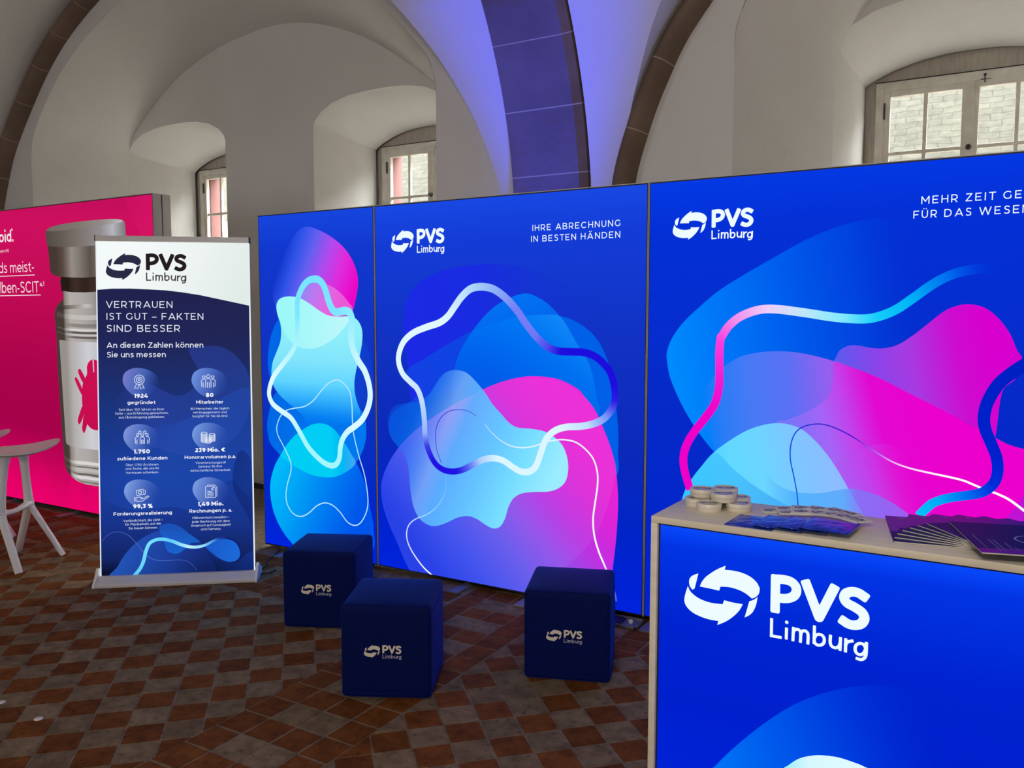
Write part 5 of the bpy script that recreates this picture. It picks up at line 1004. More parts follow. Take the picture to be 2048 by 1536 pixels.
wall = MB()
TOP = 5.3
xprev = -11.0
NICHES = {0: [(-6.734, 1), (-4.307, 2)], 1: [(-0.202, 3)]}
for bi, (xc, _, _, _) in enumerate(BAYS):
    F = smooth_outline(sym(front, xc))
    Bk = smooth_outline([back_l, back_r][bi])
    # pier face and the wall above the opening
    wall.quad((xprev, Y0, 0), (F[0].x, Y0, 0), (F[0].x, Y0, TOP), (xprev, Y0, TOP))
    for a, b in zip(F, F[1:]):
        if b.x - a.x > 1e-6:
            wall.quad((a.x, Y0, a.y), (b.x, Y0, b.y), (b.x, Y0, TOP), (a.x, Y0, TOP))
    xprev = F[-1].x
    # reveal and soffit
    f2, b2 = resample(F, 120), resample(Bk, 120)
    rows = []
    for k in range(5):
        u = k / 4
        rows.append([(p.x + (r.x - p.x) * u, Y0 + (Y1 - Y0) * u, p.y + (r.y - p.y) * u) for p, r in zip(f2, b2)])
    wall.grid(rows)
    # back wall with openings
    top = [(p.x, p.y) for p in Bk if p.y > 2.39]
    xs = {round(p[0], 4) for p in top} | {round(Bk[0].x, 4), round(Bk[-1].x, 4)}
    for nx, _ in NICHES[bi]:
        for a, _z in NICHE: xs |= {round(nx - a, 4), round(nx + a, 4)}
    xs = sorted(xs)
    for xa, xb in zip(xs, xs[1:]):
        if xb - xa < 1e-4: continue
        xm = (xa + xb) / 2
        hole = next((nx for nx, _ in NICHES[bi] if abs(xm - nx) < 0.685), None)
        if hole is None:
            wall.quad((xa, Y1, 0), (xb, Y1, 0), (xb, Y1, interp(top, xb)), (xa, Y1, interp(top, xa)))
        else:
            N = sym(NICHE, hole)
            wall.quad((xa, Y1, 0), (xb, Y1, 0), (xb, Y1, SILL1), (xa, Y1, SILL1))
            wall.quad((xa, Y1, interp(N, xa)), (xb, Y1, interp(N, xb)), (xb, Y1, interp(top, xb)), (xa, Y1, interp(top, xa)))
    # splayed niches
    for nx, _ in NICHES[bi]:
        N = [(nx - 0.685, SILL1), (nx - 0.685, 2.2)] + sym(NICHE, nx) + [(nx + 0.685, 2.2), (nx + 0.685, SILL1)]
        I = [(nx - 0.61, SILL2), (nx - 0.61, 2.2)] + sym(INNER, nx) + [(nx + 0.61, 2.2), (nx + 0.61, SILL2)]
        N = [Vector(N[0])] + spline(N[1:-1], False, 4) + [Vector(N[-1])]
        I = [Vector(I[0])] + spline(I[1:-1], False, 4) + [Vector(I[-1])]
        rows = []
        for k in range(6):
            u = k / 5
            rows.append([(p.x + (r.x - p.x) * u, Y1 + (Y2 - Y1) * u, p.y + (r.y - p.y) * u ** 1.0) for p, r in zip(N, I)])
        wall.grid(rows)
        wall.quad((nx - 0.685, Y1, SILL1), (nx + 0.685, Y1, SILL1), (nx + 0.61, Y2, SILL2), (nx - 0.61, Y2, SILL2))
wall.quad((xprev, Y0, 0), (9, Y0, 0), (9, Y0, TOP), (xprev, Y0, TOP))
# wall behind the niches, pierced only by the windows
xs = [-11.0]
for nx, _ in NICHES[0] + NICHES[1]:
    wall.quad((xs[-1], Y2 + 0.09, 0), (nx - 0.555, Y2 + 0.09, 0), (nx - 0.555, Y2 + 0.09, TOP), (xs[-1], Y2 + 0.09, TOP))
    wall.quad((nx - 0.555, Y2 + 0.09, 0), (nx + 0.555, Y2 + 0.09, 0), (nx + 0.555, Y2 + 0.09, 1.13), (nx - 0.555, Y2 + 0.09, 1.13))
    wall.quad((nx - 0.555, Y2 + 0.09, 3.03), (nx + 0.555, Y2 + 0.09, 3.03), (nx + 0.555, Y2 + 0.09, TOP), (nx - 0.555, Y2 + 0.09, TOP))
    xs.append(nx + 0.555)
wall.quad((xs[-1], Y2 + 0.09, 0), (9, Y2 + 0.09, 0), (9, Y2 + 0.09, TOP), (xs[-1], Y2 + 0.09, TOP))
o = wall.build('wall_back', plaster, angle=math.radians(32))
tag(o, 'thick plastered outer wall with deep arched recesses and window niches', 'wall', kind='structure')
mb = MB()
mb.box((-7.40, Y1 - 0.02, 0), (-3.07, Y1 - 0.003, 0.045))
mb.box((-0.87, Y1 - 0.02, 0), (2.76, Y1 - 0.003, 0.045))
tag(mb.build('baseboard_back', black_trim), 'low dark skirting along the recess wall', 'baseboard', kind='structure')
# roof over the vault keeps the sky out
mb = MB()
mb.quad((-11, -4, TOP), (9, -4, TOP), (9, 6.2, TOP), (-11, 6.2, TOP))
tag(mb.build('roof_slab', plaster), 'floor slab above the vault', 'slab', kind='structure')

# the rest of the hall, behind and beside the photographer
for nm, q, lb in (('wall_front', ((-11, -4, 0), (9, -4, 0), (9, -4, TOP), (-11, -4, TOP)), 'plastered wall on the opposite side of the hall'),
                  ('wall_left', ((-11, -4, 0), (-11, 6.1, 0), (-11, 6.1, TOP), (-11, -4, TOP)), 'plastered end wall far to the left'),
                  ('wall_right', ((9, -4, 0), (9, 6.1, 0), (9, 6.1, TOP), (9, -4, TOP)), 'plastered end wall far to the right')):
    mb = MB()
    mb.quad(*q)
    tag(mb.build(nm, plaster), lb, 'wall', kind='structure')

# ------------------------------------------------------------------ windows
WL = ['weathered white casement seen through the far left niche', 'weathered white casement in the niche above the middle backlit wall', 'large weathered white casement above the right backlit wall']
for nx, num in NICHES[0] + NICHES[1]:
    wz0, wz1 = 1.13, 3.067
    w_ = thing('window_%d' % num, WL[num - 1], 'window', (nx, Y2, wz0), kind='structure')
    fr = MB()
    for lo, hi in (((-0.497, wz1 - 0.055), (0.497, wz1)), ((-0.497, wz0), (0.497, wz0 + 0.06)), ((-0.545, wz0), (-0.497, wz1)), ((0.497, wz0), (0.545, wz1))):
        fr.box((nx + lo[0], Y2 + 0.0, lo[1]), (nx + hi[0], Y2 + 0.075, hi[1]), 0.004)
    fr.build('window_frame', old_paint, w_, math.radians(35))
    bd = MB()
    I = sym(INNER, nx)
    xx = sorted({p[0] for p in I} | {nx - 0.545, nx + 0.545})
    for xa, xb in zip(xx, xx[1:]):
        base = (lambda x: wz1 - 0.004 if abs((xa + xb) / 2 - nx) < 0.545 else wz0)
        bd.quad((xa, Y2 + 0.03, base(xa)), (xb, Y2 + 0.03, base(xb)), (xb, Y2 + 0.03, interp(I, xb) + 0.01), (xa, Y2 + 0.03, interp(I, xa) + 0.01))
    bd.build('arched_top_board', lunette_board, w_)
    gap = MB()
    gap.box((nx - 0.548, Y2 - 0.001, wz1 - 0.001), (nx + 0.548, Y2 + 0.02, wz1 + 0.005))
    gap.build('dark_joint', black_trim, w_)
    for s in (-1, 1):
        xo, xi = nx + s * 0.502, nx + s * 0.001
        sa = MB()
        lo, hi = min(xo, xi), max(xo, xi)
        for (a, b), (c, d) in (((lo + 0.045, hi - 0.045), (2.973, 3.018)), ((lo + 0.045, hi - 0.045), (wz0 + 0.06, wz0 + 0.13)), ((min(xo, xo - s * 0.044), max(xo, xo - s * 0.044)), (wz0 + 0.06, 3.018)), ((min(xi, xi + s * 0.046), max(xi, xi + s * 0.046)), (wz0 + 0.06, 3.018))):
            sa.box((a, Y2 + 0.012, c), (b, Y2 + 0.052, d), 0.004)
        for z in (2.6125, 2.2385, 1.8645, 1.4905):
            sa.box((lo + 0.04, Y2 + 0.02, z - 0.0125), (hi - 0.04, Y2 + 0.046, z + 0.0125), 0.005)
        xm = nx + s * 0.252
        sa.box((xm - 0.012, Y2 + 0.0175, wz0 + 0.12), (xm + 0.012, Y2 + 0.0485, 2.98), 0.004)
        so = sa.build('sash', old_paint, w_, math.radians(35))
        gl = MB()
        gl.box((lo + 0.03, Y2 + 0.031, wz0 + 0.11), (hi - 0.03, Y2 + 0.034, 2.985))
        gl.build('glass_pane', glass, so)
        for z in (2.885, 1.5):
            hg = MB()
            hg.box((xo - 0.0045 - s * 0.012, Y2 - 0.008, z - 0.052), (xo + 0.0045 - s * 0.012, Y2 + 0.014, z + 0.052), 0.004)
            hg.build('hinge', iron, so)
    po = MB()
    po.box((nx - 0.024, Y2 + 0.002, wz0 + 0.06), (nx + 0.024, Y2 + 0.014, 3.018), 0.004)
    po.build('meeting_rail', old_paint, w_, math.radians(35))
    kb = MB()
    kb.lathe([(0, 0), (0.016, 0), (0.018, 0.004), (0.012, 0.008), (0.008, 0.012), (0.014, 0.02), (0.011, 0.028), (0, 0.03)], 20, 0, Matrix.Translation((nx - 0.002, Y2 + 0.003, 2.611)) @ Matrix.Rotation(PI / 2, 4, 'X'))
    kb.build('knob', iron, w_)
    nl = MB()
    nl.tube([(nx + 0.073, Y2 + 0.0, 3.04), (nx + 0.073, Y2 - 0.02, 3.035)], [0.009, 0.007], 10)
    nl.tube([(nx + 0.073, Y2 - 0.012, 3.034), (nx + 0.074, Y2 - 0.012, 2.99)], 0.0035, 8)
    nl.tube([(nx + 0.05, Y2 - 0.009, 3.012), (nx + 0.108, Y2 - 0.009, 3.010)], 0.0022, 8)
    nl.build('iron_catch', iron, w_)
    su = MB()
    for s in (-1, 1):
        su.box((min(nx + s * 0.50, nx + s * 0.60), Y2 + 0.10, 1.0), (max(nx + s * 0.50, nx + s * 0.60), Y2 + 0.24, 3.2), 0.008)
    su.box((nx - 0.6, Y2 + 0.10, 3.05), (nx + 0.6, Y2 + 0.24, 3.25), 0.008)
    su.box((nx - 0.6, Y2 + 0.10, 0.95), (nx + 0.6, Y2 + 0.26, 1.12), 0.008)
    su.build('stone_surround', pink_stone, w_, math.radians(35))

# ------------------------------------------------------------------ the neighbouring house seen through the panes
hs = thing('neighbouring_house', 'house with a bright slate roof outside the windows', 'building', (-8, 14, 0))
E0, E1 = (9.5, 1.2), (17.0, 9.5)
me_ = MB()
me_.quad((-34, E0[0], E0[1]), (14, E0[0], E0[1]), (14, E1[0], E1[1]), (-34, E1[0], E1[1]))
ro = me_.build('slate_roof', roof_mat, hs)
uv = ro.data.uv_layers.new(name='UVMap')
sl = math.hypot(E1[0] - E0[0], E1[1] - E0[1])
for li, co in zip(range(4), ((0, 0), (48, 0), (48, sl), (0, sl))): uv.data[li].uv = co
me_ = MB()
me_.quad((-34, E0[0] + 0.4, 0), (14, E0[0] + 0.4, 0), (14, E0[0] + 0.4, E0[1] + 0.3), (-34, E0[0] + 0.4, E0[1] + 0.3))
me_.build('house_wall', stone, hs)
mb = MB()
mb.quad((-40, 6.6, -3.5), (20, 6.6, -3.5), (20, 40, -3.5), (-40, 40, -3.5))
tag(mb.build('ground', mat('courtyard_paving', (0.20, 0.19, 0.17), 0.9)), 'paved courtyard ground outside the windows', 'ground', kind='structure')
dm = MB()
dx_, dy_ = -12.75, 10.4
dm.box((dx_ - 0.55, dy_, 1.9), (dx_ + 0.55, dy_ + 2.5, 2.75))
dm.build('dormer', pink_stone, hs)
dm = MB()
dm.add([(dx_ - 0.75, dy_ - 0.1, 2.7), (dx_ + 0.75, dy_ - 0.1, 2.7), (dx_, dy_ - 0.1, 3.35), (dx_ - 0.75, dy_ + 3, 2.7), (dx_ + 0.75, dy_ + 3, 2.7), (dx_, dy_ + 3, 3.35)], [(0, 1, 2), (0, 2, 5, 3), (1, 4, 5, 2), (0, 3, 4, 1)])
dm.build('dormer_roof', stone, hs)

# ------------------------------------------------------------------ floor of chequered tiles
flo = MB()
GROUT = (0.24, 0.185, 0.135, 1)
flo.add([(-14, -9, -0.0018), (9, -9, -0.0018), (9, 6.1, -0.0018), (-14, 6.1, -0.0018)], [(0, 1, 2, 3)], 0, [GROUT] * 4)
rnd = random.Random(3)


def clip_poly(P, a, b, c):
    """keep a*x+b*y<=c"""
    out = []
    for p, q in zip(P, P[1:] + P[:1]):
        dp, dq = a * p[0] + b * p[1] - c, a * q[0] + b * q[1] - c
        if dp <= 0: out.append(p)
        if dp * dq < 0:
            u = dp / (dp - dq)
            out.append((p[0] + (q[0] - p[0]) * u, p[1] + (q[1] - p[1]) * u))
    return out


def tile(P, dark, gap=0.006):
    if len(P) < 3: return
    area = abs(sum(p[0] * q[1] - q[0] * p[1] for p, q in zip(P, P[1:] + P[:1]))) / 2
    if area < 0.0006: return
    cx, cy = sum(p[0] for p in P) / len(P), sum(p[1] for p in P) / len(P)
    T = []
    for x, y in P:
        d = math.hypot(x - cx, y - cy)
        k = max(0.2, 1 - gap * (0.75 + 0.6 * rnd.random()) / max(d, 1e-6))
        T.append((cx + (x - cx) * k, cy + (y - cy) * k))
    if rnd.random() < 0.012: dark = not dark
    v = 0.80 + 0.32 * rnd.random()
    h = rnd.random()
    if dark: c = (0.175 * v + 0.03 * h, 0.058 * v + 0.012 * h, 0.012 * v + 0.003 * h, 1)
    else: c = ((0.245 - 0.02 * h) * v, (0.182 - 0.02 * h) * v, (0.112 - 0.02 * h) * v, 1)
    n = len(T)
    z = rnd.uniform(-0.0008, 0.0008)
    fs = [tuple(range(n))] + [(i, n + i, n + (i + 1) % n, (i + 1) % n) for i in range(n)]
    flo.add([(x, y, z) for x, y in T] + [(x, y, -0.0022) for x, y in T], fs, 0, [c] * (2 * n))


def lattice(o_, e1, e2, rng, clips, parity=0):
    for i in range(*rng):
        for j in range(*rng):
            P = [(o_[0] + e1[0] * a + e2[0] * b, o_[1] + e1[1] * a + e2[1] * b) for a, b in ((i, j), (i + 1, j), (i + 1, j + 1), (i, j + 1))]
            if not all(-9.6 < p[0] < 3.2 and 0.2 < p[1] < 5.3 for p in P): continue
            for c in clips: P = clip_poly(P, *c)
            tile(P, (i + j + parity) % 2 == 0)


BX0, BX1, WY0 = -2.512, -1.952, 3.235
lattice((-2.8909, 1.79663), (0.100395, 0.0976925), (-0.0976925, 0.100395), (-48, 48), [(1, 0, BX0), (0, 1, WY0), (-1, 0, 8.15)])
lattice((-1.66, 2.607), (0.0993, 0.0983), (-0.0983, 0.0993), (-44, 44), [(-1, 0, -BX1), (0, 1, 3.52)])


def band_tiles(ox, oy, alongy, n0, n1, s, t):
    for n in range(n0, n1):
        for r in range(4):
            dark = True if r in (0, 3) else (n % 2 != 0)
            if alongy: P = [(ox + s * (r + a), oy + t * (n + b)) for a, b in ((0, 0), (1, 0), (1, 1), (0, 1))]
            else: P = [(ox + t * (n + b), oy + s * (r + a)) for a, b in ((0, 0), (0, 1), (1, 1), (1, 0))]
            tile(P, dark, 0.0075)


band_tiles(BX0, 1.931, True, -11, 17, 0.14, 0.1435)
band_tiles(BX0 - 6.2, 1.931, True, -9, 9, 0.14, 0.1435)
band_tiles(-8.7, WY0, False, 0, 43, 0.14, 0.1435)
band_tiles(BX1, 3.52, False, 0, 36, 0.14, 0.1435)
o = flo.build('floor', tile_mat)
tag(o, 'old chequered floor of red and pale terracotta tiles', 'floor', kind='structure')

# ------------------------------------------------------------------ backlit walls
YP = 3.9115
WHITE = (238, 252, 255)


def light_wall(name, label, x0, x1, z0, z1, art, y=YP, depth=0.10, feet=(), body_mat=None, group=None, both=False):
    root = thing(name, label, 'display wall', ((x0 + x1) / 2, y + depth / 2, 0), group=group)
    pl = lambda x, z, off: (x, y - off, z)
    t = 0.009
    fr = MB()
    fr.box((x0 - (0.007 if label.startswith('narrow') else 0), y + 0.004, z0), (x1, y + depth, z1), 0.0015)
    for sx0, sx1, sz0, sz1 in ((x0, x0 + 0.0026, z0, z1), (x1 - 0.0026, x1, z0, z1), (x0 + 0.0026, x1 - 0.0026, z1 - 0.004, z1)):
        fr.box((sx0, y - 0.0005, sz0), (sx1, y + 0.0039, sz1))
    fr.build('aluminium_frame', body_mat or alu_matt, root, math.radians(35))
    gk = MB()
    for lo, hi in (((x0 + 0.0027, z1 - 0.011), (x1 - 0.0027, z1 - 0.0041)), ((x0 + 0.0027, z0), (x1 - 0.0027, z0 + t)), ((x0 + 0.0027, z0 + t), (x0 + 0.0075, z1 - 0.011)), ((x1 - 0.0075, z0 + t), (x1 - 0.0027, z1 - 0.011))):
        gk.box((lo[0], y - 0.0005, lo[1]), (hi[0], y + 0.006, hi[1]))
    gk.build('keder_edge', black_trim, root)
    pr = draw_art(art, (x0 + 0.007, z0 + 0.008, x1 - 0.007, z1 - 0.010), lambda x, z, off: pl(x, z, off + 0.001))
    pr.build('printed_fabric', backlit, root)
    for fx in feet:
        ft = MB()
        ft.box((fx - 0.03, y - 0.14, 0.0), (fx + 0.03, y + depth + 0.14, 0.012), 0.002)
        ft.box((fx - 0.02, y + 0.02, 0.010), (fx + 0.02, y + depth - 0.02, z0 + 0.004))
        ft.build('floor_foot', dark_plate, root, math.radians(35))
    return root, pl


ZB, ZT_ = 0.028, 2.209
rootA, plA = light_wall('light_wall', 'narrow blue backlit wall with pink and cyan blobs, no lettering', -4.196, -3.2285, ZB, ZT_, ART_A, feet=(-3.955, -3.35), group='backlit company walls')
rootB, plB = light_wall('light_wall', 'blue backlit wall with short slogan and white ribbon loop, behind the seat cubes', -3.2245, -1.5035, ZB, ZT_, ART_B, feet=(-2.585, -2.155), group='backlit company walls')
rootC, plC = light_wall('light_wall', 'widest blue backlit wall with pink ribbon and magenta shapes, behind the counter', -1.4995, 1.3, ZB, ZT_, ART_C, feet=(-1.44, -0.4, 0.6), group='backlit company walls')
for root, pl, lx, lz, lw in ((rootB, plB, -3.0963, 1.989, 0.377), (rootC, plC, -1.3755, 1.99, 0.3835)):
    mb = MB()
    logo(mb, lx, lz, lw, pl, 0.0038, WHITE)
    mb.build('logo', backlit, root)
mb = MB()
text(mb, 'IHRE ABRECHNUNG', -2.150, -1.6477, 2.0038, 0.0322, plB, 0.0038, WHITE, 0.125, 0.30)
text(mb, 'IN BESTEN HÄNDEN', -2.1582, -1.6492, 1.9467, 0.0322, plB, 0.0038, WHITE, 0.125, 0.30)
mb.build('slogan_lettering', backlit, rootB)
mb = MB()
text(mb, 'MEHR ZEIT GE', -0.2964, 0.062, 2.0224, 0.0318, plC, 0.0038, WHITE, 0.125, 0.34, 'WINNEN')
text(mb, 'FÜR DAS WESE', -0.3244, 0.0564, 1.9642, 0.0318, plC, 0.0038, WHITE, 0.125, 0.34, 'NTLICHE')
mb.build('slogan_lettering', backlit, rootC)

# pink stand at the far left
YK = 3.842
root, plK = light_wall('light_wall', 'pink backlit wall showing a huge medicine vial, behind the roll-up banner', -8.25, -5.149, 0.03, 2.4135, ART_PINK, YK, 0.145, (-7.09, -6.225, -5.4))
mb = MB()
PW = (246, 226, 236)
text(mb, 'oid.', -7.0929, -6.889, 2.152, 0.089, plK, 0.0066, PW, 0.175, 0.13)
text(mb, '®', -6.915, -6.889, 2.236, 0.02, plK, 0.0066, PW)
text(mb, 'ben-Mix', -7.1003, -6.943, 2.069, 0.0265, plK, 0.0066, (235, 200, 216), 0.13, 0.15)
text(mb, 'ds meist-', -7.115, -6.6177, 1.9035, 0.082, plK, 0.0066, PW, 0.105, 0.16)
text(mb, 'ilben-SCIT', -7.1289, -6.5614, 1.74, 0.088, plK, 0.0066, PW, 0.105, 0.16)
text(mb, 'a,1', -6.5468, -6.4891, 1.7895, 0.034, plK, 0.0066, PW, 0.13)
for xa, xb, z in ((-7.35, -6.61, 1.8777), (-7.35, -6.5389, 1.7191)):
    mb.add([plK(xa, z - 0.003, 0.0066), plK(xb, z - 0.003, 0.0066), plK(xb, z + 0.003, 0.0066), plK(xa, z + 0.003, 0.0066)], [(0, 1, 2, 3)], 0, [tocol(PW)] * 4)
mb.build('lettering', backlit, root)
sd = MB()
sd.box((-5.150, YK + 0.070, 0.03), (-5.1462, YK + 0.074, 2.41))
sd.build('side_seam', black_trim, root)
sd = MB()
sd.lathe([(0, 0), (0.007, 0), (0.009, 0.008), (0.004, 0.012), (0, 0.013)], 14, 0, Matrix.Translation((-5.149, YK + 0.05, 2.355)) @ Matrix.Rotation(PI / 2, 4, 'Y'))
sd.build('corner_pin', alu, root)

# ------------------------------------------------------------------ roll-up banner, lit from inside
BO, BA, TAU = Vector((*BANNER['o'], 0)), BANNER['ang'], BANNER['tau']
BW, BZ, BT, LEAN = BANNER['w'], BANNER['z0'], BANNER['top'], BANNER['lean']
be, bn = Vector((math.cos(BA), math.sin(BA), 0)), Vector((-math.sin(BA), math.cos(BA), 0))
bv = Vector((0, 0, 1)) * math.cos(TAU) + bn * math.sin(TAU)
bf = be.cross(bv)


def plN0(u, s, off):
    return tuple(BO + Vector((0, 0, BZ)) + be * u + bv * (s - BZ) + bf * off)


def plN(u, s, off):
    return plN0(u + LEAN * (s - BZ), s, off)


def slab(mb, u0, u1, s0, s1, o0, o1, pl=plN):
    P = [pl(u, s, o_) for o_ in (o1, o0) for u, s in ((u0, s0), (u1, s0), (u1, s1), (u0, s1))]
    return mb.add(P, [(0, 1, 2, 3), (7, 6, 5, 4), (0, 4, 5, 1), (1, 5, 6, 2), (2, 6, 7, 3), (3, 7, 4, 0)])


bc = BO + be * (BW / 2) + bn * 0.02
ban = thing('roll_up_banner', 'tall white-topped roll-up banner with company figures, standing left of the cubes', 'banner', (bc.x, bc.y, 0), BA)
LB = Matrix.Translation((bc.x, bc.y, 0)) @ Matrix.Rotation(BA, 4, 'Z')
mb = MB()
sec = [(-0.095, 0.0), (0.10, 0.0), (0.10, 0.03), (0.06, 0.046), (0.0, 0.052), (-0.035, 0.051), (-0.06, 0.036), (-0.085, 0.022), (-0.095, 0.012)]
rows = [[LB @ Vector((x, y, z)) for y, z in sec] for x in (-BW / 2 - 0.014, BW / 2 + 0.014)]
mb.grid(rows, 0, False, False, True)
mb.build('cassette_base', alu, ban)
for s in (-1, 1):
    mb = MB()
    sec2 = [(-0.10, 0.0), (0.10, 0.0), (0.10, 0.035), (0.06, 0.055), (0.012, 0.085), (-0.012, 0.094), (-0.03, 0.082), (-0.055, 0.05), (-0.085, 0.026), (-0.10, 0.014)]
    a = [LB @ Vector((s * (BW / 2 + 0.014), y, z)) for y, z in sec2]
    b = [LB @ Vector((s * (BW / 2 + 0.028), y, z)) for y, z in sec2]
    mb.grid([a, b], 0, False, False, True)
    mb.add(b, [tuple(range(len(b)))])
    mb.add(a, [tuple(range(len(a)))])
    mb.build('end_cap', white_plastic, ban)
mb = MB()
slab(mb, 0, BW, BZ, BT + 0.005, -0.022, -0.004)
mb.build('light_box', card_white, ban)
pr = draw_art(ART_BANNER, (-0.06, BZ - 0.002, BW + 0.06, BT), plN0, 0.00008)


def clip_side(mb):
    """trim the print to the leaning edges of the fabric"""
    bm = bmesh.new()
    lay = bm.verts.layers.float_color.new('c')
    vs = [bm.verts.new(v) for v in mb.v]
    for v, c in zip(vs, mb.c): v[lay] = c
    for f in mb.f:
        try: bm.faces.new([vs[i] for i in f])
        except ValueError: pass
    for u, sgn in ((0.0, -1), (BW, 1)):
        p0, p1 = Vector(plN(u, BZ, 0)), Vector(plN(u, BT, 0))
        no = (p1 - p0).cross(bf).normalized()
        if no.dot(be) * sgn < 0: no = -no
        bmesh.ops.bisect_plane(bm, geom=bm.verts[:] + bm.edges[:] + bm.faces[:], plane_co=p0, plane_no=no, clear_outer=True)
    bm.verts.index_update()
    m2 = MB()
    m2.add([v.co.copy() for v in bm.verts], [tuple(v.index for v in f.verts) for f in bm.faces], 0, [tuple(v[lay]) for v in bm.verts])
    bm.free()
    return m2


clip_side(pr).build('printed_fabric', backlit, ban)
# translucent side strips that let the light out
for u in (-0.0045, BW + 0.0005):
    mb = slab(MB(), u, u + 0.004, BZ, BT, -0.02, 0.006)
    mb.c = [(0.80, 0.86, 0.92, 1)] * len(mb.v)
    mb.build('light_edge', backlit, ban)
slab(MB(), -0.004, BW + 0.006, BT - 0.010, BT + 0.022, -0.024, 0.014).build('clamp_bar', alu, ban)
for u in (-0.008, BW + 0.006):
    slab(MB(), u, u + 0.004, BT - 0.012, BT + 0.024, -0.025, 0.015).build('bar_end', black_trim, ban)
mb = MB()
mb.tube([plN(0.42, 0.03, -0.036), plN(0.41, BT - 0.02, -0.036)], 0.012, 12)
mb.build('support_pole', alu, ban)
TX = (232, 236, 246)
mb = MB()
logo(mb, *BANNER['logo'], plN0, 0.0035, (42, 42, 68), (36, 28, 32), (70, 64, 70))
mb.build('logo', backlit, ban)
for s_, a, b, z, c in BANNER_TEXT[:3]:
    mb = MB()
    text(mb, s_, a, b, z, 0.0395, plN0, 0.0035, TX, 0.115, 0.26)
    mb.build('headline_lettering', backlit, ban)
for s_, a, b, z, c in BANNER_TEXT[3:5]:
    mb = MB()
    text(mb, s_, a, b, z, 0.0315, plN0, 0.0035, TX, 0.135, 0.15)
    mb.build('subheading_lettering', backlit, ban)
i = 5
for n in (5, 5, 5, 5, 5, 6):
    mb = MB()
    for k, (s_, a, b, z, c) in enumerate(BANNER_TEXT[i:i + n]):
        k = min(k, 2)
        text(mb, s_, a, b, z, (0.0235, 0.0192, 0.0128)[k], plN0, 0.0035, ((245, 248, 252), (238, 242, 250), (205, 215, 238))[k], (0.23, 0.17, 0.125)[k], 0.13)
    i += n
    mb.build('statistic_lettering', backlit, ban)
# icons: unit = metres on the banner, origin at the icon's centre
IW = (225, 232, 248)


def circ(cx, cy, r, n=16, a0=0.0, a1=2 * PI):
    return [(cx + r * math.cos(a0 + (a1 - a0) * k / n), cy + r * math.sin(a0 + (a1 - a0) * k / n)) for k in range(n + 1)]


def person(cx, cy, s):
    return [circ(cx, cy + 0.026 * s, 0.0085 * s), [(cx - 0.014 * s, cy - 0.035 * s), (cx - 0.014 * s, cy + 0.005 * s), (cx - 0.008 * s, cy + 0.013 * s), (cx + 0.008 * s, cy + 0.013 * s), (cx + 0.014 * s, cy + 0.005 * s), (cx + 0.014 * s, cy - 0.035 * s)], [(cx - 0.005 * s, cy - 0.035 * s), (cx - 0.005 * s, cy - 0.005 * s)], [(cx + 0.005 * s, cy - 0.035 * s), (cx + 0.005 * s, cy - 0.005 * s)]]


def half_person(cx, cy, s, d):
    return [circ(cx, cy + 0.024 * s, 0.0075 * s), [(cx + d * 0.012 * s, cy - 0.03 * s), (cx + d * 0.014 * s, cy + 0.004 * s), (cx + d * 0.006 * s, cy + 0.012 * s), (cx - d * 0.004 * s, cy + 0.011 * s)], [(cx + d * 0.004 * s, cy - 0.034 * s), (cx + d * 0.004 * s, cy - 0.006 * s)]]


def star(cx, cy, r):
    return [(cx + (r if k % 2 == 0 else r * 0.45) * math.sin(PI * k / 5), cy + (r if k % 2 == 0 else r * 0.45) * math.cos(PI * k / 5)) for k in range(11)]


def coin_stack(cx, cy, n, r):
    out = [[(cx + r * math.cos(a), cy + r * 0.35 * math.sin(a)) for a in [2 * PI * k / 16 for k in range(17)]]]
    for i in range(1, n):
        out.append([(cx + r * math.cos(a), cy - 0.006 * i + r * 0.35 * math.sin(a)) for a in [PI + PI * k / 10 for k in range(11)]])
    out += [[(cx - r, cy), (cx - r, cy - 0.006 * (n - 1))], [(cx + r, cy), (cx + r, cy - 0.006 * (n - 1))]]
    return out


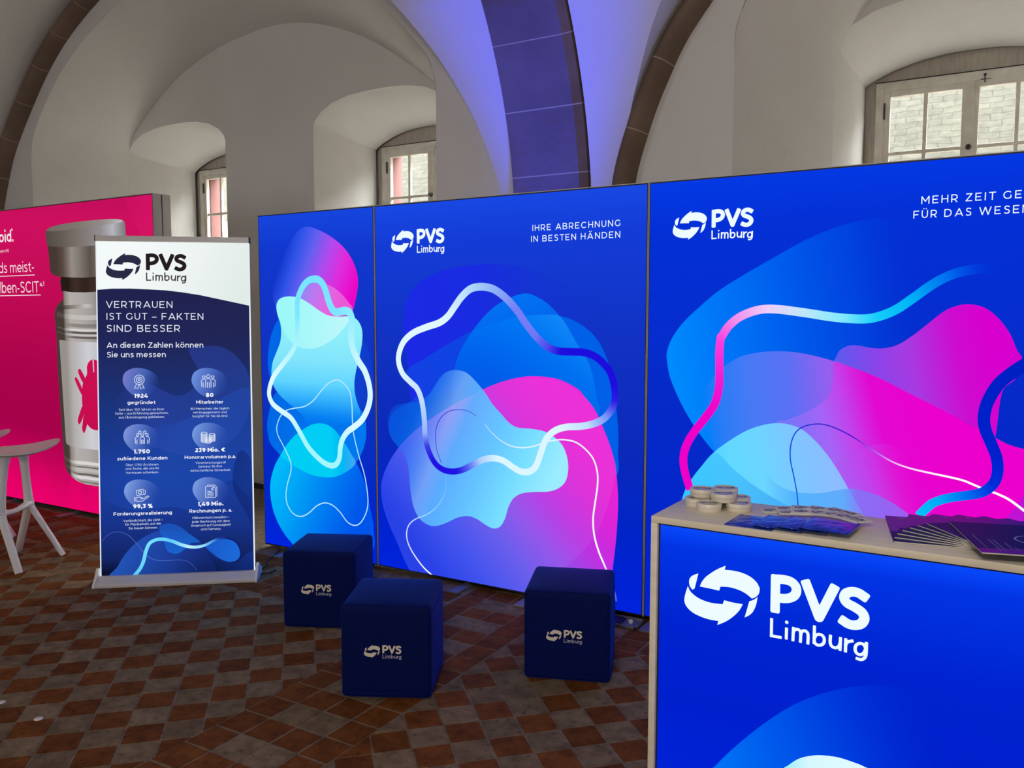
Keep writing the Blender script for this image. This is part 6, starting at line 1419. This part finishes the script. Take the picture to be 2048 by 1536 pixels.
rosette = [(0.0 + (0.0265 + 0.002 * (k % 2)) * math.cos(2 * PI * k / 32), 0.01 + (0.0265 + 0.002 * (k % 2)) * math.sin(2 * PI * k / 32)) for k in range(33)]
ICONS = [
    [rosette, circ(0, 0.01, 0.0165), star(0, 0.01, 0.0105), [(-0.015, -0.014), (-0.028, -0.042), (-0.016, -0.037), (-0.009, -0.045), (-0.002, -0.02)], [(0.015, -0.014), (0.028, -0.042), (0.016, -0.037), (0.009, -0.045), (0.002, -0.02)]],
    person(0, 0.002, 1.1) + half_person(-0.025, 0.0, 1.05, -1) + half_person(0.025, 0.0, 1.05, 1),
    person(0, -0.012, 0.85) + half_person(-0.026, -0.010, 0.95, -1) + half_person(0.026, -0.010, 0.95, 1) + [circ(-0.014, 0.027, 0.0075), circ(0.014, 0.027, 0.0075)],
    coin_stack(-0.023, 0.022, 9, 0.0165) + coin_stack(0.022, 0.014, 7, 0.0165) + coin_stack(0.0, -0.008, 5, 0.0165),
    [[(-0.026, 0.02), (0.012, 0.026), (0.016, -0.004), (-0.022, -0.01), (-0.026, 0.02)], circ(-0.005, 0.008, 0.009), [(0.018, 0.022), (0.026, 0.016), (0.022, -0.006), (0.016, -0.006)], [(-0.036, -0.018), (-0.036, -0.045)], [(-0.028, -0.02), (-0.028, -0.042)], [(-0.028, -0.022), (-0.01, -0.018), (0.006, -0.022), (0.012, -0.028), (-0.004, -0.03)], [(-0.028, -0.042), (0.006, -0.044), (0.046, -0.016), (0.040, -0.012), (0.012, -0.028)]],
    [[(-0.03, -0.036), (-0.03, 0.03), (0.014, 0.03), (0.026, 0.018), (0.026, -0.036), (-0.03, -0.036)], [(-0.02, 0.03), (-0.02, 0.037), (0.02, 0.037), (0.034, 0.024), (0.034, -0.03), (0.026, -0.03)], [(-0.02, 0.0), (0.006, 0.0)], [(-0.02, -0.009), (0.016, -0.009)], [(-0.02, -0.018), (0.016, -0.018)], [(-0.02, -0.027), (0.016, -0.027)], circ(0.013, 0.014, 0.0075, 10, 0.8, 2 * PI - 0.8), [(0.003, 0.014), (0.012, 0.014)]]]
for (ix, iz), shp in zip(BANNER_ICONS, ICONS):
    mb = MB()
    for line in shp:
        draw_stroke(mb, [(ix + a, iz + b) for a, b in line], 0.0034, [(0,) + IW, (1,) + IW], False, None, plN0, 0.0035, True)
    mb.build('icon', backlit, ban)

# cable from the banner to the first wall
mb = MB()
pts = [(-3.69, 3.52, 0.03), (-3.735, 3.515, 0.008), (-3.79, 3.46, 0.006), (-3.84, 3.53, 0.006), (-3.87, 3.61, 0.006), (-3.93, 3.67, 0.006), (-3.975, 3.75, 0.006), (-4.01, 3.83, 0.006), (-4.045, 3.90, 0.02)]
P = []
S = spline([(p[0], p[1]) for p in pts], False, 5)
for i, p in enumerate(S):
    k = min(i / 5, len(pts) - 1.001)
    j = int(k)
    P.append((p.x, p.y, pts[j][2] + (pts[min(j + 1, len(pts) - 1)][2] - pts[j][2]) * (k - j)))
mb.tube(P, 0.005, 8)
tag(mb.build('power_cable', cable_mat), 'thin black power cable on the tiles between banner and narrow backlit wall', 'cable')

# ------------------------------------------------------------------ seat cubes
def seat_cube(blx, bly, ang, label, first=None):
    a = math.radians(ang)
    d, n = Vector((math.cos(a), math.sin(a), 0)), Vector((-math.sin(a), math.cos(a), 0))
    c = Vector((blx, bly, 0)) + d * 0.185 + n * 0.187
    if first:
        r = copy_tree(first)
        r.location = (c.x, c.y, 0)
        r.rotation_euler = (0, 0, a)
        r['label'] = label
        return r
    root = thing('seat_cube', label, 'seat cube', (0, 0, 0), 0, 'seat cubes')
    bm = bmesh.new()
    bmesh.ops.create_cube(bm, size=1)
    bmesh.ops.subdivide_edges(bm, edges=bm.edges[:], cuts=5, use_grid_fill=True)
    h = 0.388
    for v in bm.verts:
        x, y, z = v.co
        # soft upholstered box: tight rounded edges, faces barely swelling
        sx, sy, sz = x * 2, y * 2, z * 2
        bul = 0.010
        v.co = Vector((x * 0.37 + math.copysign(bul, sx) * (1 - sy * sy) * (1 - sz * sz) * (abs(sx) > 0.99), y * 0.37 + math.copysign(bul, sy) * (1 - sx * sx) * (1 - sz * sz) * (abs(sy) > 0.99) * 0.3, (z + 0.5) * h + (bul * (1 - sx * sx) * (1 - sy * sy) if sz > 0.99 else 0)))
    sharp = [e for e in bm.edges if len(e.link_faces) == 2 and e.calc_face_angle(0) > 1.2]
    bmesh.ops.bevel(bm, geom=sharp, offset=0.020, segments=4, profile=0.5, affect='EDGES')
    MB().bm(bm, 0, None, True).build('upholstery', navy, root)
    for z in (h - 0.028, 0.022):
        mb = MB()
        ring = []
        for k in range(48):
            t = 2 * PI * k / 48
            cx, cy = math.cos(t), math.sin(t)
            q = 0.1862 / max(abs(cx), abs(cy))
            x, y = cx * q, cy * q
            # round the corners of the seam loop
            lim = 0.1862
            m = 0.026
            dx, dy = max(0, abs(x) - (lim - m)), max(0, abs(y) - (lim - m))
            if dx > 0 and dy > 0:
                l = math.hypot(dx, dy)
                f = min(1, m / l)
                x, y = math.copysign(lim - m + dx * f, x), math.copysign(lim - m + dy * f, y)
            ring.append((x, y, z))
        rows = []
        for k in range(48):
            p, q = Vector(ring[k]), Vector(ring[(k + 1) % 48])
            o_ = Vector((p.x, p.y, 0)).normalized()
            rows.append([p + o_ * 0.0022 * math.cos(b) + Vector((0, 0, 0.0022 * math.sin(b))) for b in [2 * PI * j / 6 for j in range(6)]])
        mb.grid(rows, 0, True, True, True)
        mb.build('piping', navy, root)
    mb = MB()
    W = 0.152
    logo(mb, -0.185 + 0.265 * 0.37, 0.201, W, lambda x, z, off: (x, -0.1895 - off, z), 0.0, (238, 228, 208), (238, 228, 208), (190, 190, 212))
    mb.build('printed_logo', printed, root)
    root.location = (c.x, c.y, 0)
    root.rotation_euler = (0, 0, a)
    return root


cube = seat_cube(-2.251, 2.484, 26.9, 'navy seat cube closest to the camera, in front of another cube')
seat_cube(-3.026, 2.925, 25.2, 'navy seat cube half hidden behind the front cube, nearest the banner', cube)
seat_cube(-1.699, 3.02, 20.6, 'navy seat cube standing alone beside the counter', cube)

# ------------------------------------------------------------------ dark tray with a plug in front of the right wall's foot
tr = thing('cable_tray', 'flat dark tray with a plug on the floor right of the lone cube', 'tray', (-1.60, 3.83, 0))
mb = MB()
mb.box((-1.70, 3.775, 0.0), (-1.49, 3.90, 0.006), 0.002)
for lo, hi in (((-1.70, 3.775), (-1.49, 3.782)), ((-1.70, 3.893), (-1.49, 3.90)), ((-1.70, 3.775), (-1.693, 3.90)), ((-1.497, 3.775), (-1.49, 3.90))):
    mb.box((*lo, 0.0), (*hi, 0.018), 0.001)
mb.build('tray_body', dark_plate, tr, math.radians(35))
mb = MB()
mb.box((-1.68, 3.80, 0.006), (-1.58, 3.88, 0.016), 0.003)
mb.build('power_supply', cable_mat, tr, math.radians(35))
mb = MB()
mb.lathe([(0, 0.006), (0.012, 0.006), (0.012, 0.022), (0.008, 0.026), (0, 0.027)], 16, 0, Matrix.Translation((-1.54, 3.84, 0)))
mb.build('plug', card_white, tr)

# pale round stickers on the floor
for i, (x, y, lb) in enumerate(((-3.138, 1.759, 'round pale sticker lying on a red tile, bottom left of the floor'), (-3.405, 1.762, 'round pale sticker on the floor at the left edge of the photo'))):
    mb = MB()
    mb.lathe([(0, 0.002), (0.0165, 0.002), (0.017, 0.0014), (0.017, 0.0005)], 24, 0, Matrix.Translation((x, y, 0)))
    tag(mb.build('floor_sticker', card_white), lb, 'sticker', 'floor stickers')

# ------------------------------------------------------------------ counter
CO, CA = Vector((-0.80964, 2.16041, 0)), math.radians(-1.6)
cd, cn = Vector((math.cos(CA), math.sin(CA), 0)), Vector((-math.sin(CA), math.cos(CA), 0))
CW, CDp = 1.55, 0.312
MC = Matrix.Translation(CO) @ Matrix.Rotation(CA, 4, 'Z')


def plD(u, z, off):
    return tuple(CO + cd * u - cn * off + Vector((0, 0, z)))


cc = CO + cd * CW / 2 + cn * CDp / 2
ctr = thing('counter', 'light oak counter with blue backlit front and large white logo', 'counter', (cc.x, cc.y, 0), CA)
mb = MB()
mb.box((0, 0, 0.9815), (CW, CDp, 1.0), 0.0015, 0, MC)
mb.build('worktop', beige_board, ctr, math.radians(35))
for u in (0, CW - 0.0185):
    mb = MB()
    mb.box((u, 0, 0.0), (u + 0.0185, CDp, 0.9813), 0.001, 0, MC)
    mb.build('side_board', beige_board, ctr, math.radians(35))
mb = MB()
mb.box((0.0186, CDp - 0.03, 0.0), (CW - 0.0186, CDp - 0.012, 0.9813), 0.001, 0, MC)
mb.build('back_board', beige_board, ctr, math.radians(35))
mb = MB()
mb.box((0.0188, 0.012, 0.03), (CW - 0.0188, 0.06, 0.9812), 0.0, 0, MC)
mb.build('light_box', black_trim, ctr)
pr = draw_art(ART_COUNTER, (0.0245, 0.035, CW - 0.0245, 0.976), lambda u, z, off: plD(u, z, off - 0.010))
pr.build('printed_fabric', backlit, ctr)
mb = MB()
logo(mb, 0.0977, 0.8094, 0.469, plD, -0.0085, WHITE)
mb.build('logo', backlit, ctr)

# ------------------------------------------------------------------ on the counter
def tin(x, y, z, rot, label, first=None):
    if first:
        r = copy_tree(first)
    else:
        r = thing('tin', label, 'tin', (0, 0, 0), 0, 'round tins on the counter')
        MB().lathe([(0, 0), (0.0335, 0), (0.0348, 0.0015), (0.0348, 0.0135)], 40).build('tin_body', tin_metal, r)
        mb = MB()
        mb.lathe([(0.0349, 0.0115), (0.0358, 0.0117), (0.036, 0.0135), (0.036, 0.0225), (0.0352, 0.0238), (0.033, 0.0238), (0.0322, 0.0231), (0, 0.0231)], 40)
        lid = mb.build('lid', tin_metal, r)
        mb = MB()
        logo(mb, -0.025, 0.001, 0.05, lambda a, b, off: (a, b, 0.02335 + off), 0.0, (50, 52, 92), (50, 52, 92), (70, 70, 105))
        mb.build('lid_print', printed, lid)
    r.location = (x, y, z)
    r.rotation_euler = (0, 0, rot)
    r['label'] = label
    return r


Z1 = 1.0002
t0 = tin(-0.739, 2.352, Z1, 0.3, 'round tin at the left end of the bottom layer')
tin(-0.690, 2.303, Z1, 0.35, 'round tin in front of the heap, on the bare worktop', t0)
tin(-0.617, 2.348, Z1, 0.2, 'round tin beside the cards, on the bare worktop', t0)
tin(-0.640, 2.425, Z1, 0.5, 'round tin at the back, mostly hidden behind the heap', t0)
tin(-0.712, 2.419, Z1, 0.5, 'round tin under the heap at the back left, almost covered', t0)
tin(-0.732, 2.375, Z1 + 0.0241, 0.25, 'round tin stacked on the left of the heap', t0)
tin(-0.660, 2.343, Z1 + 0.0241, 0.4, 'round tin stacked in front, with a pinkish glint', t0)
tin(-0.676, 2.420, Z1 + 0.0241, 0.3, 'round tin stacked at the back, behind the pinkish one', t0)


def card(x, y, z, rot, label, first=None, tilt=0.0):
    if first:
        r = copy_tree(first)
    else:
        r = thing('card', label, 'card', (0, 0, 0), 0, 'white cards fanned on the counter')
        mb = MB()
        mb.box((-0.051, -0.029, 0), (0.051, 0.029, 0.0016), 0.0003)
        mb.build('cardboard', card_white, r)
        mb = MB()
        logo(mb, -0.043, 0.004, 0.082, lambda a, b, off: (a, b, 0.0018 + off), 0.0, (62, 64, 96), (52, 52, 84), (84, 84, 110))
        mb.build('card_print', printed, r)
    r.location = (x, y, z)
    r.rotation_euler = (0, tilt, rot)
    r['label'] = label
    return r


k0 = card(-0.517, 2.402, Z1, math.radians(32), 'leftmost white card of the back fan, next to the tins')
back_fan = ((-0.484, 2.437, 24, 'second white card of the back fan from the tins'), (-0.441, 2.452, 8, 'middle white card of the back fan'), (-0.398, 2.452, -10, 'fourth white card of the back fan from the tins'), (-0.355, 2.437, -31, 'topmost white card of the back fan, name readable at its tip'))
for i, (x, y, a, lb) in enumerate(back_fan): card(x, y, Z1 + 0.0019 * (i + 1), math.radians(a), lb, k0)
front_fan = ((-0.459, 2.358, 24, 'lowest white card of the front fan, above the foil sachets'), (-0.425, 2.371, 8, 'second white card of the front fan'), (-0.381, 2.367, -9, 'third white card of the front fan'), (-0.345, 2.352, -22, 'fourth white card of the front fan'), (-0.318, 2.332, -36, 'topmost white card of the front fan, ending near the brochures'))
for i, (x, y, a, lb) in enumerate(front_fan): card(x, y, Z1 + 0.0019 * (i + 5), math.radians(a), lb, k0)


def sachet(cx, cy, z, rot, seed, label):
    r = thing('foil_sachet', label, 'sachet', (cx, cy, z), rot, 'blue foil sachets on the counter')
    rn = random.Random(seed)
    W, D = 0.125, 0.135
    NX, NY = 22, 22
    ph = [(rn.uniform(20, 70), rn.uniform(20, 70), rn.uniform(0, 6.28)) for _ in range(6)]
    def h(x, y):
        ex, ey = 1 - (2 * x / W) ** 4, 1 - (2 * y / D) ** 4
        b = 0.0048 * max(0, ex) * max(0, ey)
        wv = sum(math.sin(a * x + c * y + p) for a, c, p in ph) / 6
        return b + 0.0016 * wv * (0.4 + 0.6 * max(0, ex * ey))
    top, bot = [], []
    for i in range(NX + 1):
        x = -W / 2 + W * i / NX
        top.append([(x, -D / 2 + D * j / NY + 0.0012 * math.sin(40 * x + seed), 0.0016 + max(0.0003, h(x, -D / 2 + D * j / NY))) for j in range(NY + 1)])
        bot.append([(x, -D / 2 + D * j / NY + 0.0012 * math.sin(40 * x + seed), 0.0) for j in range(NY + 1)])
    mb = MB()
    mb.grid(top)
    mb.grid(bot)
    for a in (0, NX): mb.grid([top[a], bot[a]])
    mb.grid([[r_[0] for r_ in top], [r_[0] for r_ in bot]])
    mb.grid([[r_[-1] for r_ in top], [r_[-1] for r_ in bot]])
    o = mb.build('foil_pouch', foil)
    o.parent = r
    for sx in (-1, 1):
        mb = MB()
        for k in range(3):
            mb.box((sx * (W / 2 - 0.004) - 0.0012 - sx * k * 0.003, -D / 2 + 0.003, 0.0005), (sx * (W / 2 - 0.004) + 0.0012 - sx * k * 0.003, D / 2 - 0.003, 0.0030), 0.0004)
        o = mb.build('crimped_seal', foil_seal)
        o.parent = r
    return r


sachet(-0.540, 2.228, Z1, math.radians(-3), 1, 'leftmost blue foil sachet, below the tins')
sachet(-0.466, 2.234, Z1 + 0.0052, math.radians(-4), 2, 'second blue foil sachet from the left')
sachet(-0.405, 2.230, Z1 + 0.0104, math.radians(-4), 3, 'third blue foil sachet from the left')
sachet(-0.352, 2.226, Z1 + 0.0156, math.radians(-5), 4, 'rightmost blue foil sachet, on top with pink reflections')


def brochure(Cx, Cy, ang, z, label, first=None):
    if first:
        r = copy_tree(first)
    else:
        r = thing('brochure', label, 'brochure', (0, 0, 0), 0, 'brochures fanned on the counter')
        mb = MB()
        mb.box((0.0006, 0.0006, 0.0003), (0.2094, 0.2844, 0.0030))
        mb.build('pages', paper, r)
        mb = MB()
        n = 10
        mb.add([(0, 0, 0.0031), (0.21, 0, 0.0031), (0.21, 0.09, 0.0031), (0, 0.11, 0.0031)], [(0, 1, 2, 3)], 0)
        mb.add([(0, 0.11, 0.0031), (0.21, 0.09, 0.0031), (0.21, 0.285, 0.0031), (0, 0.285, 0.0031)], [(0, 1, 2, 3)], 1)
        mb.add([(0, 0, 0), (0.21, 0, 0), (0.21, 0.285, 0), (0, 0.285, 0)], [(3, 2, 1, 0)], 0)
        mb.add([(0, 0, 0), (0, 0.285, 0), (0, 0.285, 0.0031), (0, 0, 0.0031)], [(0, 1, 2, 3)], 0)
        mb.build('cover', [cover_navy, cover_plum_reflect], r)
        mb = MB()
        pl = lambda a, b, off: (a, b, 0.0033 + off)
        for x0, x1, z0 in ((0.03, 0.085, 0.262), (0.10, 0.16, 0.262)):
            mb.add([pl(x0, z0, 0), pl(x1, z0, 0), pl(x1, z0 + 0.006, 0), pl(x0, z0 + 0.006, 0)], [(0, 1, 2, 3)], 0, [tocol((160, 160, 205))] * 4)
        draw_stroke(mb, [(0.03, 0.06), (0.06, 0.10), (0.10, 0.11), (0.13, 0.14), (0.17, 0.15), (0.20, 0.19)], 0.004, [(0, 190, 30, 170), (1, 140, 150, 230)], False, None, pl, 0)
        mb.build('cover_print', printed, r)
    r.location = (Cx, Cy, z)
    r.rotation_euler = (0, 0, math.radians(ang - 90))
    r['label'] = label
    return r


BP = Vector((-0.05, 2.225))
fan = ((100, 'lowest brochure of the fan, leftmost, square to the counter'), (88, 'brochure second from the bottom of the fan'), (77, 'brochure third from the bottom of the fan'), (66, 'brochure fourth from the bottom of the fan'), (55, 'brochure fifth from the bottom of the fan'), (45, 'brochure sixth from the bottom of the fan'), (35, 'brochure just under the top one, turned far right'))
b0 = None
for i, (a, lb) in enumerate(fan):
    d = Vector((math.cos(math.radians(a - 90)), math.sin(math.radians(a - 90))))
    c = BP - d * 0.15
    r = brochure(c.x, c.y, a, Z1 + 0.0035 * i, lb, b0)
    b0 = b0 or r
# the uppermost brochure lies sideways and shows its cover
r = thing('brochure', 'topmost dark blue brochure with a drawn ribbon, jutting over the front edge', 'brochure', (-0.009, 2.1, Z1 + 0.0035 * 7), math.radians(105.6 - 90), 'brochures fanned on the counter')
o = MB().box((0.0006, 0.0006, 0.0003), (0.2094, 0.2914, 0.0034)).build('pages', paper)
o.parent = r
mb = MB()
mb.add([(0, 0, 0.0035), (0.21, 0, 0.0035), (0.21, 0.07, 0.0035), (0, 0.035, 0.0035)], [(0, 1, 2, 3)], 1)
mb.add([(0, 0.035, 0.0035), (0.21, 0.07, 0.0035), (0.21, 0.292, 0.0035), (0, 0.292, 0.0035)], [(0, 1, 2, 3)], 0)
mb.add([(0, 0, 0), (0.21, 0, 0), (0.21, 0.292, 0), (0, 0.292, 0)], [(3, 2, 1, 0)], 0)
o = mb.build('cover', [cover_navy, cover_plum_reflect])
o.parent = r
mb = MB()
pl = lambda a, b, off: (a, b, 0.0037 + off)
for x, y0, y1 in ((0.022, 0.035, 0.17), (0.046, 0.025, 0.13), (0.056, 0.03, 0.125), (0.074, 0.045, 0.10), (0.084, 0.028, 0.06)):
    n = 1 if x < 0.03 else 9
    for k in range(n):
        a, b = y0 + (y1 - y0) * k / n, y0 + (y1 - y0) * (k + (1 if n == 1 else 0.72)) / n
        wd = 0.0009 if n == 1 else 0.0016
        mb.add([pl(x - wd, a, 0), pl(x + wd, a, 0), pl(x + wd, b, 0), pl(x - wd, b, 0)], [(0, 1, 2, 3)], 0, [tocol((120, 125, 200))] * 4)
draw_stroke(mb, [(0.235 - 0.03, 0.24), (0.18, 0.235), (0.155, 0.22), (0.145, 0.185), (0.118, 0.165), (0.108, 0.135), (0.125, 0.105), (0.16, 0.09)], 0.005, [(0, 60, 70, 200), (0.3, 150, 30, 170), (0.55, 130, 140, 220), (1, 170, 180, 220)], False, (0, 0, 0.209, 0.29), pl, 0)
draw_fill(mb, [(0.13, 0.095), (0.15, 0.115), (0.18, 0.12), (0.208, 0.105), (0.208, 0.05), (0.18, 0.06), (0.15, 0.07)], [(0, 190, 190, 215), (1, 150, 150, 190)], ((0.13, 0.1), (0.2, 0.06)), False, (0, 0, 0.209, 0.29), pl, 0.0002)
o = mb.build('cover_print', printed)
o.parent = r

# ------------------------------------------------------------------ bar stools by the pink stand
def bar_stool(label):
    root = thing('bar_stool', label, 'bar stool', (0, 0, 0), 0, 'pale bar stools')
    c = Vector((-5.27, 2.872, 0))
    loc = lambda x, y, z: Vector((x, y, z)) - c
    N1, N2 = loc(-5.342, 2.997, 0.352), loc(-5.199, 2.742, 0.352)
    F = [(N1, loc(-5.205, 3.125, 0)), (N1, loc(-5.535, 3.02, 0)), (N2, loc(-5.055, 2.757, 0)), (N2, loc(-5.345, 2.625, 0))]
    for n, f in F:
        d = (f - n)
        mb = MB()
        a = n - d.normalized() * 0.01
        pts = [a, n + d * 0.12, n + d * 0.5, n + d * 0.97, Vector((f.x, f.y, 0.0))]
        mb.tube(pts, [(0.03, 0.022), (0.027, 0.019), (0.025, 0.017), (0.024, 0.016), (0.024, 0.016)], 12)
        mb.build('leg', white_plastic).parent = root
    mb = MB()
    mid = (N1 + N2) / 2
    mb.tube([N1, N1 + (N2 - N1) * 0.3 + Vector((0, 0, -0.012)), mid + Vector((0, 0, -0.016)), N1 + (N2 - N1) * 0.7 + Vector((0, 0, -0.012)), N2], [(0.03, 0.024), (0.02, 0.017), (0.019, 0.016), (0.02, 0.017), (0.03, 0.024)], 12)
    mb.build('foot_rest', white_plastic).parent = root
    tips = Vector((0.097, 0.225, 0)).normalized()
    for n, s in ((N1, 1), (N2, -1)):
        mb = MB()
        t = n + Vector((0.012, -0.03 * s, 0.333))
        pts = [n - Vector((0, 0, 0.015)), n + (t - n) * 0.15, n + (t - n) * 0.55, n + (t - n) * 0.85, t, t + Vector((0, 0, 0.014))]
        mb.tube(pts, [(0.034, 0.024), (0.028, 0.02), (0.025, 0.018), (0.028, 0.02), (0.038, 0.026), (0.05, 0.036)], 14)
        mb.build('post', white_plastic).parent = root
    sd_ = Vector((-tips.y, tips.x, 0))
    top, bot = [], []
    for i in range(13):
        r = i / 12
        rt_, rb = [], []
        for k in range(48):
            a = 2 * PI * k / 48
            u, v = r * math.cos(a), r * math.sin(a)
            su = 0.262 * math.copysign(abs(math.cos(a)) ** 0.85, math.cos(a)) * r
            sv = 0.19 * math.copysign(abs(math.sin(a)) ** 0.85, math.sin(a)) * r
            z = 0.722 + 0.045 * u * u - 0.012 * (1 - r * r)
            p = tips * su + sd_ * sv
            rt_.append((p.x, p.y, z))
            rb.append((p.x * 0.985, p.y * 0.985, z - 0.010 - 0.022 * (1 - r * r)))
        top.append(rt_)
        bot.append(rb)
    mb = MB()
    mb.grid(top, 0, True, False, True)
    mb.grid(bot, 0, True, False, True)
    mb.grid([top[-1], bot[-1]], 0, True, False, True)
    mb.build('seat', white_plastic).parent = root
    root.location = c
    return root


st = bar_stool('pale moulded bar stool in front of the pink wall, cut by the left edge')
s2 = copy_tree(st)
s2.location = (-6.005, 2.965, 0)
s2['label'] = 'second pale bar stool, only its seat tip showing at the left edge'

bpy.context.view_layer.update()
